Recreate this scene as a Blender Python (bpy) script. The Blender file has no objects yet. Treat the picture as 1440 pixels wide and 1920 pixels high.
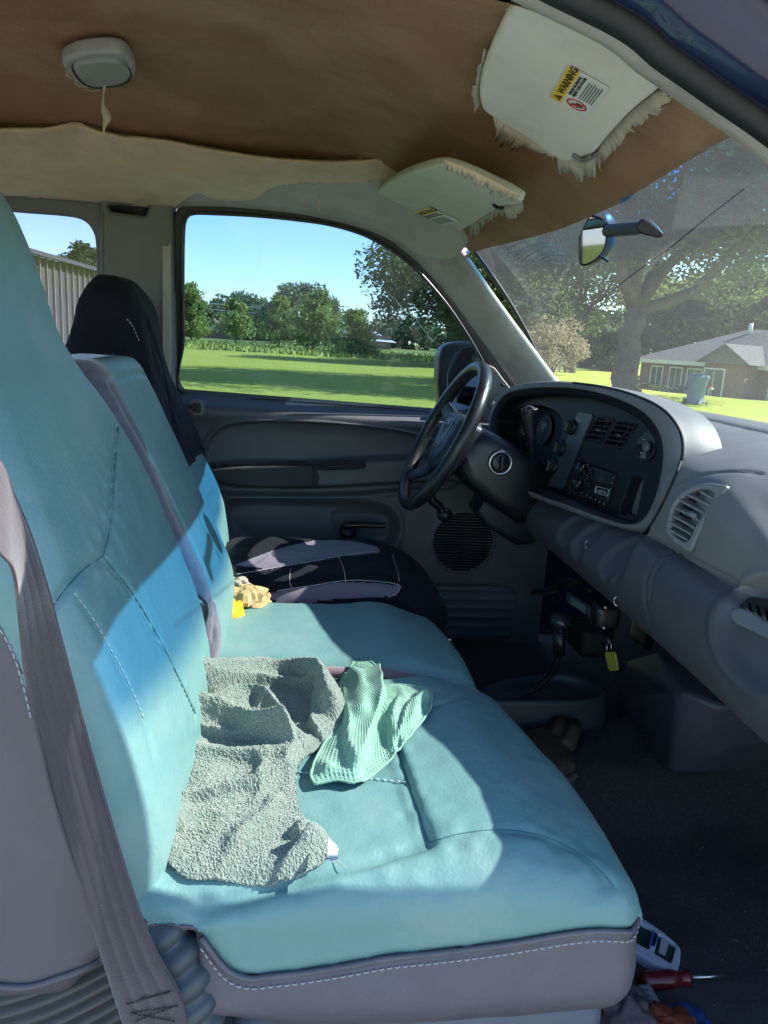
import bpy, bmesh, math, random
import numpy as np
from mathutils import Vector, Matrix
from mathutils.bvhtree import BVHTree
from mathutils.kdtree import KDTree
R = math.radians
SC = bpy.context.scene
COL = SC.collection
random.seed(5); RNG = np.random.default_rng(7)

# ---------------------------------------------------------------- camera
FPX = 1387.0
CAMP = np.array([0.0, -1.4, 1.5])
def _cam_axes(yaw, pitch, roll):
    y, p, r = map(R, (yaw, pitch, roll))
    F = np.array([math.sin(y)*math.cos(p), math.cos(y)*math.cos(p), -math.sin(p)])
    A = np.array([math.cos(y), -math.sin(y), 0.0]); B = np.cross(A, F)
    return F, A*math.cos(r)+B*math.sin(r), -A*math.sin(r)+B*math.cos(r)
CF, CR, CU = _cam_axes(7.4, 12.9, 3.5)
cd = bpy.data.cameras.new('camera'); cam = bpy.data.objects.new('camera', cd); COL.objects.link(cam)
cam.matrix_world = Matrix(((CR[0], CU[0], -CF[0], CAMP[0]), (CR[1], CU[1], -CF[1], CAMP[1]), (CR[2], CU[2], -CF[2], CAMP[2]), (0, 0, 0, 1)))
cd.sensor_fit = 'VERTICAL'; cd.sensor_height = 36; cd.sensor_width = 27; cd.lens = FPX/1920*36
cd.clip_start = 0.02; cd.clip_end = 5000
SC.camera = cam

# ---------------------------------------------------------------- light
SUN = Vector((-0.71, -0.012, -0.60)).normalized()         # the way the sunlight travels
w = bpy.data.worlds.new('World'); SC.world = w; w.use_nodes = True
nt = w.node_tree; nt.nodes.clear()
wo = nt.nodes.new('ShaderNodeOutputWorld'); bg = nt.nodes.new('ShaderNodeBackground'); sky = nt.nodes.new('ShaderNodeTexSky')
sky.sky_type = 'NISHITA'; sky.sun_disc = False
sky.sun_elevation = math.asin(-SUN.z)
sky.sun_rotation = math.atan2(-SUN.x, -SUN.y)
sky.air_density = 1.0; sky.dust_density = 0.0; sky.ozone_density = 3.5
bg.inputs['Strength'].default_value = 0.14
nt.links.new(sky.outputs[0], bg.inputs[0]); nt.links.new(bg.outputs[0], wo.inputs[0])
sl = bpy.data.lights.new('sun', 'SUN'); sl.energy = 4.6; sl.angle = R(0.5); sl.color = (1.0, 0.95, 0.87)
so = bpy.data.objects.new('sun', sl); COL.objects.link(so)
so.rotation_euler = SUN.to_track_quat('-Z', 'Y').to_euler(); so.location = (5, 0, 8)
SC.view_settings.view_transform = 'Standard'; SC.view_settings.look = 'None'
SC.view_settings.exposure = 1.62; SC.view_settings.gamma = 1.0
cy = SC.cycles
cy.max_bounces = 10; cy.diffuse_bounces = 5; cy.glossy_bounces = 4; cy.transmission_bounces = 8; cy.transparent_max_bounces = 24
cy.caustics_reflective = False; cy.caustics_refractive = False
cy.sample_clamp_indirect = 4.0
try:
    cy.use_denoising = True; cy.denoiser = 'OPENIMAGEDENOISE'
except Exception: pass

# ---------------------------------------------------------------- pixel -> place
def ray(px, py): return CF*FPX + CR*(px-720) - CU*(py-960)
def pt(px, py, X=None, Y=None, Z=None, pl=None):
    """point where the sight line through a photo pixel meets X=, Y=, Z= or the plane pl=(point, normal)"""
    d = ray(px, py)
    if X is not None: t = (X-CAMP[0])/d[0]
    elif Y is not None: t = (Y-CAMP[1])/d[1]
    elif Z is not None: t = (Z-CAMP[2])/d[2]
    else:
        n = np.array(pl[1], float); t = ((np.array(pl[0])-CAMP)@n)/(d@n)
    return CAMP+d*t
def pts(l, **k): return [pt(*q, **k) for q in l]

# ---------------------------------------------------------------- curves
def smooth(P, n=8, closed=False):
    P = [np.array(p, float) for p in P]; out = []; N = len(P)
    segs = N if closed else N-1
    for i in range(segs):
        if closed: a, b, c, d = P[(i-1) % N], P[i], P[(i+1) % N], P[(i+2) % N]
        else: a, b, c, d = P[max(i-1, 0)], P[i], P[i+1], P[min(i+2, N-1)]
        for k in range(n):
            t = k/n
            out.append(0.5*((2*b)+(c-a)*t+(2*a-5*b+4*c-d)*t*t+(3*b-a-3*c+d)*t**3))
    if not closed: out.append(P[-1])
    return out
def resample(P, n, closed=False):
    P = np.array(P, float)
    if closed: P = np.vstack([P, P[:1]])
    s = np.r_[0, np.cumsum(np.linalg.norm(np.diff(P, axis=0), axis=1))]
    t = np.linspace(0, s[-1], n, endpoint=not closed)
    return np.stack([np.interp(t, s, P[:, k]) for k in range(P.shape[1])], 1)
def poly_dist(Q, poly, closed=False):
    """distance of each 2D/3D point of Q to a polyline"""
    Q = np.asarray(Q, float); P = np.asarray(poly, float)
    if closed: P = np.vstack([P, P[:1]])
    best = np.full(len(Q), 1e9)
    for a, b in zip(P[:-1], P[1:]):
        ab = b-a; L = max(ab@ab, 1e-12)
        t = np.clip(((Q-a)@ab)/L, 0, 1)
        best = np.minimum(best, np.linalg.norm(Q-a-t[:, None]*ab, axis=1))
    return best
def inside(Q, poly):
    Q = np.asarray(Q, float); P = np.asarray(poly, float); r = np.zeros(len(Q), bool); n = len(P)
    for i in range(n):
        a, b = P[i], P[(i+1) % n]
        c = ((a[1] > Q[:, 1]) != (b[1] > Q[:, 1]))
        xx = (b[0]-a[0])*(Q[:, 1]-a[1])/((b[1]-a[1]) if abs(b[1]-a[1]) > 1e-12 else 1e-12)+a[0]
        r ^= c & (Q[:, 0] < xx)
    return r
def sdf(Q, poly): return np.where(inside(Q, poly), -1, 1)*poly_dist(Q, poly, True)
def sst(x, a, b):
    t = np.clip((x-a)/(b-a), 0, 1); return t*t*(3-2*t)

# ---------------------------------------------------------------- noise (numpy)
def _h(ix, iy, iz, s):
    v = (ix*374761393+iy*668265263+iz*2147483647+s*974634777) & 0xffffffff
    v = ((v ^ (v >> 13))*1274126177) & 0xffffffff
    return ((v ^ (v >> 16)) & 0xffff)/65535.0
def vnoise(P, sc=1.0, seed=0):
    P = np.asarray(P, float)*sc
    if P.shape[1] == 2: P = np.c_[P, np.zeros(len(P))]
    i = np.floor(P).astype(np.int64); f = P-i; f = f*f*(3-2*f); r = 0
    for dx in (0, 1):
        for dy in (0, 1):
            for dz in (0, 1):
                r = r+_h(i[:, 0]+dx, i[:, 1]+dy, i[:, 2]+dz, seed)*(f[:, 0] if dx else 1-f[:, 0])*(f[:, 1] if dy else 1-f[:, 1])*(f[:, 2] if dz else 1-f[:, 2])
    return r*2-1
def fbm(P, sc=1.0, o=4, seed=0):
    r = 0; a = 1
    for k in range(o):
        r = r+a*vnoise(P, sc, seed+k*7); sc *= 2.03; a *= .5
    return r

# ---------------------------------------------------------------- materials
MATS = {}
def _bsdf(name):
    m = bpy.data.materials.new(name); m.use_nodes = True; n = m.node_tree
    return m, n, n.nodes['Principled BSDF']
def mat(name, col, rough=.6, metal=0., bump=0., bscale=300., var=0., vscale=8., col2=None, spec=.5, sheen=0., detail=4., coat=0., dirt=None, dscale=3., bdist=.001, voronoi=False, dth=(.5, .75)):
    """procedural plastic/cloth/leather: noise-varied colour, roughness and grain bump"""
    if name in MATS: return MATS[name]
    m, n, b = _bsdf(name); N = n.nodes; L = n.links
    tc = N.new('ShaderNodeTexCoord')
    b.inputs['Roughness'].default_value = rough; b.inputs['Metallic'].default_value = metal
    b.inputs['Specular IOR Level'].default_value = spec
    b.inputs['Sheen Weight'].default_value = sheen
    b.inputs['Coat Weight'].default_value = coat
    c = (*col, 1)
    b.inputs['Base Color'].default_value = c
    last = None
    if var or col2:
        t = N.new('ShaderNodeTexNoise'); t.inputs['Scale'].default_value = vscale; t.inputs['Detail'].default_value = 5; t.inputs['Roughness'].default_value = .65
        L.new(tc.outputs['Object'], t.inputs['Vector'])
        rp = N.new('ShaderNodeValToRGB'); rp.color_ramp.elements[0].position = .33; rp.color_ramp.elements[1].position = .68
        c2 = col2 or tuple(x*(1+var) for x in col); c1 = col if col2 else tuple(x*(1-var) for x in col)
        rp.color_ramp.elements[0].color = (*c1, 1); rp.color_ramp.elements[1].color = (*c2, 1)
        L.new(t.outputs['Fac'], rp.inputs[0]); last = rp.outputs[0]
    if dirt:
        t = N.new('ShaderNodeTexNoise'); t.inputs['Scale'].default_value = dscale; t.inputs['Detail'].default_value = 8; t.inputs['Roughness'].default_value = .7
        L.new(tc.outputs['Object'], t.inputs['Vector'])
        mr = N.new('ShaderNodeMapRange'); mr.inputs[1].default_value = dth[0]; mr.inputs[2].default_value = dth[1]; mr.inputs[4].default_value = .6
        L.new(t.outputs['Fac'], mr.inputs[0])
        mx = N.new('ShaderNodeMixRGB'); L.new(mr.outputs[0], mx.inputs[0])
        if last: L.new(last, mx.inputs[1])
        else: mx.inputs[1].default_value = c
        mx.inputs[2].default_value = (*dirt, 1); last = mx.outputs[0]
    if last: L.new(last, b.inputs['Base Color'])
    if bump:
        if voronoi:
            t = N.new('ShaderNodeTexVoronoi'); t.inputs['Scale'].default_value = bscale; o = t.outputs['Distance']
        else:
            t = N.new('ShaderNodeTexNoise'); t.inputs['Scale'].default_value = bscale; t.inputs['Detail'].default_value = detail; o = t.outputs['Fac']
        L.new(tc.outputs['Object'], t.inputs['Vector'])
        bp = N.new('ShaderNodeBump'); bp.inputs['Strength'].default_value = bump; bp.inputs['Distance'].default_value = bdist
        L.new(o, bp.inputs['Height']); L.new(bp.outputs[0], b.inputs['Normal'])
    MATS[name] = m
    return m

# ---------------------------------------------------------------- object helpers
def tag(o, label=None, cat=None, group=None, kind=None):
    if label: o['label'] = label
    if cat: o['category'] = cat
    if group: o['group'] = group
    if kind: o['kind'] = kind
    return o
def thing(name, label, cat, loc=(0, 0, 0), group=None):
    o = bpy.data.objects.new(name, None); COL.objects.link(o); o.location = loc; o.empty_display_size = .1
    bpy.context.view_layer.update()
    return tag(o, label, cat, group)
def obj(name, verts, faces, m, parent=None, smooth_=True, mods=()):
    me = bpy.data.meshes.new(name)
    if isinstance(faces, np.ndarray) and faces.ndim == 2:
        verts = np.asarray(verts, np.float32); nf, k = faces.shape
        me.vertices.add(len(verts)); me.vertices.foreach_set('co', verts.ravel())
        me.loops.add(nf*k); me.loops.foreach_set('vertex_index', faces.astype(np.int32).ravel())
        me.polygons.add(nf); me.polygons.foreach_set('loop_start', np.arange(0, nf*k, k, dtype=np.int32))
        me.polygons.foreach_set('loop_total', np.full(nf, k, np.int32))
        me.update(calc_edges=True); me.validate()
    else:
        me.from_pydata([tuple(map(float, v)) for v in verts], [], [tuple(map(int, f)) for f in faces]); me.update()
    return link(name, me, m, parent, smooth_)
def link(name, me, m, parent=None, smooth_=True):
    if m is not None:
        me.materials.clear(); me.materials.append(m)
    if smooth_: me.polygons.foreach_set('use_smooth', [True]*len(me.polygons))
    me.name = name
    o = bpy.data.objects.new(name, me); COL.objects.link(o)
    if parent is not None:
        o.parent = parent; o.matrix_parent_inverse = pw(parent).inverted()
    return o
def pw(o):
    M = Matrix.LocRotScale(o.location, o.rotation_euler, o.scale)
    return pw(o.parent) @ o.matrix_parent_inverse @ M if o.parent else M
def crisp(o, ang=35):
    """flat-ish shading across sharp edges"""
    me = o.data; bm = bmesh.new(); bm.from_mesh(me)
    for e in bm.edges:
        if len(e.link_faces) == 2: e.smooth = e.calc_face_angle(0) < R(ang)
        else: e.smooth = False
    for f in bm.faces: f.smooth = True
    bm.to_mesh(me); bm.free(); return o
def join_data(parts):
    V = []; F = []; n = 0
    for v, f in parts:
        v = np.asarray(v, float); V.append(v); F += [tuple(int(i)+n for i in q) for q in f]; n += len(v)
    return np.vstack(V), F
# primitives returning (verts, faces)
def g_box(c, s, rot=None):
    v = np.array([[x, y, z] for x in (-.5, .5) for y in (-.5, .5) for z in (-.5, .5)])*np.array(s)
    if rot is not None: v = v@np.array(rot).T
    return v+np.array(c), [(0, 1, 3, 2), (4, 6, 7, 5), (0, 4, 5, 1), (2, 3, 7, 6), (0, 2, 6, 4), (1, 5, 7, 3)]
def frames_along(P, up=(0, 0, 1)):
    P = np.asarray(P, float); T = np.gradient(P, axis=0); T /= np.linalg.norm(T, axis=1)[:, None]+1e-12
    u = np.array(up, float); A = []; B = []
    for t in T:
        a = np.cross(t, u); n = np.linalg.norm(a)
        if n < 1e-4: a = np.cross(t, (1, 0.1, 0)); n = np.linalg.norm(a)
        a /= n; b = np.cross(a, t); A.append(a); B.append(b)
    return T, np.array(A), np.array(B)
def g_tube(P, r, n=12, cap=True, up=(0, 0, 1), flat=1.0):
    P = np.asarray(P, float); r = np.full(len(P), r) if np.isscalar(r) else np.asarray(r)
    T, A, B = frames_along(P, up); V = []; a = np.linspace(0, 2*math.pi, n, endpoint=False)
    for i in range(len(P)):
        V.append(P[i]+r[i]*(np.cos(a)[:, None]*A[i]+flat*np.sin(a)[:, None]*B[i]))
    V = np.vstack(V); F = []
    for i in range(len(P)-1):
        for k in range(n):
            k2 = (k+1) % n; F.append((i*n+k, i*n+k2, (i+1)*n+k2, (i+1)*n+k))
    if cap: F.append(tuple(range(n))[::-1]); F.append(tuple((len(P)-1)*n+k for k in range(n)))
    return V, F
def g_sweep(P, sec, up=(0, 0, 1), closed_sec=True, cap=True, secfn=None):
    """sec: 2D list (a along side axis, b along up axis)"""
    P = np.asarray(P, float); T, A, B = frames_along(P, up); V = []; n = len(sec)
    for i in range(len(P)):
        s = np.array(secfn(i/(len(P)-1)) if secfn else sec, float)
        V.append(P[i]+s[:, :1]*A[i]+s[:, 1:2]*B[i])
    V = np.vstack(V); F = []
    for i in range(len(P)-1):
        for k in range(n if closed_sec else n-1):
            k2 = (k+1) % n; F.append((i*n+k, i*n+k2, (i+1)*n+k2, (i+1)*n+k))
    if cap and closed_sec: F.append(tuple(range(n))[::-1]); F.append(tuple((len(P)-1)*n+k for k in range(n)))
    return V, F
def g_grid(rows):
    rows = np.asarray(rows, float); n, m = rows.shape[:2]
    i, j = np.meshgrid(np.arange(n-1), np.arange(m-1), indexing='ij')
    a = (i*m+j).ravel(); return rows.reshape(-1, 3), np.stack([a, a+1, a+m+1, a+m], 1)
def g_sphere(c, r, n=16, m=10):
    r = np.array([r]*3 if np.isscalar(r) else r); V = []; F = []
    for i in range(m+1):
        t = math.pi*i/m
        for k in range(n):
            p = 2*math.pi*k/n; V.append((math.sin(t)*math.cos(p), math.sin(t)*math.sin(p), math.cos(t)))
    for i in range(m):
        for k in range(n): F.append((i*n+k, (i+1)*n+k, (i+1)*n+(k+1) % n, i*n+(k+1) % n))
    return np.array(V)*r+np.array(c), F
def frame_of(n, up=(0, 0, 1)):
    n = np.array(n, float); n /= np.linalg.norm(n); x = np.cross(up, n); x /= np.linalg.norm(x); y = np.cross(n, x); return x, y, n
def g_lathe(c, axis, prof, n=32, up=(0, 0, 1)):
    """prof: (radius, height along axis)"""
    x, y, z = frame_of(axis, up); V = []; F = []
    for r, h in prof:
        for k in range(n):
            a = 2*math.pi*k/n; V.append(np.array(c)+x*r*math.cos(a)+y*r*math.sin(a)+z*h)
    for i in range(len(prof)-1):
        for k in range(n): F.append((i*n+k, i*n+(k+1) % n, (i+1)*n+(k+1) % n, (i+1)*n+k))
    F.append(tuple(range(n))[::-1]); F.append(tuple((len(prof)-1)*n+k for k in range(n)))
    return np.array(V), F
def rblock(lo, hi, r, res=.006):
    """rounded box shell as an even grid; returns verts, quads"""
    lo = np.array(lo, float); hi = np.array(hi, float); n = [max(2, int(round((hi[k]-lo[k])/res))) for k in range(3)]
    V = []; F = []; c = 0
    for ax in range(3):
        u, v = [(1, 2), (2, 0), (0, 1)][ax]
        gu = np.linspace(lo[u], hi[u], n[u]+1); gv = np.linspace(lo[v], hi[v], n[v]+1)
        for s in (0, 1):
            P = np.zeros((n[u]+1, n[v]+1, 3)); P[..., u] = gu[:, None]; P[..., v] = gv[None, :]; P[..., ax] = (lo, hi)[s][ax]
            i, j = np.meshgrid(np.arange(n[u]), np.arange(n[v]), indexing='ij'); a = (i*(n[v]+1)+j).ravel()+c
            q = np.stack([a, a+n[v]+1, a+n[v]+2, a+1], 1)
            F.append(q if s else q[:, ::-1]); V.append(P.reshape(-1, 3)); c += (n[u]+1)*(n[v]+1)
    V = np.vstack(V); F = np.vstack(F)
    key = np.round(V/(res*.05)).astype(np.int64); _, idx, inv = np.unique(key, axis=0, return_index=True, return_inverse=True)
    V = V[idx]; F = inv.reshape(-1)[F]
    r = np.minimum(r, (hi-lo)/2-1e-6); q = np.clip(V, lo+r, hi-r); d = (V-q)/r
    # spread the outer grid over the round
    L = np.linalg.norm(d, axis=1); k = L > 1e-9
    V[k] = q[k]+(d[k]/L[k, None])*r
    return V, F
def normals(V, F):
    F = np.asarray(F); a = V[F[:, 1]]-V[F[:, 0]]; b = V[F[:, 2]]-V[F[:, 0]]; fn = np.cross(a, b)
    N = np.zeros_like(V)
    for k in range(F.shape[1]): np.add.at(N, F[:, k], fn)
    return N/(np.linalg.norm(N, axis=1)[:, None]+1e-12)
def bvh(V, F): return BVHTree.FromPolygons([tuple(v) for v in V], [tuple(int(i) for i in f) for f in F])
def hit(tree, px, py, lift=0.0):
    d = Vector(ray(px, py)).normalized(); p, n, i, t = tree.ray_cast(Vector(CAMP), d)
    if p is None: return None
    if n.dot(d) > 0: n = -n
    return np.array(p+n*lift)
def hits(tree, l, n=6, lift=0.0):
    q = [hit(tree, x, y, lift) for x, y in (smooth(l, n) if n else l)]
    return [p for p in q if p is not None]
def groove(V, F, lines, depth=.004, width=.005):
    """press seam lines (lists of points on the surface) into a dense surface"""
    N = normals(V, F); N = N*np.where(((CAMP-V)*N).sum(1) < 0, -1, 1)[:, None]; D = np.zeros(len(V))
    for L in lines:
        if len(L) < 2: continue
        L = np.array(L); lo = L.min(0)-.03; hi = L.max(0)+.03
        k = np.where(((V > lo) & (V < hi)).all(1))[0]
        if len(k) == 0: continue
        d = poly_dist(V[k], L); D[k] = np.maximum(D[k], np.exp(-(d/width)**2))
    return V-N*(D*depth)[:, None]
def g_stitches(L, step=.007, ln=.0045, r=.0007, lift=.0006, up=(0, 0, 1)):
    L = resample(L, max(2, int(sum(np.linalg.norm(np.diff(np.array(L), axis=0), axis=1))/step)+1)); out = []
    for a, b in zip(L[:-1], L[1:]):
        d = b-a; q = a+d*(ln/step); out.append(g_tube([a, (a+q)/2+np.array(up)*lift, q], r, 5))
    return join_data(out)
def plate(name, outer, holes, m, parent=None, pl=None, th=.004, bev=.001, seg=2, raw=False, flip=1):
    """flat plate with holes: outlines are 3D points lying on a plane; th goes back from the face along the plane normal"""
    O = np.mean(outer, axis=0); n = np.array(pl[1], float) if pl is not None else np.linalg.svd(np.array(outer)-O)[2][2]
    x, y, z = frame_of(n, (0, 0, 1) if abs(n[2])/np.linalg.norm(n) < .95 else (1, 0, 0))
    if z@(CAMP-O) < 0: x, z = -x, -z
    cu = bpy.data.curves.new('tmp', 'CURVE'); cu.dimensions = '2D'; cu.fill_mode = 'BOTH'
    for L in [outer]+list(holes):
        L = np.array(L)-O; s = cu.splines.new('POLY'); s.points.add(len(L)-1); s.use_cyclic_u = True
        for q, p in zip(s.points, L): q.co = (p@x, p@y, 0, 1)
    cu.extrude = th/2; cu.bevel_depth = bev; cu.bevel_resolution = seg; cu.offset = -bev
    o = bpy.data.objects.new('tmp', cu); COL.objects.link(o)
    dg = bpy.context.evaluated_depsgraph_get(); dg.update()
    me = bpy.data.meshes.new_from_object(o.evaluated_get(dg)); bpy.data.objects.remove(o); bpy.data.curves.remove(cu)
    M = Matrix(((x[0], y[0], z[0], O[0]), (x[1], y[1], z[1], O[1]), (x[2], y[2], z[2], O[2]), (0, 0, 0, 1)))
    me.transform(M @ Matrix.Translation((0, 0, -th/2-bev)))
    o2 = link(name, me, m, parent, False); return crisp(o2, 30)
def text(name, s, size, origin, x, y, m, parent=None, ext=.0002, align='LEFT', bold=0.0, xs=1.0):
    cu = bpy.data.curves.new('tmp', 'FONT'); cu.body = s; cu.size = size; cu.extrude = ext; cu.align_x = align; cu.resolution_u = 2; cu.offset = bold
    o = bpy.data.objects.new('tmp', cu); COL.objects.link(o)
    dg = bpy.context.evaluated_depsgraph_get(); dg.update()
    me = bpy.data.meshes.new_from_object(o.evaluated_get(dg)); bpy.data.objects.remove(o); bpy.data.curves.remove(cu)
    x = np.array(x)/np.linalg.norm(x); y = np.array(y)-x*(np.array(y)@x); y /= np.linalg.norm(y); z = np.cross(x, y)
    x = x*xs
    me.transform(Matrix(((x[0], y[0], z[0], origin[0]), (x[1], y[1], z[1], origin[1]), (x[2], y[2], z[2], origin[2]), (0, 0, 0, 1))))
    return link(name, me, m, parent, False)
def rrect(a, b, c, d, n=5, k=.3):
    """rounded quadrilateral through 4 corners"""
    P = [np.array(q, float) for q in (a, b, c, d)]; out = []
    for i in range(4):
        p, q, r = P[i-1], P[i], P[(i+1) % 4]
        L = min(np.linalg.norm(p-q), np.linalg.norm(r-q))*k
        s = q+(p-q)/np.linalg.norm(p-q)*L; e = q+(r-q)/np.linalg.norm(r-q)*L
        for t in np.linspace(0, 1, n): out.append((1-t)**2*s+2*t*(1-t)*q+t*t*e)
    return out
def split(name1, m1, name2, m2, V, F, pred, parent):
    """one shell into two parts by a test on face centres"""
    C = V[F].mean(1); k = pred(C)
    res = []
    for nm, m, f in ((name1, m1, F[~k]), (name2, m2, F[k])):
        u, inv = np.unique(f, return_inverse=True)
        res.append(obj(nm, V[u], inv.reshape(f.shape), m, parent))
    # keep the shading continuous over the cut
    return res
# ================================================================ MATERIALS
PLASTIC = mat('grey_plastic', (.078, .081, .090), .52, bump=.35, bscale=900, var=.10, vscale=6, bdist=.0006, dirt=(.10, .105, .11), dscale=5)
DASHM = mat('dash_plastic', (.158, .152, .150), .55, bump=.45, bscale=700, var=.10, vscale=5, bdist=.0007, dirt=(.17, .165, .155), dscale=7)  # lighter than the lower dash: windshield light on the top put into the colour
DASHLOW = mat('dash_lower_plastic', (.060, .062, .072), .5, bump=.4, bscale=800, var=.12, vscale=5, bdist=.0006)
BEZEL = mat('bezel_plastic', (.009, .011, .015), .5, bump=.25, bscale=900, var=.1, bdist=.0005, spec=.3)
BLACK = mat('black_plastic', (.008, .009, .011), .38, bump=.1, bscale=500)
DEEP = mat('recess_black', (.003, .003, .004), .7)
RUBBER = mat('rubber', (.010, .011, .013), .55, bump=.15, bscale=400)
TRIM = mat('light_trim', (.36, .345, .31), .6, bump=.4, bscale=900, var=.08, bdist=.0005, dirt=(.13, .12, .11), dscale=9)
PILLAR = mat('pillar_trim', (.14, .142, .148), .6, bump=.4, bscale=900, var=.08, bdist=.0005)
FOAM = mat('headliner_foam', (.265, .155, .083), .95, bump=.8, bscale=260, col2=(.335, .205, .115), vscale=5.5, spec=.1, dirt=(.50, .35, .23), dscale=2.4, bdist=.002, detail=6, dth=(.50, .74))
FABRIC = mat('headliner_fabric', (.56, .44, .27), .95, bump=.5, bscale=700, var=.12, vscale=14, spec=.1, sheen=.3, bdist=.001, dirt=(.30, .22, .14), dscale=5)
FABPALE = mat('headliner_fabric_glued', (.40, .40, .33), .95, bump=.45, bscale=800, var=.06, spec=.1, sheen=.2, bdist=.0006, dirt=(.24, .22, .17), dscale=6)
SHRED = mat('torn_fabric', (.46, .41, .32), .9, bump=.5, bscale=900, var=.15, vscale=30, spec=.1)
CARPET = mat('carpet', (.056, .053, .056), 1.0, bump=1.0, bscale=900, var=.35, vscale=160, spec=.05, bdist=.004, detail=8, sheen=.1, dirt=(.085, .080, .075), dscale=11)
PAINT = mat('navy_paint', (.010, .014, .045), .25, var=.1, coat=.6)
TEAL = mat('teal_leather', (.138, .262, .258), .44, bump=.55, bscale=210, var=.05, vscale=5, bdist=.0012, detail=6, dirt=(.215, .30, .28), dscale=5, dth=(.50, .66))
GREYV = mat('grey_vinyl', (.100, .088, .102), .5, bump=.45, bscale=260, var=.07, bdist=.0012, detail=6, dirt=(.155, .14, .155), dscale=6)
VELOUR = mat('grey_velour', (.115, .108, .135), .9, bump=.7, bscale=420, var=.25, vscale=60, sheen=.6, spec=.1, bdist=.001)
SEATBASE = mat('seat_base_plastic', (.105, .112, .150), .5, bump=.3, bscale=700, var=.08, dirt=(.16, .16, .18))
WHITE = mat('white_ink', (.75, .75, .75), .6)
GREYINK = mat('grey_ink', (.40, .42, .44), .6)
YELLOW = mat('yellow_label', (.72, .50, .03), .5)
REDINK = mat('red_ink', (.55, .02, .02), .5)
BLACKINK = mat('black_ink', (.02, .02, .02), .6)
CHROME = mat('brushed_metal', (.55, .55, .56), .28, metal=1.0)
THREAD = mat('thread', (.42, .55, .55), .8)
THREADG = mat('grey_thread', (.42, .42, .46), .8)

def glass_mat(name, col, gloss=.04, dust=0.0, band=False, dscale=6.):
    m = bpy.data.materials.new(name); m.use_nodes = True; n = m.node_tree; N = n.nodes; L = n.links; N.clear()
    out = N.new('ShaderNodeOutputMaterial'); tr = N.new('ShaderNodeBsdfTransparent'); gl = N.new('ShaderNodeBsdfGlossy')
    tr.inputs[0].default_value = (*col, 1); gl.inputs['Roughness'].default_value = .03
    tc = N.new('ShaderNodeTexCoord')
    if band:
        sp = N.new('ShaderNodeSeparateXYZ'); L.new(tc.outputs['Object'], sp.inputs[0])
        mr = N.new('ShaderNodeMapRange'); mr.interpolation_type = 'SMOOTHSTEP'
        mr.inputs[1].default_value = 1.672; mr.inputs[2].default_value = 1.712
        L.new(sp.outputs['Z'], mr.inputs[0]); mx = N.new('ShaderNodeMixRGB'); L.new(mr.outputs[0], mx.inputs[0])
        mx.inputs[1].default_value = (*col, 1); mx.inputs[2].default_value = (.05, .22, .46, 1); L.new(mx.outputs[0], tr.inputs[0])
    fr = N.new('ShaderNodeLayerWeight'); fr.inputs[0].default_value = .5
    po = N.new('ShaderNodeMath'); po.operation = 'POWER'; po.inputs[1].default_value = 5; L.new(fr.outputs['Facing'], po.inputs[0])
    mu = N.new('ShaderNodeMath'); mu.operation = 'MULTIPLY_ADD'; mu.inputs[1].default_value = .8; mu.inputs[2].default_value = gloss; L.new(po.outputs[0], mu.inputs[0]); mu.use_clamp = True
    m1 = N.new('ShaderNodeMixShader'); L.new(mu.outputs[0], m1.inputs[0]); L.new(tr.outputs[0], m1.inputs[1]); L.new(gl.outputs[0], m1.inputs[2])
    last = m1
    if dust:
        df = N.new('ShaderNodeBsdfTranslucent'); df.inputs[0].default_value = (.86, .88, .88, 1)
        no = N.new('ShaderNodeTexNoise'); no.inputs['Scale'].default_value = dscale; no.inputs['Detail'].default_value = 6; no.inputs['Roughness'].default_value = .65; L.new(tc.outputs['Object'], no.inputs['Vector'])
        n2 = N.new('ShaderNodeTexNoise'); n2.inputs['Scale'].default_value = 260; n2.inputs['Detail'].default_value = 2; L.new(tc.outputs['Object'], n2.inputs['Vector'])
        r2 = N.new('ShaderNodeMapRange'); r2.inputs[1].default_value = .62; r2.inputs[2].default_value = .78; r2.inputs[4].default_value = .3; L.new(n2.outputs['Fac'], r2.inputs[0])
        r = N.new('ShaderNodeMapRange'); r.inputs[1].default_value = .35; r.inputs[2].default_value = .72; r.inputs[3].default_value = dust*.6; r.inputs[4].default_value = dust*1.3; L.new(no.outputs['Fac'], r.inputs[0])
        ad = N.new('ShaderNodeMath'); ad.operation = 'MULTIPLY_ADD'; L.new(r2.outputs[0], ad.inputs[0]); L.new(r.outputs[0], ad.inputs[1]); L.new(r.outputs[0], ad.inputs[2])
        ms = N.new('ShaderNodeMixShader'); L.new(ad.outputs[0], ms.inputs[0]); L.new(last.outputs[0], ms.inputs[1]); L.new(df.outputs[0], ms.inputs[2]); last = ms
    L.new(last.outputs[0], out.inputs[0]); return m
WSGLASS = glass_mat('windshield_glass', (.70, .78, .78), .04, dust=.028, dscale=1.0, band=True)
SIDEGLASS = glass_mat('side_glass', (.31, .43, .54), .03, dust=.010)
TINTGLASS = glass_mat('tinted_glass', (.36, .40, .56), .04, dust=.012)

# ================================================================ CAB SHELL
cab = thing('truck_cab', 'grey and black cab shell of the old pickup truck, seen through its open passenger doorway', 'truck cab', (0, 0, .5))
def roofz(X, Y):
    X = np.asarray(X, float); Y = np.asarray(Y, float)
    a = .125*(np.abs(Y)/.68)**2.6; b = .185*np.clip((X+.10)/.57, 0, 1.2)**1.7
    return 1.935-np.sqrt(a*a+b*b)
def hdrX(Y): return .455+.055*(1-(np.asarray(Y)/.64)**2)
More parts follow.
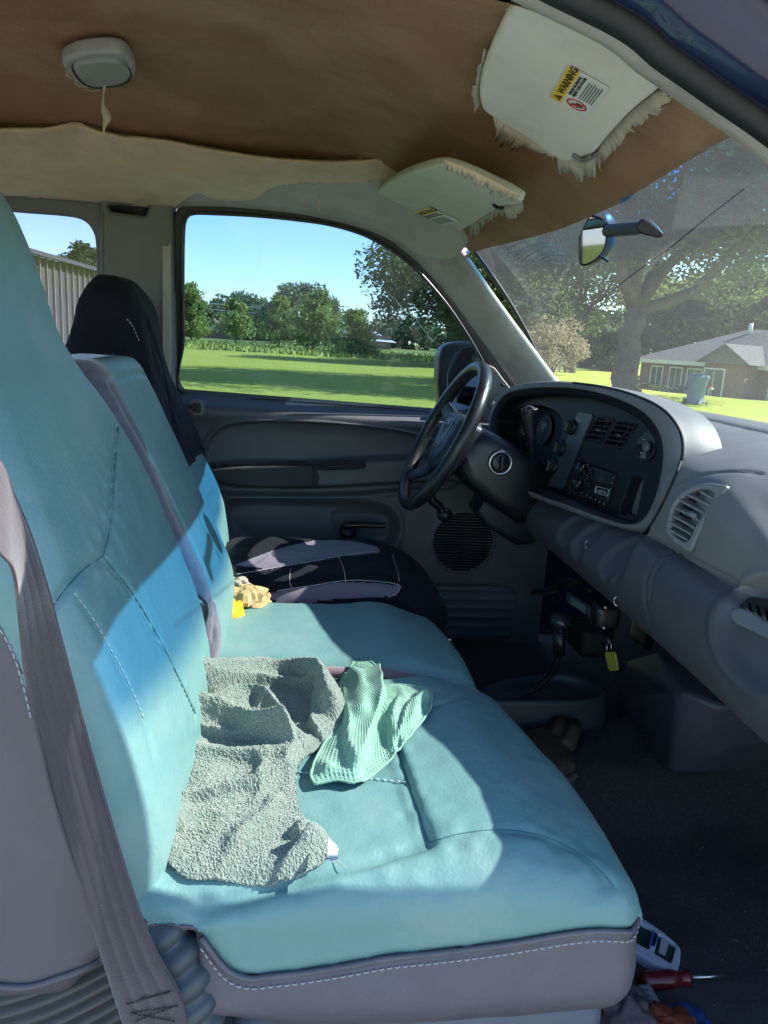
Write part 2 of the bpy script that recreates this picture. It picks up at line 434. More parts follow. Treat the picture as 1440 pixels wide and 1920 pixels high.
# floor with transmission tunnel
gx = np.linspace(-1.2, 1.12, 150); gy = np.linspace(-.80, .78, 110); GX, GY = np.meshgrid(gx, gy, indexing='ij')
tun = np.exp(-(GY/.17)**4)
GZ = .60+.07*tun*sst(GX, .1, .7)+.16*sst(GX, .86, 1.12)+.05*tun*sst(GX, .7, 1.0)
Q = np.c_[GX.ravel(), GY.ravel()]; GZ = GZ+(.006*fbm(Q, 6, 3, 3)+.0015*fbm(Q, 60, 2, 5)).reshape(GZ.shape)
fv, ff = g_grid(np.stack([GX, GY, GZ], 2)); FLOORB = bvh(fv, ff)
obj('floor_carpet', fv, ff, CARPET, cab)
v, f = join_data([g_box((-.04, 0, .50), (2.5, 1.62, .06)), g_box((1.20, 0, .85), (.05, 1.5, .6)), g_box((-1.25, 0, .95), (.05, 1.56, .85)),
                  g_box((-1.25, .66, 1.6), (.05, .22, .5)), g_box((-1.25, -.66, 1.6), (.05, .22, .5)), g_box((-1.25, 0, 1.84), (.05, 1.4, .12))])
obj('body_panel', v, f, PILLAR, cab, False)
obj('toe_board', *g_grid([[(1.06, y, .66), (1.14, y, .85), (1.17, y, 1.30)] for y in np.linspace(-.76, .74, 8)]), CARPET, cab)
# door sill tread on the near side
v, f = join_data([g_box((0, -.835, .565), (2.4, .12, .05))]+[g_box((x, -.835, .594), (.012, .11, .008)) for x in np.arange(-.4, .95, .03)])
obj('door_sill', v, f, BLACK, cab, False)
obj('rear_glass', [(-1.24, -.56, 1.2), (-1.24, .56, 1.2), (-1.24, .56, 1.79), (-1.24, -.56, 1.79)], [(0, 1, 2, 3)], None, cab, False)
# roof skin
GX, GY = np.meshgrid(np.linspace(-1.25, .43, 40), np.linspace(-.72, .72, 50), indexing='ij')
obj('roof_panel', *g_grid(np.stack([GX, GY, roofz(GX, GY*.93)+.03], 2)), PAINT, cab)

# side rail + near windshield pillar: swept section, trim inside, painted flange outside
def rail_path(s, off=0.0):
    Yt = .70; return smooth([(-1.25, s*Yt, 1.80), (-.6, s*Yt, 1.825), (-.1, s*Yt, 1.82), (.15, s*Yt, 1.80), (.30, s*(Yt-.002), 1.755), (.43, s*Yt, 1.69), (.58, s*(Yt+.01), 1.575), (.80, s*(Yt+.03), 1.38), (.9, s*(Yt+.04), 1.2)], 10)
P = np.array(smooth([(-1.25, -.755, 1.83), (-.5, -.755, 1.85), (-.05, -.755, 1.84)]+pts([(1095, -5), (1250, 98), (1345, 165), (1440, 232), (1560, 335)], Y=-.755)+[(.70, -.76, 1.50), (.84, -.77, 1.36), (.95, -.78, 1.2)], 8))
# side axis a points to +Y for forward path with up=z ... frames: T x up = -Y side => a=-Y outward
sec_trim = [(-.055, .030), (-.048, .008), (-.032, -.010), (-.012, -.014), (.004, -.006), (.004, .02), (-.055, .04)]
obj('roof_rail_trim', *g_sweep(P, sec_trim), TRIM, cab)
k = len(P)
sec_seal = [(.004, -.012), (.012, -.022), (.026, -.020), (.030, -.008), (.026, .008), (.006, .012)]
obj('door_seal', *g_sweep(P, sec_seal), RUBBER, cab)
sec_body = [(.031, -.010), (.045, -.014), (.060, -.006), (.074, .006), (.082, .022), (.086, .050), (.075, .075), (.031, .07)]
crisp(obj('roof_rail', *g_sweep(P, sec_body), PAINT, cab), 60)
P2 = P.copy(); P2[:, 1] -= .094; P2[:, 2] += .034
obj('drip_rail', *g_sweep(P2, [(-.016, -.008), (.008, -.013), (.020, .002), (.012, .016), (-.016, .016)]), mat('highlight_strip', (.33, .30, .33), .3, metal=.6), cab)  # bright highlight along the painted rail put in as a pale metal strip
P3 = np.array([p for p in rail_path(1) if p[0] < .44])
obj('roof_rail', *g_sweep(P3, [(-.03, .0), (-.10, .01), (-.10, .09), (-.03, .09)]), PAINT, cab)

# far windshield pillar trim
Lc = resample(smooth([pt(700, 425, Y=.70), pt(745, 460, Y=.70), pt(795, 503, Y=.705), pt(850, 565, Y=.71), pt(905, 640, Y=.72), pt(965, 722, Y=.73), pt(990, 760, Y=.73)], 8), 40)
Rc = resample(smooth([pt(800, 400, Y=.60), pt(868, 468, Y=.61), pt(925, 548, Y=.63), pt(985, 630, Y=.645), pt(1049, 716, Y=.66), pt(1085, 765, Y=.66)], 8), 40)
rows = []
for t in np.linspace(0, 1, 14):
    m_ = Lc*(1-t)+Rc*t; m_[:, 1] -= .035*np.sin(math.pi*t)**.7; m_[:, 2] += .004*math.sin(math.pi*t); rows.append(m_)
APILB = bvh(*g_grid(rows)); obj('pillar_trim', *g_grid(rows), TRIM, cab)
# mirror sail trim behind the steering wheel
spl = ((0, .735, 1.4), (0, 1, .12))
S = smooth(pts([(912, 700), (925, 688), (945, 712), (985, 765), (990, 800), (915, 800), (908, 780)], pl=spl), 5, True)
sail = plate('mirror_corner_trim', S, [], DASHM, cab, spl, .02, .004)
v, f = join_data([g_lathe(pt(942, 722, pl=spl)+np.array([0, -.002, 0]), (0, -1, 0), [(.0045, 0), (.0045, .003), (.002, .004)], 12)])
obj('screw_hole', v, f, DEEP, cab)
obj('trim_plug', *g_lathe(pt(925, 757, pl=spl), (0, -1, 0), [(.014, 0), (.014, .003), (.011, .005), (.0, .005)], 20), DASHM, cab)

# centre side pillar trim and rear quarter window
bp = ((0, .715, 1.5), (0, 1, .10))
o1 = rrect(pt(186, 368, pl=bp), pt(324, 372, pl=bp), pt(324, 900, pl=bp), pt(186, 900, pl=bp), 5, .06)
slot = rrect(pt(200, 384, pl=bp), pt(279, 384, pl=bp), pt(273, 405, pl=bp), pt(206, 396, pl=bp), 4, .3)
plate('centre_pillar_trim', o1, [slot], PILLAR, cab, bp, .05, .012, 4)
plate('belt_slot', rrect(pt(190, 375, pl=bp), pt(285, 375, pl=bp), pt(282, 412, pl=bp), pt(196, 405, pl=bp)), [], DEEP, cab, bp, .004).location = (0, .03, 0)
v, f = g_sweep([pt(313, y, Y=.700) for y in (374, 500, 600, 700, 850)], [(-.006, -.010), (.006, -.010), (.006, .01), (-.006, .01)])
obj('pillar_edge_trim', v, f, TRIM, cab, False)
qp = ((0, .745, 1.5), (0, 1, .10))
o2 = [pt(-420, 330, pl=qp), pt(330, 340, pl=qp), pt(330, 900, pl=qp), pt(-420, 900, pl=qp)]
h2 = smooth(pts([(-300, 372), (-100, 385), (20, 397), (110, 404), (152, 412), (172, 432), (179, 465), (180, 560), (182, 690), (170, 722), (140, 732), (-100, 715), (-300, 700)], pl=qp), 5, True)
plate('quarter_panel_trim', o2, [h2], PILLAR, cab, qp, .03, .008, 3)
g2 = ((0, .785, 1.5), (0, 1, .10))
h3 = pts([(-420, 340), (300, 370), (300, 800), (-420, 800)], pl=g2)
qg = obj('quarter_window', h3, [(0, 1, 2, 3)], TINTGLASS, None, False)
tag(qg, 'dark tinted rear side window with a rounded upper corner, showing the ribbed metal shed', 'rear window')

[o for o in cab.children if o.name.startswith('rear_glass')][0].data.materials.append(TINTGLASS)
# ================================================================ WINDSHIELD
def ws(u, v):
    q = 1-u*u
    top = np.array([.462+.055*q, (.635 if u > 0 else .70)*u, 1.752+.028*q]); bot = np.array([.735+.30*q**.9, (.715 if u > 0 else .745)*u, 1.415-.035*q])
    p = top*(1-v)+bot*v; p[0] += .012*math.sin(math.pi*v); p[2] += .010*math.sin(math.pi*v); return p
WR = np.array([[ws(u, v) for v in np.linspace(0, 1.05, 24)] for u in np.linspace(-1, 1, 50)])
wv, wf = g_grid(WR); WSB = bvh(wv, wf)
wsh = thing('windshield', 'dusty curved windshield with a deep blue shade band along its top', 'windshield', (.6, 0, 1.6))
obj('glass', wv, wf, WSGLASS, wsh)
# black seal round the glass
edge = [ws(-1, v) for v in np.linspace(1, 0, 12)]+[ws(u, 0) for u in np.linspace(-1, 1, 24)][1:]+[ws(1, v) for v in np.linspace(0, 1, 12)][1:]
obj('seal', *g_tube(edge, .006, 8), RUBBER, wsh)
# long scratch/crack line seen across the glass
cr = hits(WSB, [(1118, 570), (1180, 520), (1260, 462), (1330, 405), (1395, 355)], 6, -.001)
obj('crack', *g_tube(cr, .0009, 5), DEEP, wsh)
# ================================================================ OUTDOORS
def gdir(px):
    d = ray(px, 640); d = np.array([d[0], d[1]]); return d/np.linalg.norm(d)
def gp_(px, D): q = CAMP[:2]+gdir(px)*D; return np.array([q[0], q[1], 0.0])
def py2z(px, py, D):
    d = ray(px, py); return CAMP[2]+d[2]/math.hypot(d[0], d[1])*D
def ground_mat(name, c1, c2, c3, s1=.35, s2=9., bs=40., bump=.6):
    m, n, b = _bsdf(name); N = n.nodes; L = n.links; tc = N.new('ShaderNodeTexCoord')
    a = N.new('ShaderNodeTexNoise'); a.inputs['Scale'].default_value = s1; a.inputs['Detail'].default_value = 6; L.new(tc.outputs['Object'], a.inputs[0])
    r = N.new('ShaderNodeValToRGB'); r.color_ramp.elements[0].position = .35; r.color_ramp.elements[1].position = .65; r.color_ramp.elements[0].color = (*c1, 1); r.color_ramp.elements[1].color = (*c2, 1); L.new(a.outputs['Fac'], r.inputs[0])
    a2 = N.new('ShaderNodeTexNoise'); a2.inputs['Scale'].default_value = s2; a2.inputs['Detail'].default_value = 8; a2.inputs['Roughness'].default_value = .75; L.new(tc.outputs['Object'], a2.inputs[0])
    r2 = N.new('ShaderNodeMapRange'); r2.inputs[1].default_value = .42; r2.inputs[2].default_value = .66; L.new(a2.outputs['Fac'], r2.inputs[0])
    mx = N.new('ShaderNodeMixRGB'); L.new(r2.outputs[0], mx.inputs[0]); L.new(r.outputs[0], mx.inputs[1]); mx.inputs[2].default_value = (*c3, 1); L.new(mx.outputs[0], b.inputs['Base Color'])
    b.inputs['Roughness'].default_value = .95; b.inputs['Specular IOR Level'].default_value = .1
    a3 = N.new('ShaderNodeTexNoise'); a3.inputs['Scale'].default_value = bs; a3.inputs['Detail'].default_value = 6; L.new(tc.outputs['Object'], a3.inputs[0])
    bp = N.new('ShaderNodeBump'); bp.inputs['Strength'].default_value = bump; bp.inputs['Distance'].default_value = .08; L.new(a3.outputs['Fac'], bp.inputs['Height']); L.new(bp.outputs[0], b.inputs['Normal']); return m
LAWN = ground_mat('lawn_grass', (.37, .40, .06), (.45, .46, .095), (.27, .33, .05), .25, 7., 25.)
MEADOW = ground_mat('meadow_grass', (.17, .22, .05), (.26, .28, .09), (.11, .16, .04), .12, 1.5, 6.)
BOUNCE = ground_mat('bounce_gravel', (.42, .40, .36), (.52, .49, .44), (.34, .32, .29), .8, 60., 90.)
g = np.linspace(-1, 1, 240); g = np.sign(g)*np.abs(g)**3*1500
GX, GY = np.meshgrid(g, g, indexing='ij'); AZ = np.degrees(np.arctan2(GX-CAMP[0], GY-CAMP[1])); DD = np.hypot(GX, GY); DIP = -1.15*sst(DD, 33, 47)*sst(AZ, 24., 28.)
GZ = DIP-.02+.25*fbm(np.c_[GX.ravel(), GY.ravel()], .03, 2, 4).reshape(GX.shape)*sst(np.hypot(GX, GY), 12, 40)*(1-sst(np.hypot(GX, GY), 150, 400))
o = obj('ground', *g_grid(np.stack([GX, GY, DIP+(GZ-DIP)*.6], 2)), LAWN); tag(o, 'wide mown green lawn', None, None, 'structure')
o = obj('bounce_ground', [(-12, -9, .012), (7, -9, .012), (7, 3.2, .012), (-12, 3.4, .012)], [(0, 1, 2, 3)], BOUNCE, None, False); tag(o, kind='structure')  # unseen pale ground added round the truck to bounce light into the cab
ml = [gp_(px, D) for px, D in [(-500, 62), (0, 66), (345, 68), (590, 62), (700, 60), (822, 56), (1000, 60), (1150, 80)]]; mf = [gp_(px, 400) for px in (-500, 0, 345, 590, 700, 822, 1000, 1150)]
rows = [[a*(1-t)+b*t+np.array([0, 0, .10+.25*min(t*20, 1)]) for a, b in zip(ml, mf)] for t in (0, .03, .1, .3, 1)]
o = obj('meadow', *g_grid(rows), MEADOW); tag(o, kind='structure')
# rough tall grass along the lawn edge
nb = 16000; px = RNG.uniform(200, 1000, nb); D = 60+RNG.gamma(2., 9., nb); P0 = np.array([gp_(a, b) for a, b in zip(px, D)]); P0[:, 2] = .1
hgt = RNG.uniform(.12, .50, nb); an = RNG.uniform(0, 6.28, nb); wd = RNG.uniform(.08, .25, nb); s_ = np.stack([np.cos(an)*wd, np.sin(an)*wd, 0*an], 1)
top = P0+np.stack([RNG.normal(0, .12, nb), RNG.normal(0, .12, nb), hgt], 1)
TG = mat('tall_grass', (.32, .37, .10), .9, var=.4, vscale=.25, spec=.1)
o = obj('tall_grass', np.concatenate([P0-s_, P0+s_, top]), np.stack([np.arange(nb), np.arange(nb)+nb, np.arange(nb)+2*nb], 1), TG, None, False); tag(o, kind='stuff')

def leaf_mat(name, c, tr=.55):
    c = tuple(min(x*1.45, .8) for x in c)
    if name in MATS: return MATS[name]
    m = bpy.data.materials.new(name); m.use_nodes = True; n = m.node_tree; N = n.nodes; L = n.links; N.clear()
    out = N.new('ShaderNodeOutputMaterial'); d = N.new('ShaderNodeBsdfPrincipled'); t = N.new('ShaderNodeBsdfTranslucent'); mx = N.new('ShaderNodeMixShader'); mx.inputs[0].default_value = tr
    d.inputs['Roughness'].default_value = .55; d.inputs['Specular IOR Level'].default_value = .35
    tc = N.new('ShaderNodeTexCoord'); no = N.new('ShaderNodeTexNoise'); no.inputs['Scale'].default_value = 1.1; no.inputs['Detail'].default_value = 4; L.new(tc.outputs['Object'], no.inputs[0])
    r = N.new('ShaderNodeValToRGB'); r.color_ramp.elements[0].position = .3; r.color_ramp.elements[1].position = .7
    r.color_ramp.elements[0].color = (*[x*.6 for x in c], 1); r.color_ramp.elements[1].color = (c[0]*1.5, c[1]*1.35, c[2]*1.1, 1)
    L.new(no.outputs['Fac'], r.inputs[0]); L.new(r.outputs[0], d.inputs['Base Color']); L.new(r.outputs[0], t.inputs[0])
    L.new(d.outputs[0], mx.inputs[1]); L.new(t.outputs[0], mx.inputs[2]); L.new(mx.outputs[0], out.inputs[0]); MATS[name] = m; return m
BARK = mat('bark', (.10, .082, .065), .95, bump=1, bscale=12, var=.3, vscale=3, spec=.1, bdist=.05)
def cards(C, s, rng, flat=.5):
    n = len(C); a = rng.normal(size=(n, 3)); a[:, 2] *= flat; a /= np.linalg.norm(a, axis=1)[:, None]; b = np.cross(a, rng.normal(size=(n, 3))); b /= np.linalg.norm(b, axis=1)[:, None]
    a = a*(s*.9)[:, None]; b = b*(s*.45)[:, None]
    V = np.concatenate([C-a, C-b*.9, C+a, C+b]); i = np.arange(n); return V, np.stack([i, i+n, i+2*n, i+3*n], 1)
def limb(a, b, r0, r1, rng, n=7, bend=.12):
    t = np.linspace(0, 1, n)[:, None]; P = a*(1-t)+b*t; L = np.linalg.norm(b-a); off = rng.normal(0, bend*L, 3); P = P+np.sin(t*math.pi)*off; P[1:-1] += rng.normal(0, .02*L, (n-2, 3))
    return g_tube(P, np.linspace(r0, r1, n), 10, True, (1, .2, 0) if abs((b-a)[2]) > .6*L else (0, 0, 1)), P
def broadleaf(name, lab, base, h, rad, z0, nleaf, ls, m, seed, trunk_r=.35, group=None, clumps=60, lean=(0, 0), fork=None, squash=1.0, cat='tree', crown_c=(0, 0)):
    rng = np.random.default_rng(seed); base = np.array(base, float); t = thing(name, lab, cat, tuple(base), group)
    parts = []; fz = fork or z0*.9
    f0 = base+np.array([lean[0], lean[1], fz])
    q, _ = limb(base-np.array([0, 0, .2]), f0, trunk_r*1.25, trunk_r*.8, rng, 8, .03); parts.append(q)
    cc = base+np.array([crown_c[0], crown_c[1], (z0+h)/2]); hz = (h-z0)/2
    u = rng.normal(size=(clumps, 3)); u /= np.linalg.norm(u, axis=1)[:, None]; k = rng.uniform(.45, .97, clumps)**.8
    K = cc+u*k[:, None]*np.array([rad, rad*squash, hz]); K[:, 2] = np.maximum(K[:, 2], base[2]+z0+rng.uniform(-.2, .5, clumps)*hz*.4)
    cr = rng.uniform(.20, .40, clumps)*min(rad, hz*1.3)
    main = [cc+np.array([math.cos(a)*rad*.5, math.sin(a)*rad*.5*squash, rng.uniform(-.3, .4)*hz]) for a in np.linspace(0, 6.28, 7)[:-1]+rng.uniform(0, 1)]
    mp_ = []
    for e in main: q, P = limb(f0-np.array([0, 0, .1]), e, trunk_r*.55, trunk_r*.18, rng); parts.append(q); mp_.append(P)
    ap = np.vstack(mp_)
    for c in K[::2]:
        j = np.argmin(np.linalg.norm(ap-c, axis=1)); q, _ = limb(ap[j], c, trunk_r*.14, trunk_r*.04, rng, 5); parts.append(q)
    v, f = join_data(parts); obj('trunk', v, f, BARK, t)
    w_ = cr**2; w_ /= w_.sum(); ci = rng.choice(clumps, nleaf, p=w_); d = rng.normal(size=(nleaf, 3)); d /= np.linalg.norm(d, axis=1)[:, None]; rr = rng.uniform(.15, 1, nleaf)**.45
    C = K[ci]+d*(rr*cr[ci])[:, None]*np.array([1.15, 1.15, .8])
    C = C[fbm(C, 1.6/ max(rad*.25, .5), 2, seed) > -.42]
    v, f = cards(C, ls*rng.uniform(.6, 1.35, len(C)), rng); obj('crown', v, f, m, t, False); return t
def pine(name, lab, base, h, rad, nleaf, ls, m, seed, group=None, z0=.12, whorls=13):
    rng = np.random.default_rng(seed); base = np.array(base, float); t = thing(name, lab, 'pine tree', tuple(base), group); parts = []
    q, TP_ = limb(base-np.array([0, 0, .2]), base+np.array([rng.normal(0, .2), 0, h*.98]), h*.018, h*.004, rng, 9, .01); parts.append(q)
    Cs = []
    for k in range(whorls):
        z = h*(z0+(1-z0)*(k+rng.uniform(-.3, .3))/whorls); fr = (z/h-z0)/(1-z0); rl = rad*(1-max(fr, 0))**.75*rng.uniform(.7, 1.15)+.12*rad
        for a in rng.uniform(0, 6.28, rng.integers(4, 7)):
            L = rl*rng.uniform(.6, 1.1); s0 = base+np.array([0, 0, z]); e = s0+np.array([math.cos(a)*L, math.sin(a)*L, L*rng.uniform(.15, .5)]); q, P = limb(s0, e, h*.006, h*.0015, rng, 4, .05); parts.append(q)
            for s in np.linspace(.35, 1.0, 5): Cs.append((s0*(1-s)+e*s, L*.20+.10*rad))
    v, f = join_data(parts); obj('trunk', v, f, BARK, t)
    K = np.array([c for c, r in Cs]); r = np.array([r for c, r in Cs]); ci = rng.integers(0, len(K), nleaf); d = rng.normal(size=(nleaf, 3)); C = K[ci]+d*(r[ci]*.55)[:, None]*np.array([1, 1, .7])
    v, f = cards(C, ls*rng.uniform(.6, 1.4, len(C)), rng, .8); obj('crown', v, f, m, t, False); return t
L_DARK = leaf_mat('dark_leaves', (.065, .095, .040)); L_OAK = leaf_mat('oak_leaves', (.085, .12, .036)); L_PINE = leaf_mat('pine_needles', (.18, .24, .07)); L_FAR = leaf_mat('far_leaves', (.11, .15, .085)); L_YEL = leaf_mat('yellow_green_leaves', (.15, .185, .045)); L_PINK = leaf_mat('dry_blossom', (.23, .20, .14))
# the field trees seen through the driver's window
def T_at(px, top, D): return gp_(px, D), py2z(px, top, D)
b, h = T_at(356, 532, 88); pine('pine_tree', 'leftmost bright pine in the driver window, cut by the window edge', b, h, 2.6, 6000, .22, L_PINE, 1, 'young pines in the field')
b, h = T_at(440, 560, 84); pine('pine_tree', 'thin sparse pine in front of the brick house, second from the left', b, h, 2.3, 2800, .20, L_PINE, 2, 'young pines in the field', .2)
b, h = T_at(524, 556, 80); pine('pine_tree', 'soft pine just left of the tallest round tree in the field', b, h, 2.3, 5000, .20, L_PINE, 3, 'young pines in the field', .15)
b, h = T_at(592, 546, 76); pine('pine_tree', 'tall dense pine just right of the round tree, left of the utility pole', b, h, 2.9, 7500, .20, L_PINE, 4, 'young pines in the field', .12)
b, h = T_at(664, 583, 66); pine('pine_tree', 'short bushy pine in front of the white-roofed building', b, h, 2.3, 6500, .17, L_PINE, 5, 'young pines in the field', .05, 11)
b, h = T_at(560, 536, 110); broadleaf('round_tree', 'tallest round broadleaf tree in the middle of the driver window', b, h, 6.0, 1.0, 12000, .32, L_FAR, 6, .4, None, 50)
rr = random.Random(3)
FB = [(352, 566, 150), (385, 560, 150), (410, 566, 145), (452, 552, 150), (480, 566, 140), (505, 570, 150), (610, 590, 160), (735, 596, 170), (765, 600, 165), (800, 606, 170), (830, 600, 160), (865, 606, 150)]
words_ = ['behind the leftmost pine', 'left of the brick house roof', 'right behind the brick house', 'tallest of the far row, left of the round tree', 'between the thin pine and the soft pine', 'tucked behind the soft pine', 'behind the tall dense pine', 'just right of the white-roofed building', 'below the dark oak branches', 'in the gap under the dark oak', 'left of the door mirror', 'directly above the door mirror']
for k, (px, top, D) in enumerate(FB):
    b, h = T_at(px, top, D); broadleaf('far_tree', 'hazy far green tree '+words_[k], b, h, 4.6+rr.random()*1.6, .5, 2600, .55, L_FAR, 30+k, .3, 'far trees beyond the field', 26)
# big trees
b, h = T_at(900, 440, 52); broadleaf('oak_tree', 'dark broad tree whose branches fill the right of the driver window', b, h+1.0, 7.6, 1.6, 34000, .18, L_DARK, 50, .45, None, 100, crown_c=(-.8, 1.0), squash=.6)
b = gp_(1185, 30); broadleaf('live_oak', 'huge live oak with a thick forked trunk, seen through the windshield', b, 14.5, 8.6, 4.5, 90000, .145, L_OAK, 51, .46, None, 210, fork=3.3, crown_c=(2.4, .5), squash=.76)
b, h = T_at(1075, 420, 60); broadleaf('shade_tree', 'dark leafy tree left of the live oak trunk', b, h+3, 6.0, 3.0, 22000, .20, L_DARK, 52, .4, None, 70)
b, h = T_at(985, 395, 70); broadleaf('shade_tree', 'green tree close to the windshield pillar, behind the dry blossoming bush', b, h+3, 6.0, 2.0, 14000, .25, L_YEL, 53, .4, None, 60)
b, h = T_at(1043, 600, 50); broadleaf('flowering_bush', 'pale dry blossoming bush left of the live oak', b, h, 2.1, .3, 7000, .10, L_PINK, 54, .10, None, 34, cat='bush')
for k, (px, top, D, w_) in enumerate([(1010, 610, 80, 'behind the dry bush'), (1100, 600, 82, 'between the bush and the oak trunk'), (1150, 592, 85, 'just left of the oak trunk'), (1235, 520, 88, 'behind the left end of the brick house'), (1320, 505, 84, 'behind the middle of the brick house'), (1410, 495, 84, 'behind the right end of the brick house'), (1490, 490, 84, 'off the right end of the brick house')]):
    b, h = T_at(px, top, D); broadleaf('background_tree', 'wooded green tree '+w_, b, h, 6.2, .3, 10000, .34, L_YEL if k > 2 else L_FAR, 60+k, .3, 'trees behind the brick house', 34)

# brick house across the lawn
BRICK = mat('brick', (.25, .165, .13), .9, bump=.6, bscale=8, var=.2, vscale=6, spec=.2, bdist=.02)
SHINGLE = mat('roof_shingle', (.17, .155, .145), .95, bump=.6, bscale=9, var=.2, vscale=5, spec=.1, bdist=.02)
WHITEP = mat('white_paint', (.68, .67, .63), .5, var=.04); WGL = mat('window_pane_dark', (.05, .07, .08), .12, spec=.6)
hs = thing('brick_house', 'low brick house with a wide hipped roof behind the live oak', 'house', tuple(gp_(1340, 47)))
A0 = gp_(1208, 53)-[0, 0, 1.1]; A1 = gp_(1560, 47)-[0, 0, 1.1]; ex = (A1-A0)/np.linalg.norm(A1-A0); ey = np.array([-ex[1], ex[0], 0]); LW = np.linalg.norm(A1-A0); DW = 9.0; EH = 2.55
def hb(p, q): # box in house axes
    c = [(p[k]+q[k])/2 for k in range(3)]; s = [abs(q[k]-p[k]) for k in range(3)]
    return g_box(A0+ex*c[0]+ey*c[1]+np.array([0, 0, c[2]]), s, np.stack([ex, ey, [0, 0, 1]], 1))
v, f = join_data([hb((0, 0, -.2), (LW, DW, EH)), hb((5.6, -1.6, -.2), (8.2, 0, EH))]); obj('wall', v, f, BRICK, hs, False)
def hp(x, y, z): return A0+ex*x+ey*y+np.array([0, 0, z])
def hip(x0, x1, y0, y1, z, rise, ov=.45):
    x0 -= ov; x1 += ov; y0 -= ov; y1 += ov; d = (y1-y0)/2; lo = [hp(x0, y0, z), hp(x1, y0, z), hp(x1, y1, z), hp(x0, y1, z)]; lw = [p-np.array([0, 0, .16]) for p in lo]
    rd = [hp(x0+d, (y0+y1)/2, z+rise), hp(x1-d, (y0+y1)/2, z+rise)]
    return lw+lo+rd, [(4, 5, 9, 8), (5, 6, 9), (6, 7, 8, 9), (7, 4, 8), (0, 4, 7, 3), (1, 2, 6, 5), (2, 3, 7, 6), (0, 1, 2, 3)]
v, f = join_data([hip(0, LW, 0, DW, EH, 2.25)]); rf = obj('roof', v, f, SHINGLE, hs, False)
# front gable
gx0, gx1 = 5.2, 8.6
gv_ = [hp(gx0, -2.0, EH+.01), hp(gx1, -2.0, EH+.01), hp((gx0+gx1)/2, -2.0, EH+1.15), hp((gx0+gx1)/2, 2.4, EH+1.15), hp(gx0, .2, EH+.01), hp(gx1, .2, EH+.01)]
obj('gable', gv_, [(0, 1, 2), (0, 2, 3, 4), (1, 5, 3, 2)], SHINGLE, rf, False)
obj('vent_pipe', *g_tube([hp(4.9, 3.9, EH+1.9), hp(4.9, 3.9, EH+2.6)], .14, 10), WHITEP, rf)
v, f = join_data([hb((-.5, -.52, EH-.22), (LW+.5, -.46, EH+.02)), hb((-.52, -.5, EH-.22), (-.46, DW+.5, EH+.02))]); obj('fascia', v, f, WHITEP, rf, False)
for (x, wd_, z0_, z1_, y_) in [(1.3, .8, .9, 2.1, 0), (2.7, .8, .9, 2.1, 0), (4.0, .9, .8, 2.1, 0), (6.3, 1.2, .5, 2.2, -1.6), (9.3, .9, .5, 2.2, 0), (10.6, .9, .8, 2.1, 0), (12.4, 1.0, .8, 2.1, 0)]:
    v, f = join_data([hb((x-wd_/2-.08, y_-.06, z0_-.08), (x-wd_/2, y_+.02, z1_+.08)), hb((x+wd_/2, y_-.06, z0_-.08), (x+wd_/2+.08, y_+.02, z1_+.08)), hb((x-wd_/2, y_-.06, z1_), (x+wd_/2, y_+.02, z1_+.08)), hb((x-wd_/2, y_-.08, z0_-.1), (x+wd_/2, y_+.02, z0_)), hb((x-.025, y_-.05, z0_), (x+.025, y_-.01, z1_))])
    wn = obj('window', v, f, WHITEP, hs, False); obj('pane', *hb((x-wd_/2, y_-.03, z0_), (x+wd_/2, y_-.012, z1_)), WGL, wn, False)
v, f = join_data([hb((5.0, -.06, 0), (5.55, .02, 2.15))]); obj('door', v, f, WHITEP, hs, False)
# hedge, picket fence, cart and pedestal in front
b = gp_(1245, 46); 
rng = np.random.default_rng(77); n_ = 4500; e0 = gp_(1212, 50)-[0, 0, 1.1]; e1_ = gp_(1300, 48)-[0, 0, 1.1]; tt = rng.random(n_); C = e0+(e1_-e0)*tt[:, None]+rng.normal(0, .35, (n_, 3))*np.array([1, 1, 0]); C[:, 2] = -1.1+np.abs(rng.normal(0, .45, n_)).clip(0, 1.05)
v, f = cards(C, .09*rng.uniform(.7, 1.3, n_), rng); o = obj('hedge', v, f, L_DARK, None, False); tag(o, 'low dark hedge along the brick house wall, left of the bin', 'hedge')
fe = thing('picket_fence', 'low grey picket fence in front of the brick house hedge', 'fence', tuple(gp_(1270, 44)))
e0 = gp_(1255, 48.5)-[0, 0, 1.1]; e1_ = gp_(1312, 47.4)-[0, 0, 1.1]; dd = (e1_-e0); Lf = np.linalg.norm(dd); dd /= Lf
pk = [g_box(e0+dd*s+np.array([0, 0, .42]), (.05, .05, .84)) for s in np.arange(0, Lf, .17)]; v, f = join_data(pk); obj('pickets', v, f, mat('weathered_wood', (.25, .24, .22), .8), fe, False)
obj('rail', *g_tube([e0+[0, 0, .62], e1_+[0, 0, .62]], .03, 6), MATS['weathered_wood'], fe)
bn = thing('wheelie_bin', 'teal-grey wheeled bin standing on the lawn in front of the brick house', 'bin', tuple(gp_(1320, 28)))
bb = gp_(1320, 28); BIN = mat('bin_plastic', (.09, .16, .18), .5, var=.08)
def rr_(s, z): a = np.linspace(0, 6.283, 25)[:-1]; e = 4; c, s_ = np.cos(a), np.sin(a); return [bb+np.array([.29*s*abs(x)**.6*np.sign(x), .33*s*abs(y)**.6*np.sign(y), z]) for x, y in zip(c, s_)]
rw = [rr_(.80, .08), rr_(.86, .4), rr_(.95, .85), rr_(1.0, .92)]; V = np.array(rw).reshape(-1, 3); F = [(i*24+k, i*24+(k+1) % 24, (i+1)*24+(k+1) % 24, (i+1)*24+k) for i in range(3) for k in range(24)]+[tuple(range(24))]
obj('body', V, F, BIN, bn)
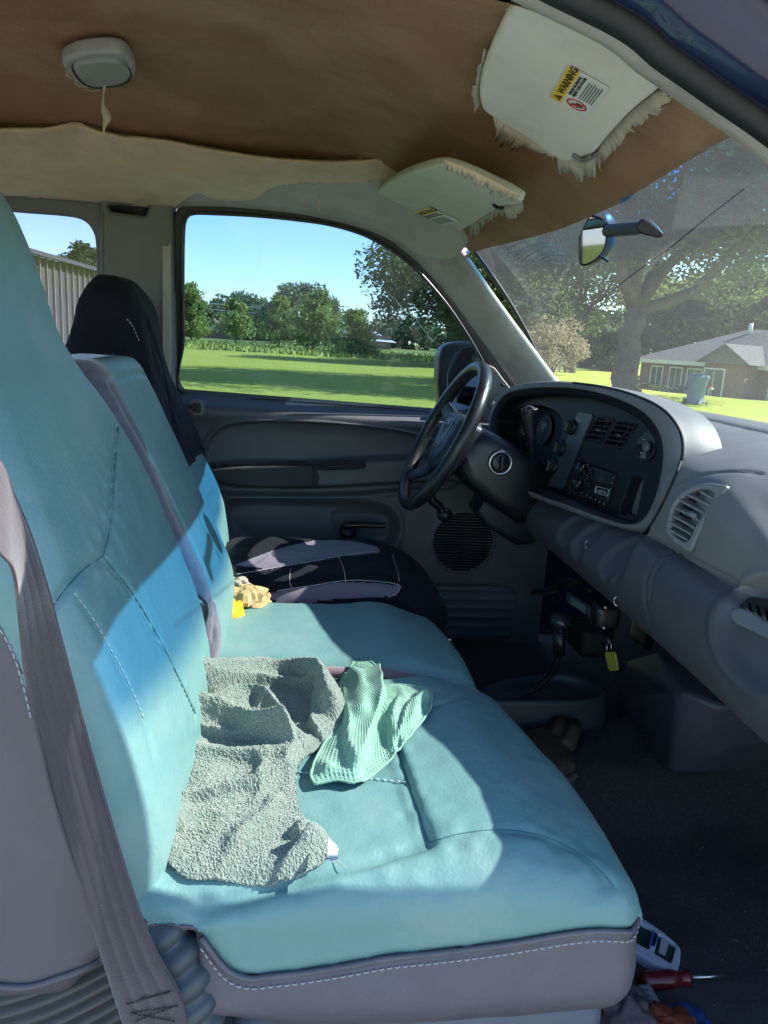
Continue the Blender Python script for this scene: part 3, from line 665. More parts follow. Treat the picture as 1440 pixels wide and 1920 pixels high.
rw = [rr_(1.06, .92), rr_(1.08, .96), rr_(.98, 1.04), rr_(.6, 1.09), rr_(.05, 1.10)]; V = np.array(rw).reshape(-1, 3); F = [(i*24+k, i*24+(k+1) % 24, (i+1)*24+(k+1) % 24, (i+1)*24+k) for i in range(4) for k in range(24)]
obj('lid', V, F, BIN, bn)
for s in (-1, 1): obj('wheel', *g_lathe(bb+np.array([s*.24-.03, .24, .12]), (1, 0, 0), [(.12, 0), (.12, .05), (0, .05)], 18), BLACK, bn)
sp_ = gp_(1343, 27.5); pd = thing('water_standpipe', 'small white water standpipe with a tap on bare soil beside the bin', 'standpipe', tuple(sp_))
obj('pipe', *g_tube([sp_, sp_+[0, 0, .62], sp_+[.05, 0, .66], sp_+[.16, 0, .62]], .035, 8), WHITEP, pd); obj('tap', *g_sphere(sp_+np.array([.0, 0, .70]), (.08, .08, .035)), REDINK, pd)
o = obj('soil_patch', [sp_+np.array([math.cos(a)*1.1*(1+.2*math.sin(3*a))-.3, math.sin(a)*.8, .03]) for a in np.linspace(0, 6.28, 25)[:-1]], [tuple(range(24))], mat('bare_soil', (.22, .15, .09), .95, bump=.5, bscale=20), None, False); tag(o, kind='structure')
mb = gp_(1055, 60); mm = thing('mailbox', 'small white mailbox on a post at the lawn edge, left of the oak trunk', 'mailbox', tuple(mb))
obj('post', *g_box(mb+np.array([0, 0, .5]), (.1, .1, 1.1)), WHITEP, mm, False); obj('box', *g_sweep([mb+[-.1, -.3, 1.15], mb+[-.1, .3, 1.15]], [(-.12, -.1), (.12, -.1), (.12, .06), (.07, .14), (-.07, .14), (-.12, .06)]), WHITEP, mm, False)

# white-roofed building, brick houses, utility poles in the distance
wb = gp_(682, 128); wt = thing('white_building', 'white-roofed low building behind the short bushy pine', 'building', tuple(wb))
e = np.array([gdir(690)[1], -gdir(690)[0], 0]); q_ = np.array([gdir(690)[0], gdir(690)[1], 0])
def WB(x, y, z): return wb+e*x+q_*y+np.array([0, 0, z])
obj('wall', [WB(-5, 0, 0), WB(4.6, 0, 0), WB(4.6, 10, 0), WB(-5, 10, 0), WB(-5, 0, 2.6), WB(4.6, 0, 2.6), WB(4.6, 10, 2.6), WB(-5, 10, 2.6)], [(0, 1, 5, 4), (1, 2, 6, 5), (3, 0, 4, 7), (2, 3, 7, 6)], BRICK, wt, False)
obj('roof', [WB(-5.4, -.5, 1.9), WB(5.6, -.5, 1.5), WB(4.6, 10, 1.9), WB(-5, 10, 1.9), WB(-3.6, 4, 5.0), WB(-1.6, 4, 4.7)], [(0, 1, 5, 4), (1, 2, 5), (2, 3, 4, 5), (3, 0, 4)], mat('white_metal_roof', (.72, .74, .76), .4), wt, False)
for px0, D, lab, wd_ in ((402, 140, 'small brick house with a tan roof behind the thin pine', 4.2), (340, 150, 'brick house far left, mostly behind the leftmost pine', 4.0), (470, 150, 'brick house low in the gap between two pines', 3.6)):
    c = gp_(px0, D); t = thing('far_house', lab, 'house', tuple(c), 'brick houses beyond the field')
    def HB(x, y, z): return c+e*x+q_*y+np.array([0, 0, z])
    obj('wall', [HB(-wd_, 0, 0), HB(wd_, 0, 0), HB(wd_, 6, 0), HB(-wd_, 6, 0), HB(-wd_, 0, 1.9), HB(wd_, 0, 1.9), HB(wd_, 6, 1.9), HB(-wd_, 6, 1.9)], [(0, 1, 5, 4), (1, 2, 6, 5), (3, 0, 4, 7), (2, 3, 7, 6)], BRICK, t, False)
    obj('roof', [HB(-wd_-.4, -.4, 1.8), HB(wd_+.4, -.4, 1.8), HB(wd_+.4, 6.4, 1.8), HB(-wd_-.4, 6.4, 1.8), HB(-wd_*.4, 3, 4.1), HB(wd_*.4, 3, 4.1)], [(0, 1, 5, 4), (1, 2, 5), (2, 3, 4, 5), (3, 0, 4)], mat('tan_roof', (.42, .34, .27), .9), t, False)
POLE = mat('utility_pole_wood', (.12, .10, .085), .9)
tops = []
for px0, top, D, lab in ((630, 566, 118, 'dark wooden utility pole right of the tall dense pine'), (704, 589, 150, 'thin far utility pole right of the white-roofed building'), (872, 610, 60, 'pale steel pole just above the door mirror')):
    b, h = T_at(px0, top, D); t = thing('utility_pole', lab, 'utility pole', tuple(b), 'utility poles'); obj('post', *g_tube([b, b+np.array([0, 0, h])], [.20, .13], 8), POLE if px0 < 800 else WHITEP, t)
    if px0 < 800: obj('crossarm', *g_box(b+np.array([0, 0, h-.6]), (2.2, .12, .14)), POLE, t, False)
    tops.append(b+np.array([0, 0, h-.5]))
WIRE = mat('wire', (.45, .46, .48), .5)
for k, (a0, a1, lab) in enumerate([((330, 560, 110), (602, 577, 118), 'upper power line crossing in front of the far trees'), ((330, 572, 110), (630, 590, 118), 'lower power line crossing in front of the far trees')]):
    p = np.array([*gp_(a0[0], a0[2])[:2], py2z(*a0)]); q = np.array([*gp_(a1[0], a1[2])[:2], py2z(*a1)]); t = np.linspace(0, 1, 20)[:, None]; P = p*(1-t)+q*t; P[:, 2] -= .5*np.sin(t[:, 0]*math.pi)
    o = obj('power_line', *g_tube(P, .035, 5), WIRE); tag(o, lab, 'power line', 'power lines')
# ribbed metal shed behind the truck
sh = thing('metal_shed', 'tan ribbed metal shed seen through the rear side window', 'shed', tuple(gp_(120, 33)))
S0 = gp_(-160, 22); S1 = gp_(262, 41); sx = (S1-S0)/np.linalg.norm(S1-S0); SL = np.linalg.norm(S1-S0); sy = np.array([-sx[1], sx[0], 0])
z0h, z1h = 3.65, 3.65
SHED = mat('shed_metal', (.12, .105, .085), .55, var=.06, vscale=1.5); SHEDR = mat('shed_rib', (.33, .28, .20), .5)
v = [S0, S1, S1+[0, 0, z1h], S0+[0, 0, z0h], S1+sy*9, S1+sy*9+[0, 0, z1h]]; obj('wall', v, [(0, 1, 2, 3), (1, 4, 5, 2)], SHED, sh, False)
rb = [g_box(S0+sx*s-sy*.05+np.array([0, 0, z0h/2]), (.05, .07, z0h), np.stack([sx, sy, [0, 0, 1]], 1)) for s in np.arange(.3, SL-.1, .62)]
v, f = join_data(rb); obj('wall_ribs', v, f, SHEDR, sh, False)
rf_ = [S0-sy*.35+[0, 0, z0h-.02], S1-sy*.35+sx*.4+[0, 0, z1h-.02], S1+sx*.4+sy*8+[0, 0, z1h+1.6], S0+sy*8+[0, 0, z0h+1.6]]
rf2 = [p+np.array([0, 0, .14]) for p in rf_]; obj('roof', rf_+rf2, [(0, 1, 5, 4), (4, 5, 6, 7), (0, 3, 2, 1), (1, 2, 6, 5), (0, 4, 7, 3)], mat('shed_trim', (.10, .09, .08), .6), sh, False)
wc = S0+sx*(SL*.83)-sy*.08+np.array([0, 0, 1.55]); sw = obj('window', *g_box(wc, (1.5, .08, 1.1), np.stack([sx, sy, [0, 0, 1]], 1)), WHITEP, sh, False); obj('pane', *g_box(wc-sy*.05, (1.35, .05, .95), np.stack([sx, sy, [0, 0, 1]], 1)), mat('pale_pane', (.45, .5, .55), .3), sw, False)
b, h = T_at(168, 462, 60); pine('tall_pine', 'tall pine rising behind the metal shed', b, h, 2.6, 9000, .20, leaf_mat('pine_dark', (.045, .07, .03)), 91, None, .55, 9)
# front end of the truck outside the windshield
hd = thing('truck_hood', 'navy truck hood and cowl below the windshield', 'hood', (1.8, 0, 1.1))
rows = [[(x, y, z-.05*(y/.8)**2) for y in np.linspace(-.85, .85, 14)] for x, z in ((1.18, 1.20), (1.5, 1.19), (2.0, 1.15), (2.35, 1.08), (2.4, .9), (2.4, .5))]
obj('hood_panel', *g_grid(rows), PAINT, hd)
rows = [[(x+.10*(1-(y/.8)**2)-.10, y, z) for y in np.linspace(-.8, .8, 14)] for x, z in ((.90, 1.33), (1.0, 1.29), (1.2, 1.21))]
obj('cowl', *g_grid(rows), BLACK, hd)
for y_ in (-.9, .9): obj('fender', *g_box((1.6, y_, .85), (1.5, .04, .6)), PAINT, hd, False)
wp = [pt(1398, 809, X=1.02), pt(1420, 807, X=1.02), pt(1500, 816, X=1.0)]
obj('wiper', *g_tube(smooth(wp, 6), [.006]*6+[.009]*7, 8), BLACK, hd)
for sx_ in (1.75, -.9):
    for y_ in (-.78, .78):
        o = obj('wheel', *g_lathe((sx_, y_-.11, .37), (0, 1, 0), [(.18, .0), (.34, .0), (.37, .04), (.37, .18), (.34, .22), (.18, .22)], 30), RUBBER, cab if sx_ < 0 else hd)
# ================================================================ SEATS
def prof(z, tab):
    t = np.array(tab, float); s = smooth([(a, b) for a, b in t], 10); s = np.array(s); return np.interp(z, s[:, 0], s[:, 1])
def puckers(V, N, lines, amp=.0012, sc=90, w=.03, seed=1):
    """leather gathers along seams"""
    d = np.full(len(V), 9.)
    for L in lines:
        if len(L) > 1: d = np.minimum(d, poly_dist(V, np.array(L)))
    return V+N*(amp*np.exp(-(d/w)**2)*vnoise(V, sc, seed))[:, None]
def backrest(lo, hi, r, hwtab, xtab, crown, res, seed):
    V, F = rblock(lo, hi, r, res); yc = (lo[1]+hi[1])/2; hw0 = (hi[1]-lo[1])/2
    k = prof(V[:, 2], hwtab)/hw0; u = (V[:, 1]-yc)/hw0
    front = sst(V[:, 0], lo[0]+.02, hi[0]-.01)
    V[:, 1] = yc+(V[:, 1]-yc)*k
    V[:, 0] = hi[0]+(V[:, 0]-hi[0])*np.interp(V[:, 2], [1.25, 1.45, 1.60], [1, .70, .42])
    V[:, 0] += prof(V[:, 2], xtab)-hi[0]+front*crown*(1-np.abs(u)**2.4)
    N = normals(V, F); V += N*(.0022*fbm(V, 9, 3, seed)+.00025*fbm(V, 45, 2, seed+3))[:, None]
    return V, F
# ---- passenger seat -------------------------------------------------
ps = thing('passenger_seat', 'nearest seat of the bench, tall teal leather backrest with built-in headrest and wide cushion', 'truck seat', (.1, -.46, .62))
XP = [(.78, -.135), (.90, -.125), (1.0, -.128), (1.10, -.152), (1.22, -.198), (1.32, -.238), (1.40, -.275), (1.48, -.318), (1.58, -.345), (1.70, -.378), (1.85, -.41)]
V, F = backrest((-.34, -.735, .845), (-.13, -.205, 1.675), .045, [(.8, .262), (1.20, .262), (1.30, .250), (1.37, .220), (1.43, .178), (1.50, .155), (1.58, .140), (1.63, .120), (1.68, .085)], XP, .012, .0048, 11)
V[:, 2] -= .050*sst(-V[:, 0], .17, .23)*(1-sst(V[:, 2], .86, 1.05))
T = bvh(V, F)
gA = hits(T, [(226, 700), (222, 800), (215, 880), (208, 980), (193, 1043)]); gB = hits(T, [(193, 1043), (155, 1070), (115, 1115), (85, 1160)])
gC = hits(T, [(193, 1043), (250, 1115), (300, 1200), (340, 1280), (368, 1340)])
gD = hits(T, [(138, 1112), (172, 1158), (205, 1215), (235, 1270), (270, 1350), (290, 1420)])
N = normals(V, F); V = puckers(V, N, [gA, gC], .0018, 80, .035)
V = groove(V, F, [gA, gB, gC], .0075, .0040); V = groove(V, F, [gD], .0025, .006)
SIDEP = np.array(smooth(pts([(-300, 980), (-100, 1080), (0, 1182), (48, 1290), (80, 1400), (118, 1540), (160, 1660), (205, 1745), (225, 1850), (200, 2100), (-300, 2100)], Y=-.735), 5, True))[:, [0, 2]]
N = normals(V, F)
split('backrest', TEAL, 'backrest_side', GREYV, V, F, lambda C: (C[:, 1] < -.700) & inside(C[:, [0, 2]], SIDEP), ps)
T = bvh(V, F); PBT = T
SEAM = mat('seam_dark_teal', (.055, .125, .135), .8)  # darker teal line along the sewn seams
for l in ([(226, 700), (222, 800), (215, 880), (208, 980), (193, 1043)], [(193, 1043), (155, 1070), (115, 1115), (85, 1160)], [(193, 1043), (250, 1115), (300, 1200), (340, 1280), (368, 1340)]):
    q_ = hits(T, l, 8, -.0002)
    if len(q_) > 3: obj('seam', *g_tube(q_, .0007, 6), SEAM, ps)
sd = hits(T, [(138, 1112), (172, 1158), (205, 1215), (235, 1270), (270, 1350)], 6, .0006)
obj('stitching', *g_stitches(sd, .008, .0052, .0007), THREAD, ps)
sd = hits(T, [(0, 1178), (25, 1225), (44, 1285), (60, 1350)], 6, .001)
if len(sd) > 3: obj('stitching', *g_stitches(sd, .008, .0052, .0008), THREADG, ps)
hm = hits(T, [(-40, 1840), (0, 1846), (60, 1846), (120, 1828), (170, 1806), (200, 1780), (204, 1745)], 6, .002)
if len(hm) > 3: obj('hem', *g_tube(hm, .004, 8), GREYV, ps)

# cushion
PCP = [(-.25, .905), (-.10, .900), (-.075, .882), (-.045, .842), (.0, .838), (.11, .848), (.25, .862), (.35, .874), (.42, .864), (.5, .85)]
def cushion(lo, hi, r, res, seed, near=0.0):
    V, F = rblock(lo, hi, r, res); X, Y, Z = V.T
    top = sst(Z, lo[2]+.05, hi[2]-.01); u = (Y-(lo[1]+hi[1])/2)/((hi[1]-lo[1])/2)
    V[:, 2] += top*(-.03*sst(X, hi[0]-.20, hi[0]+.02)-.012*np.abs(u)**3+.010*np.exp(-((X-(hi[0]-.14))/.07)**2))
    return V, F
V, F = cushion((-.22, -.735, .735), (.425, -.212, .952), .05, .0046, 3)
# plan view: the front edge runs back a little towards the middle of the truck
V[:, 0] -= .045*sst(V[:, 1], -.6, -.21)*sst(V[:, 0], .0, .42)
# near rear corner is cut away round the hinge
V[:, 1] += .13*sst(-V[:, 0], .078, .102)*sst(-V[:, 1], .50, .73)*(1-sst(V[:, 2], .865, .90))
V[:, 2] += .030*sst(-V[:, 0], -.03, .06)*(1-sst(V[:, 2], .74, .86))
# overhanging lip and tuck of the vinyl side
V[:, 1] -= .010*np.exp(-((V[:, 2]-.80)/.035)**2)*sst(-V[:, 1], .60, .73)
T = bvh(V, F)
cen = smooth(pts([(330, 1660), (520, 1650), (660, 1618), (803, 1580), (775, 1500), (752, 1430), (700, 1330), (640, 1265), (430, 1262), (250, 1500)], Z=.945), 5, True); cen2 = np.array(cen)[:, :2]
d = sdf(V[:, :2], cen2); V[:, 2] -= .011*(1-sst(d, -.020, .014))*sst(V[:, 2], .88, .93)
T = bvh(V, F)
c1 = hits(T, [(745, 1405), (757, 1445), (778, 1505), (803, 1580)]); c2 = hits(T, [(803, 1580), (730, 1604), (640, 1630), (540, 1655), (430, 1690), (375, 1712)])
c3 = hits(T, [(803, 1580), (870, 1562), (950, 1556), (1030, 1572), (1100, 1610), (1150, 1660)]); c4 = hits(T, [(540, 1448), (650, 1458), (768, 1468)])
c5 = hits(T, [(790, 1332), (850, 1312), (905, 1300)]); c6 = hits(T, [(300, 1735), (345, 1730), (380, 1722), (372, 1708), (430, 1688)])
N = normals(V, F); V = puckers(V, N, [c2, c3, c1], .0022, 60, .035, 4)
V += N*(.0024*fbm(V, 8, 3, 6)+.0007*fbm(V, 40, 2, 8)*sst(V[:, 2], .85, .93))[:, None]
V = groove(V, F, [c1], .006, .0045); V = groove(V, F, [c2, c6], .005, .009); V = groove(V, F, [c3, c4, c5], .0022, .005)
pipe = [np.array((x, -.760, prof(x, PCP))) for x in np.linspace(-.078, .40, 60)]
TP = bvh(V, F)
pl_ = []
for p in pipe:
    q = TP.ray_cast(Vector((p[0], -1.2, p[2])), Vector((0, 1, 0)))[0]
    if q is not None: pl_.append(np.array(q))
# carry the piping round the front corner
for a in np.linspace(0, 1, 14)[1:]:
    q = TP.ray_cast(Vector((.9, -.735+.10*a, .866)), Vector((-1, 0, 0)))[0]
    if q is not None and q.x > pl_[-1][0]-.05: pl_.append(np.array(q))
pl_ = smooth(pl_[::3], 4)
V = groove(V, F, [pl_], .004, .006)
dz_ = prof(V[:, 0], PCP)-V[:, 2]; kz = (np.abs(dz_) < .0027) & ((V[:, 1] < -.6) | (V[:, 0] > .3)); V[kz, 2] += dz_[kz]
split('cushion', TEAL, 'cushion_side', GREYV, V, F, lambda C: C[:, 2] < prof(C[:, 0], PCP), ps)
obj('piping', *g_tube(np.array(pl_)+[0, -.0005, -.0008], .0034, 8), GREYV, ps)
st = np.array(pl_)+[0, -.0035, -.0105]
obj('stitching', *g_stitches(st, .0085, .0055, .0008, up=(0, -1, 0), lift=.0012), THREADG, ps)
PCT = bvh(V, F)
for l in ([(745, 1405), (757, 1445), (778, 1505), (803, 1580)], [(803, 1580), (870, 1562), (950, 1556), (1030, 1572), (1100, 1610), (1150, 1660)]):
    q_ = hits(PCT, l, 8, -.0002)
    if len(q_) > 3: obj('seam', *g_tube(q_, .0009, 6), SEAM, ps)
sd = hits(PCT, [(545, 1448), (650, 1458), (768, 1468)], 6, .0012); obj('stitching', *g_stitches(sd, .009, .006, .0008), THREAD, ps)
# base and hinge bellows
V, F = rblock((-.06, -.705, .50), (.405, -.22, .742), .03, .02); V[:, 2] += .012*np.sin((V[:, 0]+.06)/.46*math.pi)*0
V[:, 2] -= .006*sst(V[:, 0], .3, .4); obj('seat_base', V, F, SEATBASE, ps)
def bellows(path, r0, r1, ribs, flat=1.0, sub=7):
    P = resample(smooth(path, 8), ribs*sub+1); t = np.arange(len(P))/sub % 1; base = np.linspace(r0, r1, len(P))
    return g_tube(P, base*(.80+.20*np.sin(math.pi*np.clip(t*1.15, 0, 1))**.6), 40, True, (0, 1, 0), flat)
obj('hinge_bellows', *bellows([pt(268, 1690, Y=-.70), pt(300, 1752, Y=-.715), pt(334, 1832, Y=-.725), pt(350, 1930, Y=-.725), pt(352, 2010, Y=-.72)], .030, .056, 9), mat('bellows_rubber', (.050, .060, .068), .45, bump=.2), ps)
BELG = mat('bellows_grey', (.075, .072, .066), .6, bump=.2)
rows = []
for k in range(60):
    t = k/59*8; ph = t % 1; dy = .012*math.sin(math.pi*min(ph*1.2, 1))**.7
    row = []
    for u in np.linspace(0, 1, 24):
        px, py = -160+u*410, 1905-u*118+25*math.sin(math.pi*u)+t*24-60
        p = pt(px, py, Y=-.690); p[1] -= dy+.01*math.sin(u*math.pi); row.append(p)
    rows.append(row)
obj('seat_gaiter', *g_grid(rows), BELG, ps)

# ---- middle seat ----------------------------------------------------
ms = thing('middle_seat', 'narrow middle section of the bench, teal front with dark velour edging', 'truck seat', (.1, -.03, .62))
XM = [(.75, -.17), (.86, -.142), (.95, -.120), (1.02, -.124), (1.09, -.148), (1.16, -.180), (1.28, -.232), (1.38, -.278), (1.44, -.305), (1.5, -.33)]
V, F = backrest((-.275, -.197, .80), (-.13, .150, 1.445), .028, [(.75, .174), (1.5, .168)], XM, .010, .0045, 31)
T = bvh(V, F)
m1 = hits(T, [(206, 718), (250, 800), (300, 890), (345, 985), (380, 1060), (402, 1130), (400, 1200)]); m2 = hits(T, [(205, 716), (230, 706), (258, 700), (270, 700)])
V = groove(V, F, [m1, m2], .004, .0045)
def pm(C): return (C[:, 1] < -.150) | ((C[:, 2] > 1.415) & (C[:, 0] < prof(C[:, 2], XM)-.025))
split('backrest', TEAL, 'backrest_edge', VELOUR, V, F, pm, ms)
MBT = bvh(V, F)
V, F = cushion((-.18, -.200, .76), (.352, .150, .952), .04, .005, 5); V[:, 2] -= .004
V[:, 0] -= .02*sst(V[:, 1], -.1, .15)*sst(V[:, 0], .1, .35)
N = normals(V, F); V += N*(.0022*fbm(V, 8, 3, 16))[:, None]
T = bvh(V, F); split('cushion', TEAL, 'cushion_side', GREYV, V, F, lambda C: C[:, 2] < .84, ms); MCT = T
strip = [np.array((x, -.206, .934-.045*sst(np.array([x]), .15, .37)[0])) for x in np.linspace(-.12, .345, 40)]
obj('velour_strip', *g_tube(strip, .010, 10), mat('mauve_velour', (.20, .13, .165), .9, bump=.6, bscale=500, sheen=.5, spec=.1), ms)
V, F = rblock((-.08, -.19, .50), (.33, .14, .765), .02, .03); obj('seat_base', V, F, SEATBASE, ms)
# round hinge cap showing at the foot of the backrest
obj('hinge_cap', *g_lathe(pt(352, 1150, Y=-.205), (0, -1, 0), [(.034, -.01), (.034, .006), (.028, .011), (0, .012)], 28), BLACK, ms)

# ---- driver seat ----------------------------------------------------
ds = thing('driver_seat', 'far seat behind the steering wheel, dressed in a loose black and mauve cover', 'truck seat', (.1, .43, .62))
XD = [(.75, -.19), (.90, -.170), (1.0, -.178), (1.10, -.200), (1.22, -.262), (1.34, -.312), (1.42, -.337), (1.50, -.350), (1.58, -.368), (1.66, -.40)]
hwd = [(.75, .250), (1.22, .250), (1.34, .210), (1.43, .148), (1.50, .126), (1.56, .112), (1.60, .096), (1.68, .07)]
V, F = backrest((-.30, .185, .80), (-.145, .665, 1.555), .08, [(a, b-.022*(a > 1.2)) for a, b in hwd], XD, .012, .010, 41)
obj('backrest', V, F, TEAL, ds)
COVER = mat('black_seat_cover', (.007, .008, .013), .8, bump=.5, bscale=900, sheen=.03, spec=.15, var=.15)
MAUVE = mat('mauve_seat_cover', (.155, .120, .165), .85, bump=.5, bscale=900, sheen=.3, spec=.15, var=.08)
V, F = backrest((-.352, .160, 1.02), (-.118, .690, 1.605), .085, [(a, b+.012) for a, b in hwd], [(a, b+.010) for a, b in XD], .012, .0055, 43)
k = V[:, 2] > 1.22
T = bvh(V, F)
folds = [hits(T, l) for l in ([(245, 590), (262, 650), (285, 730), (300, 800), (312, 850)], [(272, 590), (295, 660), (318, 750), (335, 830)], [(235, 600), (250, 640), (268, 700)], [(205, 660), (215, 700), (240, 760)])]
V = groove(V, F, folds, .006, .007)
oval = hits(T, smooth([(200, 605), (216, 596), (234, 606), (238, 632), (228, 655), (210, 652), (200, 630)], 4, True), 0)
V = groove(V, F, [oval], .005, .005)
N = normals(V, F); V += N*(.004*fbm(V*np.array([1, 1, .35]), 22, 3, 9))[:, None]
C = V[F].mean(1); keep = C[:, 2] > (1.12+.16*sst(C[:, 0], -.27, -.19)); u, inv = np.unique(F[keep], return_inverse=True)
obj('seat_cover', V[u], inv.reshape(-1, 4), COVER, ds)
T = bvh(V, F); sd = hits(T, [(238, 598), (250, 615), (262, 642)], 6, .001)
if len(sd) > 2: obj('stitching', *g_stitches(sd, .008, .005, .0009), THREADG, ds)
V, F = cushion((-.18, .165, .78), (.375, .690, .982), .055, .005, 9)
V[:, 2] -= .02*sst(V[:, 0], .18, .38)+.035*sst(V[:, 1], .46, .69)*(V[:, 2] > .85)
N = normals(V, F); V += N*(.005*fbm(V, 10, 3, 19))[:, None]
T = bvh(V, F)
q1 = hits(T, [(440, 1070), (520, 1065), (600, 1050), (640, 1043), (710, 1034)]); q2 = hits(T, [(500, 1112), (560, 1100), (650, 1090), (740, 1095)])
V = groove(V, F, [q1, q2], .004, .006)
BF = [np.array(hits(T, l, 5))[:, :2] for l in ([(440, 1060), (520, 1030), (600, 1013), (680, 1018), (712, 1034), (640, 1042), (560, 1056), (500, 1066)], [(495, 1110), (560, 1098), (650, 1088), (742, 1094), (748, 1106), (730, 1118), (640, 1122), (520, 1138)])]
def band(C):
    return (inside(C[:, :2], BF[0]) | inside(C[:, :2], BF[1])) & (C[:, 2] > .9)
def band_old(C):
    return ((C[:, 1] > .455+.04*(C[:, 0]-.1)) & (C[:, 1] < .63)) & (C[:, 2] > .9) & (C[:, 0] < .25) | ((C[:, 1] > .17) & (C[:, 1] < .285-.10*(C[:, 0]-.1)) & (C[:, 2] > .90) & (C[:, 0] < .26))
split('cushion_cover', COVER, 'cover_band', MAUVE, V, F, band, ds); DCT = bvh(V, F)
for l in ([(545, 1066), (543, 1090), (548, 1104)], [(635, 1043), (645, 1070), (648, 1092)], [(735, 1040), (745, 1070), (748, 1090)], [(440, 1078), (520, 1064), (600, 1050), (640, 1042), (708, 1033)], [(520, 1108), (580, 1099), (660, 1088), (742, 1095), (745, 1110), (728, 1120)]):
    s_ = hits(DCT, l, 8, .001)
    if len(s_) > 2: obj('stitching', *g_tube(s_, .0008, 5), THREADG, ds)
V, F = rblock((-.08, .19, .50), (.36, .66, .80), .02, .03); obj('seat_base', V, F, SEATBASE, ds)

# ---- seat belt ------------------------------------------------------
BELT = mat('belt_webbing', (.044, .035, .040), .7, bump=.5, bscale=500, sheen=.5, spec=.3, var=.08, vscale=30)
sbt = thing('seat_belt', 'mauve-grey woven seat belt hanging down in front of the near seat side', 'seat belt', (-.1, -.8, .8))
E1 = [(-60, 960, -.93), (0, 1035, -.92), (25, 1070, -.905), (36, 1150, -.86), (48, 1260, -.825), (70, 1370, -.812), (100, 1500, -.808), (150, 1660, -.80), (200, 1820, -.79), (232, 1920, -.78), (250, 1990, -.78)]
E2 = [(-60, 790, -.885), (0, 868, -.88), (24, 925, -.875), (52, 990, -.87), (82, 1080, -.855), (107, 1170, -.825), (160, 1370, -.79), (205, 1530, -.79), (255, 1690, -.785), (292, 1782, -.78), (330, 1850, -.775), (347, 1900, -.77), (350, 1990, -.77)]
e1 = resample(smooth([pt(a, b, Y=c) for a, b, c in E1], 8), 130); e2 = resample(smooth([pt(a, b, Y=c) for a, b, c in E2], 8), 130)
rows = []
for t in np.linspace(0, 1, 41):
    p = e1*(1-t)+e2*t; p[:, 1] -= .0015*abs(math.sin(t*math.pi*4))+.002*np.sin(np.linspace(0, 9, 130)); rows.append(p)
v, f = g_grid(rows); o = obj('webbing', v, f, BELT, sbt)
sm = o.modifiers.new('thick', 'SOLIDIFY'); sm.thickness = .0014; sm.offset = 0
for e in (e1, e2): obj('woven_edge', *g_tube(e, .0013, 6), mat('belt_edge', (.10, .08, .09), .8, bump=.8, bscale=1200, spec=.2), sbt)
BT = bvh(v, f)
for l in ([(237, 1880), (330, 1852)], [(245, 1896), (335, 1882)], [(245, 1896), (330, 1912)], [(330, 1882), (252, 1912)], [(262, 1870), (318, 1858)]):
    s_ = hits(BT, l, 8, .002)
    if len(s_) > 2: obj('stitching', *g_stitches(s_, .004, .003, .0007, up=(0, -1, 0)), BLACKINK, sbt)
# ================================================================ DRIVER DOOR
door = thing('driver_door', 'far dark grey door with window crank, armrest and big scratched window, behind the steering wheel', 'truck door', (.1, .76, .6))
DP = ((0, .735, 1.0), (0, 1, 0))                       # door skin plane
def dxz(l, n=6, closed=True): return np.array(smooth(pts(l, pl=DP), n, closed))[:, [0, 2]]
gx = np.arange(-.40, .80, .0042); gz = np.arange(.60, 1.365, .0042); GX, GZ = np.meshgrid(gx, gz, indexing='ij'); Q = np.c_[GX.ravel(), GZ.ravel()]
H = np.zeros(len(Q))                                   # inward relief (towards the cab)
# upper roll below the window sill
H += .020*np.exp(-((Q[:, 1]-1.30)/.05)**2)
ins = dxz([(383, 868), (388, 835), (402, 812), (432, 793), (485, 783), (560, 780), (640, 784), (710, 793), (765, 808), (820, 835), (850, 868), (850, 905), (700, 925), (520, 930), (400, 920)])
d = sdf(Q, ins); H -= .016*(1-sst(d, -.010, .002)); H += .006*np.exp(-((d-.006)/.005)**2)
ledge = dxz([(385, 880), (400, 870), (480, 865), (585, 865), (700, 858), (860, 852), (960, 850), (960, 905), (850, 903), (720, 908), (585, 915), (470, 914), (405, 905), (388, 895)])
d = sdf(Q, ledge); H += .042*(1-sst(d, -.012, .006))
pad = dxz([(392, 880), (402, 872), (480, 868), (583, 868), (585, 912), (475, 911), (405, 903), (393, 892)]); d = sdf(Q, pad); H += .005*(1-sst(d, -.006, .001))
low = dxz([(415, 965), (430, 940), (470, 933), (560, 934), (660, 938), (715, 945), (742, 965), (745, 1000), (732, 1030), (700, 1050), (600, 1060), (520, 1048), (450, 1020), (420, 990)])
d = sdf(Q, low); H -= .022*(1-sst(d, -.030, .004)); H += .006*np.exp(-((d-.008)/.010)**2)
crk = dxz([(625, 968), (650, 962), (720, 966), (748, 985), (745, 1010), (700, 1018), (640, 1012)]); d = sdf(Q, crk); H -= .006*(1-sst(d, -.01, .01))
spc = pt(868, 1016, pl=DP)[[0, 2]]; dr = np.linalg.norm(Q-spc, axis=1); SR = .098
H += .004*(1-sst(dr, SR-.002, SR+.004)); H -= .004*(1-sst(dr, SR-.008, SR-.004))
kick = dxz([(800, 1098), (880, 1096), (935, 1097), (962, 1106), (970, 1130), (960, 1200), (940, 1222), (860, 1226), (780, 1226), (780, 1110)]); d = sdf(Q, kick); H -= .010*(1-sst(d, -.008, .001))
zz = (Q[:, 1]*1000 % 30)/30; H += .004*(d < -.012)*np.exp(-((zz-.5)/.13)**2)
H += .0012*fbm(Q, 7, 3, 2)
V = np.c_[Q[:, 0], .735+0.02*sst(1.0-Q[:, 1], -.36, .3)*0-H+.055*sst(Q[:, 1], 1.315, 1.362), Q[:, 1]]
n, m = GX.shape; _, F = g_grid(V.reshape(n, m, 3))
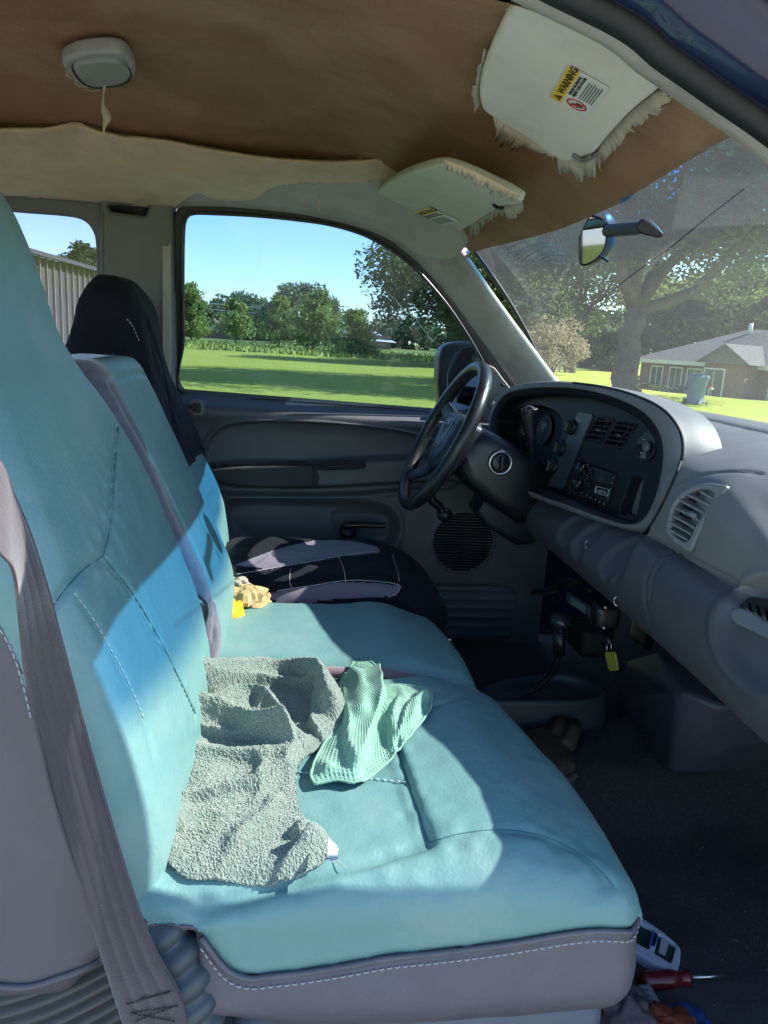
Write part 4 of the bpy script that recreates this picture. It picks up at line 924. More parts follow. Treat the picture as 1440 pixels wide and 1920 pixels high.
# sill line drops towards the front
zs = pt(345, 738, pl=DP)[2]+(V[:, 0]+.31)*(pt(800, 773, pl=DP)[2]-pt(345, 738, pl=DP)[2])/(pt(800, 773, pl=DP)[0]-pt(345, 738, pl=DP)[0])
V[:, 2] += (zs-1.355)*sst(V[:, 2], 1.22, 1.355)
C = V[F].mean(1); padm = inside(C[:, [0, 2]], pad); kk = padm
u, inv = np.unique(F[~kk], return_inverse=True); obj('door_panel', V[u], inv.reshape(-1, 4), PLASTIC, door)
u, inv = np.unique(F[kk], return_inverse=True); obj('armrest', V[u], inv.reshape(-1, 4), mat('armrest_pad', (.030, .033, .034), .7, bump=.5, bscale=500), door)
DT = bvh(V, F)
def dface(l, n=0, closed=False): return hits(DT, l, n, 0)
# release handle cup
hp = ((0, .668, 1.15), (0, 1, 0))
cup = smooth(pts([(586, 873), (594, 866), (620, 865), (676, 864), (686, 870), (685, 877), (672, 880), (620, 882), (594, 881)], pl=hp), 5, True)
plate('handle_cup', cup, [], DEEP, door, hp, .004, .001)
hb = [p+np.array([0, -.004, 0]) for p in smooth(pts([(600, 875), (640, 873), (678, 871)], pl=hp), 6)]
obj('release_handle', *g_tube(hb, .0045, 10, flat=.7), BLACK, door)
seam = hits(DT, [(586, 868), (587, 885), (586, 908)], 5, .0008); obj('panel_seam', *g_tube(seam, .0012, 6), DEEP, door)
# lock slider
lk = rrect(*pts([(354, 750), (381, 750), (383, 780), (358, 779)], Y=.712), n=4)
plate('lock_bezel', lk, [], DASHM, door, ((0, .712, 1.3), (0, 1, 0)), .012, .002)
v, f = join_data([g_box(pt(369, 765, Y=.698), (.020, .004, .026)), g_box(pt(370, 764, Y=.692), (.009, .014, .024)), g_box(pt(358, 763, Y=.697), (.006, .005, .012))])
crisp(obj('lock_slider', v, f, BLACK, door))
# window crank
cp = pt(652, 993, pl=DP)
v, f = join_data([g_lathe((cp[0], .740, cp[2]-.004), (0, -1, 0), [(.024, 0), (.022, .035), (.014, .043), (0, .044)], 24),
                  g_tube(smooth(pts([(645, 985), (675, 984), (708, 985), (722, 985)], Y=.686), 6), [.013]*6+[.012]*6+[.011]*7, 12, flat=.75)])
obj('window_crank', v, f, BLACK, door)
# speaker grille: ring of slats
par = []
for k in range(-10, 11):
    z = k*.0088; L = math.sqrt(max(.093**2-z*z, 0))
    if L > .01: par.append(g_box((spc[0], .735, spc[1]+z), (2*L, .009, .0040), np.array([[1, 0, 0], [0, .85, -.5], [0, .5, .85]])))
for k in (-.045, 0, .045): par.append(g_box((spc[0]+k, .7395, spc[1]), (.003, .004, .165)))
v, f = join_data(par); g_ = obj('speaker_grille', v, f, BEZEL, door, False)
obj('speaker_cone', *g_lathe((spc[0], .7385, spc[1]), (0, -1, 0), [(.094, 0), (.094, .0008), (0, .0009)], 40), DEEP, g_)
# window frame and glass
wpl = ((0, .785, 1.34), (0, 1, .184))
HOLE = [(345, 737), (344, 640), (343, 520), (344, 445), (348, 413), (362, 402), (400, 402), (480, 406), (560, 414), (620, 423), (680, 441), (730, 468), (775, 502), (815, 545), (850, 590), (885, 645), (908, 690), (914, 730), (912, 781), (800, 773), (650, 761), (500, 750)]
hole = resample(smooth(pts(HOLE, pl=wpl), 6, True), 160, True)
OUTL = [(322, 800), (321, 640), (321, 500), (324, 415), (336, 390), (360, 381), (420, 383), (520, 392), (620, 407), (690, 426), (745, 455), (795, 492), (840, 537), (880, 585), (915, 640), (950, 690), (975, 740), (985, 820), (800, 810), (600, 795), (450, 785)]
outl = resample(smooth(pts(OUTL, pl=wpl), 6, True), 160, True)
plate('window_frame', outl, [hole], RUBBER, door, wpl, .03, .004, 3)
inner = hole.copy(); c0 = inner.mean(0)
obj('window_channel', *g_tube(np.vstack([hole, hole[:2]])+np.array([0, -.012, 0]), .0045, 8), mat('window_channel', (.02, .022, .028), .35), door)
wg = plate('window_glass', resample(smooth(pts([(a, b) for a, b in HOLE], pl=((0, .800, 1.34), (0, 1, .184))), 6, True), 120, True)*1.0, [], None, door, ((0, .8, 1.34), (0, 1, .184)), .0001, 0)
# single sheet of glass
me = wg.data; bm = bmesh.new(); bm.from_mesh(me); cc = [f for f in bm.faces if f.calc_area() > 0]; nf = max(cc, key=lambda f: f.calc_area()).normal.copy()
bmesh.ops.delete(bm, geom=[f for f in bm.faces if f.normal.dot(nf) < .9], context='FACES'); bm.to_mesh(me); bm.free(); me.materials.clear(); me.materials.append(SIDEGLASS)
# scratch on the glass
gp = ((0, .797, 1.34), (0, 1, .184)); SCR = mat('scratch', (.75, .78, .80), .6)
sc_ = smooth(pts([(697, 528), (712, 535), (728, 550), (745, 566), (762, 585), (780, 597), (786, 608), (800, 625), (813, 640)], pl=gp), 4)
sc_ = np.array(sc_)+np.c_[RNG.normal(0, .0010, len(sc_)), np.zeros(len(sc_)), RNG.normal(0, .0010, len(sc_))]
v, f = join_data([g_tube(sc_, .0008, 5), g_tube(pts([(804, 634), (813, 640), (820, 628)], pl=gp), .0006, 5), g_tube(pts([(768, 612), (771, 618)], pl=gp), .0007, 5)])
sco = obj('scratch', v, f, SCR, door, False); wg_ = wg
sco.parent = wg; sco.matrix_parent_inverse = pw(wg).inverted()
# outside skin of the door
v, f = join_data([g_box((.15, .83, .92), (1.15, .03, .78))]); obj('outer_skin', v, f, PAINT, door, False)
# door mirror outside
mo = smooth([pt(*q, Y=.93) for q in [(822, 690), (826, 660), (840, 645), (868, 640), (890, 642), (902, 652), (905, 700), (900, 745), (880, 775), (850, 780), (828, 765), (821, 730)]], 5, True)
mpl = ((0, .93, 1.4), (0, 1, 0))
mr_ = plate('side_mirror', mo, [], BLACK, door, mpl, .06, .012, 4)
MGP = (pt(868, 712, Y=.862), (.7, .7, -.2))
mg = smooth([pt(*q, pl=MGP) for q in [(838, 715), (843, 685), (856, 662), (878, 650), (896, 655), (900, 700), (896, 740), (880, 765), (855, 768), (841, 750)]], 5, True)
gm_ = bpy.data.materials.new('mirror_glass'); gm_.use_nodes = True; b_ = gm_.node_tree.nodes['Principled BSDF']; b_.inputs['Metallic'].default_value = 1; b_.inputs['Roughness'].default_value = .03; b_.inputs['Base Color'].default_value = (.34, .36, .38, 1)
MIRG = gm_
mgl = plate('mirror_glass', mg, [], MIRG, mr_, MGP, .003, .001)
v, f = g_box((.52, .86, 1.36), (.06, .12, .05)); obj('mirror_arm', v, f, BLACK, mr_)
# ================================================================ HEADLINER
hl = thing('headliner', 'bare brown headliner foam with torn beige fabric sagging from it, overhead', 'headliner', (0, 0, 1.9))
GY = np.linspace(-.70, .60, 120); rows = []
for y in GY:
    xf = float(hdrX(np.clip(y, -.64, .64))); xs = np.r_[np.linspace(-1.22, -.1, 50), np.linspace(-.1, xf-.012, 60)[1:]]
    z = roofz(xs, y); row = np.c_[xs, np.full(len(xs), y), z]; rows.append(row)
    row = rows[-1]
rows = np.array(rows); A = rows.reshape(-1, 3)
A[:, 2] += .004*fbm(A[:, :2], 5, 3, 3)+.0012*fbm(A[:, :2], 30, 2, 4)
rows = A.reshape(rows.shape)
lip = rows[:, -1].copy(); l1 = lip+[.012, 0, .002]; l2 = lip+[.016, 0, .012]; l3 = lip+[-.03, 0, .024]
rows = np.concatenate([rows, l1[:, None], l2[:, None], l3[:, None]], 1)
fv, ff = g_grid(rows); RT = bvh(fv, ff); obj('foam_board', fv, ff, FOAM, hl)
# fabric edge band left along the front of the roof above the windshield
# fabric flap still fixed above the door, free edge sagging
def flap(top, bot, yt, yb, n, m, belly, seed, noise=.006, ragged=None):
    t = resample(smooth([pt(a, b, Y=yt(a)) for a, b in top], 8), n); b = resample(smooth([pt(a, c, Y=yb(a)) for a, c in bot], 8), n); R_ = []
    for s in np.linspace(0, 1, m):
        p = t*(1-s)+b*s; p[:, 1] -= belly*math.sin(math.pi*s)**.8; p[:, 2] -= belly*.5*math.sin(math.pi*min(s*1.3, 1)); R_.append(p)
    R_ = np.array(R_); sh = R_.shape; Q = R_.reshape(-1, 3); amp = np.sin(np.linspace(0, math.pi, m)).clip(.0, 1)[:, None].repeat(n, 1).reshape(-1)
    f_ = fbm(Q*np.array([.35, 1.5, 2.6]), 7, 3, seed)
    Q[:, 1] -= noise*f_*(amp*.8+.2)*2; return Q.reshape(sh)
TOPE = [(-200, 262), (0, 246), (90, 244), (140, 236), (165, 240), (215, 256), (300, 266), (380, 280), (480, 297), (560, 304), (640, 306), (730, 300), (815, 297), (850, 300), (905, 322), (955, 350), (985, 372)]
BOTE = [(-200, 368), (0, 369), (120, 374), (240, 385), (330, 391), (420, 392), (520, 400), (600, 412), (680, 432), (740, 458), (790, 478), (835, 486), (858, 478), (872, 462), (890, 440), (930, 412), (975, 392)]
yT = lambda a: .36 if a < 600 else .36-.10*(a-600)/385
yB = lambda a: .715 if a < 740 else .715-.16*min((a-740)/130, 1.6)
G = flap(TOPE, BOTE, yT, yB, 260, 44, .018, 5)
lipr = G[0:1]+np.array([0, .012, .010]); lip2 = G[0:1]+np.array([0, .03, .004]); Gf = np.concatenate([lip2, lipr, G], 0)
pv, pf = g_grid(Gf); FT = bvh(pv, pf)
obj('glued_fabric', pv, pf, FABPALE, hl)
# the loose tan sheet hanging over the left part of it
G2 = G.copy(); G2 = G2+np.array([0, -.006, 0]); gv = G2.reshape(-1, 3)
px_ = []
d_ = gv-CAMP; zc = d_@CF; PX = 720+FPX*(d_@CR)/zc; PY = 960-FPX*(d_@CU)/zc
lowb = np.array(smooth([(-250, 366), (0, 366), (100, 372), (200, 384), (260, 389), (325, 388), (345, 378), (352, 368), (372, 361), (392, 370), (430, 376), (465, 375), (495, 362), (520, 346), (560, 343), (600, 341), (640, 343), (720, 338), (800, 325), (855, 315), (900, 326), (990, 378)], 6))
yl = np.interp(PX, lowb[:, 0], lowb[:, 1])
i, j = np.meshgrid(np.arange(G2.shape[0]-1), np.arange(G2.shape[1]-1), indexing='ij'); m_ = G2.shape[1]; a = (i*m_+j).ravel(); F2 = np.stack([a, a+1, a+m_+1, a+m_], 1)
inf = (PY <= yl)
# snap border vertices to the torn edge so that the cut follows it
jit = 2.0*vnoise(np.c_[PX, PY*0], .09, 3)
keep = ((PY-yl+jit)[F2].mean(1) < 0)
F2 = F2[keep]; u, inv = np.unique(F2, return_inverse=True); F2 = inv.reshape(-1, 4); gv = gv[u]
gv[:, 1] -= .006*sst(yl[u]-PY[u], 0, 50)+.004*fbm(gv*np.array([.5, 1, 3]), 9, 3, 8); 
o = obj('loose_fabric', gv, F2, FABRIC, hl); sm = o.modifiers.new('thick', 'SOLIDIFY'); sm.thickness = .003; sm.offset = 1
# rolled edge of the loose sheet
te = G[0]+np.array([0, -.010, -.001]); o = obj('fabric_hem', *g_tube(te[4:-4]+np.c_[np.zeros(252), np.zeros(252), .002*fbm(te[4:-4], 30, 2, 3)], .0042, 8), FABRIC, hl)
# torn scraps
def shred(path, w0, tree=None, Y=None, seed=0, curl=.004):
    """thin ragged strip of cloth hanging along a pixel path"""
    r = random.Random(seed); P = resample(np.array(smooth([pt(a, b, Y=Y) for a, b in path], 6)), 18)
    V = []; F = []
    for k, p in enumerate(P):
        t = k/(len(P)-1); ww = w0*(1-.55*t)*(.6+.8*r.random())*(.5 if k in (0,) else 1); 
        if k == len(P)-1: ww *= .3
        a = t*1.5+seed; dx = np.array((math.cos(a*.6), math.sin(a*.6)*.5, 0))*ww/2
        V += [p-dx, p+dx+np.array((0, curl*math.sin(t*6), 0))]
        if k: q = 2*k; F.append((q-2, q-1, q+1, q))
    return V, F
def solid(o, t=.0012): s = o.modifiers.new('thick', 'SOLIDIFY'); s.thickness = t; s.offset = 0; return o
solid(obj('torn_scrap', *shred([(598, 340), (602, 360), (597, 380), (600, 402)], .010, Y=.50, seed=3), SHRED, hl))
solid(obj('torn_scrap', *shred([(828, 300), (836, 318), (826, 340), (828, 366)], .018, Y=.17, seed=5), SHRED, hl))
solid(obj('torn_scrap', *shred([(683, 322), (680, 338), (682, 352)], .005, Y=.45, seed=6), SHRED, hl))
solid(obj('torn_scrap', *shred([(1247, 160), (1243, 180), (1236, 212)], .014, Y=-.56, seed=8), SHRED, hl))
solid(obj('torn_scrap', *shred([(1293, 165), (1297, 188), (1298, 206)], .009, Y=-.58, seed=9), SHRED, hl))
# thin strip of cloth left under the near roof rail
ed = smooth(pts([(1085, 8), (1150, 40), (1200, 68), (1238, 100), (1243, 125)], Y=-.655), 8)
solid(obj('torn_scrap', *g_grid([[p+np.array([0, .006*random.random(), -.0015]) for p in ed], [p+np.array([-.004, .016+.008*random.random(), -.001]) for p in ed]]), SHRED, hl))

# ---- dome lamp ------------------------------------------------------
dl = thing('dome_lamp', 'oval grey dome lamp on the brown ceiling with a torn thread hanging down', 'ceiling lamp', (-.34, 0, 1.92))
dp = ((0, 0, 1.905), (0, .0, 1))
bz = smooth(pts([(117, 122), (135, 108), (165, 101), (205, 99), (235, 106), (250, 124), (253, 142), (240, 155), (225, 162), (190, 165), (160, 166), (135, 148)], pl=dp), 6, True)
LAMPB = mat('lamp_bezel', (.33, .335, .30), .6, bump=.3, bscale=400, var=.1, dirt=(.24, .20, .15), dscale=12)
b_ = plate('bezel', bz, [], LAMPB, dl, dp, .010, .007, 4)
dp2 = ((0, 0, 1.898), (0, .0, 1))
ln = smooth(pts([(137, 128), (155, 120), (190, 116), (222, 120), (240, 132), (244, 145), (232, 157), (205, 163), (175, 164), (152, 152)], pl=dp2), 6, True)
plate('lens', ln, [], mat('lamp_lens', (.27, .29, .27), .35, bump=.6, bscale=500, voronoi=True), dl, dp2, .008, .004, 3)
plate('lens_gap', [np.array(p) for p in smooth(pts([(134, 127), (154, 118), (190, 113.5), (224, 117), (243, 131), (247, 146), (234, 159), (205, 165), (175, 166), (150, 154)], pl=((0, 0, 1.9015), (0, 0, 1))), 6, True)], [], DEEP, dl, ((0, 0, 1.9015), (0, 0, 1)), .002, 0)
def thread(path, w, Y, m=SHRED):
    P = np.array(smooth([pt(a, b, Y=Y) for a, b in path], 6)); W = np.interp(np.linspace(0, 1, len(P)), np.linspace(0, 1, len(w)), w)
    return [P-np.c_[W/2, 0*W, 0*W], P+np.c_[W/2, .3*W, 0*W]]
solid(obj('torn_thread', *g_grid(thread([(196, 160), (194, 180), (193, 195), (198, 210), (200, 222), (195, 240), (193, 265)], [.003, .002, .004, .014, .012, .004, .002], -.02)), SHRED, dl), .001)
solid(obj('torn_scrap', *g_grid([[p for p in smooth(pts([(122, 132), (135, 146), (150, 160), (170, 168), (200, 166)], pl=((0, 0, 1.893), (0, 0, 1))), 6)], [p+np.array([.004*math.sin(i), -.007-.004*math.sin(i*1.9), -.003]) for i, p in enumerate(smooth(pts([(122, 132), (135, 146), (150, 160), (170, 168), (200, 166)], pl=((0, 0, 1.893), (0, 0, 1))), 6))]]), SHRED, dl), .001)

# ---- sun visors -----------------------------------------------------
VIS = mat('visor_vinyl', (.66, .64, .55), .6, bump=.35, bscale=500, var=.03, dirt=(.52, .49, .41), dscale=9, bdist=.0005)
def ragged(name, line, pl, parent, w=.012, seed=1, out=(0, 0, -1), m=SHRED, n=60):
    """fringe of torn cloth along a pixel line; teeth point to the second line"""
    a = resample(np.array(smooth(pts([q[:2] for q in line], pl=pl), 8)), n); b = resample(np.array(smooth(pts([q[2:] for q in line], pl=pl), 8)), n)
    r = np.random.default_rng(seed); k = np.empty(n); i = 0
    while i < n:
        L = int(r.integers(1, 5)); k[i:i+L] = r.uniform(.35, 1.0)**.7*(1.25 if r.random() < .15 else 1); i += L
    k *= (.88+.24*r.random(n))
    drop = np.array([0, 0, -.004])*(r.random(n)[:, None])
    rows = [a, a+(b-a)*(k[:, None]*.5)+drop, a+(b-a)*k[:, None]+drop*2]
    return solid(obj(name, *g_grid(rows), m, parent, False), .0011)
def label(parent, pl, quad, liftn):
    """warning label: quad = photo pixels of its corners (top-left, top-right, bottom-right, bottom-left)"""
    q = pts(quad, pl=pl); n = np.array(pl[1], float); n /= np.linalg.norm(n); n = n if n@(CAMP-q[0]) > 0 else -n
    q = [p+n*liftn for p in q]; x = q[1]-q[0]; W_ = np.linalg.norm(x); x /= W_; yv = q[3]-q[0]; Hh = np.linalg.norm(yv-x*(yv@x)); y = np.cross(n, x); y = y if y@(q[0]-q[3]) > 0 else -y
    O = q[3]-x*((q[3]-q[0])@x); LP = (O+n*.0002, n)
    def R4(u0, v0, u1, v1, z): return [O+x*W_*a+y*Hh*b+n*z for a, b in ((u0, v0), (u1, v0), (u1, v1), (u0, v1))]
    st = plate('warning_sticker', rrect(*R4(0, 0, 1, 1, .0004), n=4, k=.08), [], mat('sticker_white', (.66, .66, .64), .45), parent, LP, .0004, 0)
    plate('warning_band', rrect(*R4(.012, .70, .988, .985, .0008), n=4, k=.06), [], YELLOW, st, LP, .0003, 0)
    flipx = 1 if np.cross(x, y)@n > 0 else -1
    text('warning_text', 'WARNING', Hh*.24, O+x*W_*.27+y*Hh*.755+n*.0011, x, y, BLACKINK, st, .0001, bold=Hh*.008, xs=W_*.68/(Hh*.24*4.35))
    tri = [O+x*W_*a+y*Hh*b+n*.0011 for a, b in ((.05, .75), (.22, .75), (.135, .94))]
    plate('warning_triangle', tri, [], BLACKINK, st, LP, .0002, 0)
    text('warning_mark', '!', Hh*.15, O+x*W_*.120+y*Hh*.765+n*.0014, x, y, YELLOW, st, .0001)
    text('warning_heading', 'DEATH OR SERIOUS\nINJURY CAN OCCUR', Hh*.095, O+x*W_*.36+y*Hh*.60+n*.0009, x, y, BLACKINK, st, .0001, bold=Hh*.004, xs=.93*W_*.62/(Hh*.095*9.6))
    par = []
    r = random.Random(4)
    for k in range(6):
        v0 = .40-k*.062; par.append(g_box(O+x*W_*(.38+.28)+y*Hh*v0+n*.0009, (1, 1, 1)))
        c = O+x*W_*(.385+.275*(1-.0)-.0)+y*Hh*v0+n*.0009; L = W_*.56*(.85+.15*r.random()); M_ = np.stack([x*L, y*Hh*.022, n*.0002], 1)
        V = np.array([[a, b, cc] for a in (-.5, .5) for b in (-.5, .5) for cc in (-.5, .5)])@M_.T+c-x*(W_*.56-L)/2; par[-1] = (V, g_box((0, 0, 0), (1, 1, 1))[1])
    v, f = join_data(par); obj('small_print', v, f, BLACKINK, st, False)
    c = O+x*W_*.19+y*Hh*.36+n*.0011; rr = min(W_*.165, Hh*.26)
    ring = [c+(x*math.cos(t)+y*math.sin(t))*rr for t in np.linspace(0, 2*math.pi, 40)[:-1]]; rin = [c+(x*math.cos(t)+y*math.sin(t))*rr*.82 for t in np.linspace(0, 2*math.pi, 40)[:-1]]
    plate('prohibition_ring', ring, [rin], REDINK, st, LP, .0002, 0)
    pb = []
    for (a, b, s) in ((-.15, .3, .17), (-.2, -.05, .26), (.28, -.1, .24), (.0, -.42, .2)): pb.append(g_sphere((0, 0, 0), 1, 10, 6)); pb[-1] = (np.array(pb[-1][0])@np.stack([x*rr*s, y*rr*s*1.1, n*.0003], 1).T+c+x*rr*a+y*rr*b, pb[-1][1])
    v, f = join_data(pb); obj('pictogram', v, f, BLACKINK, st)
    bar = [c+x*rr*a+y*rr*b+n*.0005 for a, b in ((-.66, .54), (-.54, .66), (.66, -.54), (.54, -.66))]
    plate('prohibition_bar', bar, [], REDINK, st, LP, .0002, 0)
# near (passenger) visor
vpl = ((.30, -.35, 1.795), (.42, -.06, 1)); vn = np.array(vpl[1])/np.linalg.norm(vpl[1])
v1 = thing('sun_visor', 'large cream sun visor with a warning label, nearest the open door, fringed with torn fabric', 'sun visor', pt(1050, 160, pl=vpl), group='sun visors')
VO = [(962, 12), (985, 3), (1030, -10), (1085, 10), (1150, 45), (1210, 82), (1236, 103), (1240, 125), (1255, 146), (1228, 176), (1180, 215), (1135, 262), (1112, 290), (1090, 298), (1060, 305), (1030, 290), (980, 255), (925, 222), (903, 205), (896, 178), (900, 140), (915, 95), (940, 40)]
vo = resample(smooth(pts(VO, pl=vpl), 6, True), 140, True)
plate('visor_panel', vo, [], VIS, v1, vpl, .016, .0075, 5)
label(v1, (vpl[0]-vn*.0005, vpl[1]), [(1031, 180), (1066, 120), (1147, 166), (1103, 214)], .0006)
vb = (vpl[0]+vn*.012, vpl[1])
ragged('torn_fringe', [(915, 95, 905, 80), (905, 130, 893, 120), (898, 170, 884, 172), (900, 195, 888, 204)], vb, v1, seed=2, n=26)
ragged('torn_fringe', [(925, 215, 928, 238), (950, 232, 938, 276), (990, 255, 985, 272), (1040, 290, 1035, 300)], vb, v1, seed=3, n=34)
ragged('torn_fringe', [(1045, 292, 1045, 325), (1085, 295, 1085, 338), (1118, 285, 1118, 322), (1132, 262, 1152, 285), (1165, 225, 1180, 250), (1200, 195, 1222, 220), (1232, 170, 1275, 158)], vb, v1, seed=4, n=80)
ragged('torn_fringe', [(945, 20, 948, 8), (975, 3, 985, -8)], vb, v1, seed=5, n=8)
v, f = join_data([g_tube(smooth([pt(1226, 128, pl=vpl), pt(1240, 140, pl=vpl)+[0, 0, .004], pt(1262, 150, pl=vpl)+[0, -.01, .02]], 6), .008, 12)])
obj('pivot_rod', v, f, mat('visor_pivot', (.35, .345, .31), .5), v1)
obj('clip_recess', *g_tube(smooth(pts([(1075, 290), (1092, 300), (1108, 294)], pl=(vpl[0]-vn*.002, vpl[1])), 5), .004, 8), mat('clip_dark_grey', (.16, .15, .14), .6), v1)  # dark grey tube at the lower edge of the visor
# far (driver) visor
vq = ((.28, .35, 1.795), (.33, -.10, 1)); vn = np.array(vq[1])/np.linalg.norm(vq[1])
v2 = thing('sun_visor', 'grey sun visor over the steering wheel, half covered by the sagging tan fabric', 'sun visor', pt(830, 380, pl=vq), group='sun visors')
VO = [(688, 396), (692, 378), (708, 360), (742, 336), (788, 319), (830, 313), (880, 330), (940, 358), (978, 378), (972, 386), (935, 392), (880, 425), (835, 452), (812, 459), (768, 447), (710, 424), (692, 410)]
plate('visor_panel', resample(smooth(pts(VO, pl=vq), 6, True), 120, True), [], mat('visor_vinyl_far', (.50, .49, .42), .6, bump=.35, bscale=500, dirt=(.26, .25, .21), dscale=10, bdist=.0005), v2, vq, .005, .006, 4)
label(v2, (vq[0]-vn*.0005, vq[1]), [(761, 402), (805, 387), (834, 412), (793, 428)], .0006)
vb = (vq[0]+vn*.004, vq[1])
ragged('torn_fringe', [(978, 374, 982, 380), (965, 384, 978, 404), (945, 386, 940, 402), (925, 392, 915, 412), (900, 406, 905, 428), (880, 420, 885, 448)], vb, v2, seed=7, n=50)
ragged('torn_edge', [(835, 300, 838, 314), (880, 318, 875, 332), (930, 342, 918, 352), (975, 366, 962, 374)], (vq[0]-vn*.002, vq[1]), v2, seed=8, n=50, m=FABRIC)
obj('clip_recess', *g_tube(smooth(pts([(925, 384), (933, 389), (942, 390)], pl=(vq[0]-vn*.002, vq[1])), 5), .003, 8), DEEP, v2)
obj('screw_hole', *g_tube(pts([(818, 470), (832, 476)], pl=vq), .0035, 8), mat('rust_mark', (.10, .05, .03), .8), v2)

# ---- rear view mirror -----------------------------------------------
rv = thing('rear_view_mirror', 'black rear-view mirror on a stubby arm glued to the windshield', 'mirror', (.55, 0, 1.72))
mp = np.array(pt(1112, 448, Y=.045))
HO = [pt(*q, pl=(mp, (-.82, -.42, -.082))) for q in [(1085, 455), (1088, 440), (1105, 405), (1118, 396), (1133, 400), (1139, 425), (1134, 465), (1120, 486), (1095, 499), (1086, 490)]]
hp_ = (mp, (-.82, -.42, -.082)); hn = np.array((-.82, -.42, -.082)); hn /= np.linalg.norm(hn)
ho = resample(smooth(HO, 6, True), 60, True)
# housing: shell tapering away from the glass
c_ = ho.mean(0); ringz = [ho-hn*0, ho-hn*.012+(ho-c_)*.04, (ho-c_)*.92+c_-hn*.028, (ho-c_)*.6+c_-hn*.042, (ho-c_)*.1+c_-hn*.046]
rows = np.array([np.vstack([r, r[:1]]) for r in ringz]); obj('housing', *g_grid(rows), mat('mirror_housing', (.03, .035, .045), .35, bump=.15, bscale=500), rv)
gl_ = (ho-c_)*.93+c_+hn*.0005; plate('mirror_glass', gl_, [], MIRG, rv, hp_, .002, .0006)
plate('rim', (ho-c_)*1.0+c_, [(ho-c_)*.93+c_], BLACK, rv, hp_, .004, .0012)
mt = hit(WSB, 1218, 432, -.0)
mt = mt if mt is not None else pt(1218, 432, X=.6)
a_ = pt(1140, 433, Y=0.0); a2 = pt(1200, 428, Y=float(mt[1]))
ARM = mat('mirror_arm', (.05, .055, .06), .5, bump=.2)
obj('arm', *g_tube([a_, a_*.97+a2*.03, a2*.97+a_*.03, a2], [.010, .012, .011, .009], 16), ARM, rv)
obj('ball_joint', *g_sphere(a_-np.array([0, 0, 0]), .011), BLACK, rv)
BP_ = (mt+(CAMP-mt)/np.linalg.norm(CAMP-mt)*.022, (.45, 1, .25))
btn = [pt(*q, pl=BP_) for q in [(1192, 424), (1205, 410), (1218, 411), (1243, 437), (1238, 446), (1222, 444), (1200, 438)]]
plate('windshield_button', resample(smooth(btn, 4, True), 40, True), [], BLACK, rv, BP_, .016, .004, 3)
obj('tilt_lever', *g_tube(smooth([pt(1122, 480, Y=.0), pt(1132, 484, Y=-.0), pt(1140, 490, Y=-.0)], 5), .0028, 8), BLACK, rv)
# blue reflector-like bubble seen at the header
obj('sensor_cover', *g_sphere(pt(1172, 352, X=.50), (.012, .040, .022)), mat('smoked_blue', (.05, .13, .3), .3), cab)

# wiper streaks smeared on the far top of the glass
SM = mat('glass_streak', (.34, .42, .33), .8); par = []; rs = np.random.default_rng(8)
for k in range(34):
    t = k/33; x0 = 925+rs.uniform(-6, 14)+t*70; y0 = 455+t*52+rs.uniform(-5, 5); L = rs.uniform(60, 190)*(1-.35*t)
    l = [(x0+L*s, y0-L*s*.22-26*math.sin(s*2.4)*(.5+.3*t)+L*.30*s*s) for s in np.linspace(0, 1, 6)]
    P = hits(WSB, l, 4, -.0012)
    if len(P) > 8: par.append(g_tube(P, np.linspace(.00035, .00012, len(P)), 4))
v, f = join_data(par); obj('wiper_streaks', v, f, SM, wsh)
# ================================================================ DASHBOARD
dash = thing('dashboard', 'long grey dashboard with round-cornered black instrument and radio panel', 'dashboard', (.75, 0, 1.1))
NB = 60; ys = np.linspace(-.745, .715, 300)
def dprof(y):
    q = (y/.7)**2; c = -.02*q; e = max(0., min(1., (-y-.38)/.30))**1.1
    return [(1.10-.30*q, 1.365), (.95-.14*q, 1.385), (.84, 1.376-.06*e), (.775-.01*q, 1.372-.08*e), (.712+c, 1.360-.07*e), (.657+c, 1.341-.10*e), (.628+c, 1.318-.08*e), (.614+c, 1.272-.03*e), (.607+c, 1.206), (.590+c, 1.190), (.577+c, 1.155), (.574+c, 1.115), (.586+c, 1.075), (.612+c, 1.045), (.66, 1.030), (.80, 1.03), (.95, 1.10)]
rows = []
for y in ys:
    P = np.array(smooth(dprof(y), 8)); P = np.vstack([resample(P[:65], 150), resample(P[64:], 81)[1:]]); rows.append(np.c_[P[:, 0], np.full(len(P), y), P[:, 1]])
V, F = g_grid(rows); X, Y, Z = V.T
low = sst(-Z, -1.215, -1.195)*(V[:, 0] < .9)
# the middle and driver parts sit further forward behind the instrument panel
V[:, 0] += .07*sst(Y, -.245, -.205)*sst(Z, 1.10, 1.22)*(X < .9)*(1-sst(X, .78, .9))
V[:, 2] += (.004*sst(Y, -.26, .12)*sst(X, .60, .72)*(1-sst(X, .88, 1.08)))*(Z > 1.28)-.03*sst(Y, -.20, -.05)*(Z > 1.2)*(1-sst(X, .66, .76))
DT0 = bvh(V, F)
def dent(px, py, ry, rz, depth, edge=.25, rim=.0):
    p = hit(DT0, px, py)
    if p is None: return
    d = np.sqrt(((V[:, 1]-p[1])/ry)**2+((V[:, 2]-p[2])/rz)**2); k = V[:, 0] < p[0]+.12
    V[k, 0] += (depth*(1-sst(d, 1-edge, 1+edge*.3))-rim*np.exp(-((d-1.12)/.10)**2))[k]
dent(1068, 994, .042, .034, .010, .3, .002); dent(1095, 1014, .036, .038, .011, .3, .002); dent(1154, 1049, .040, .038, .012, .3, .003)
dent(1425, 1185, .088, .062, .016, .25, .005)
dent(1252, 965, .006, .006, .0)
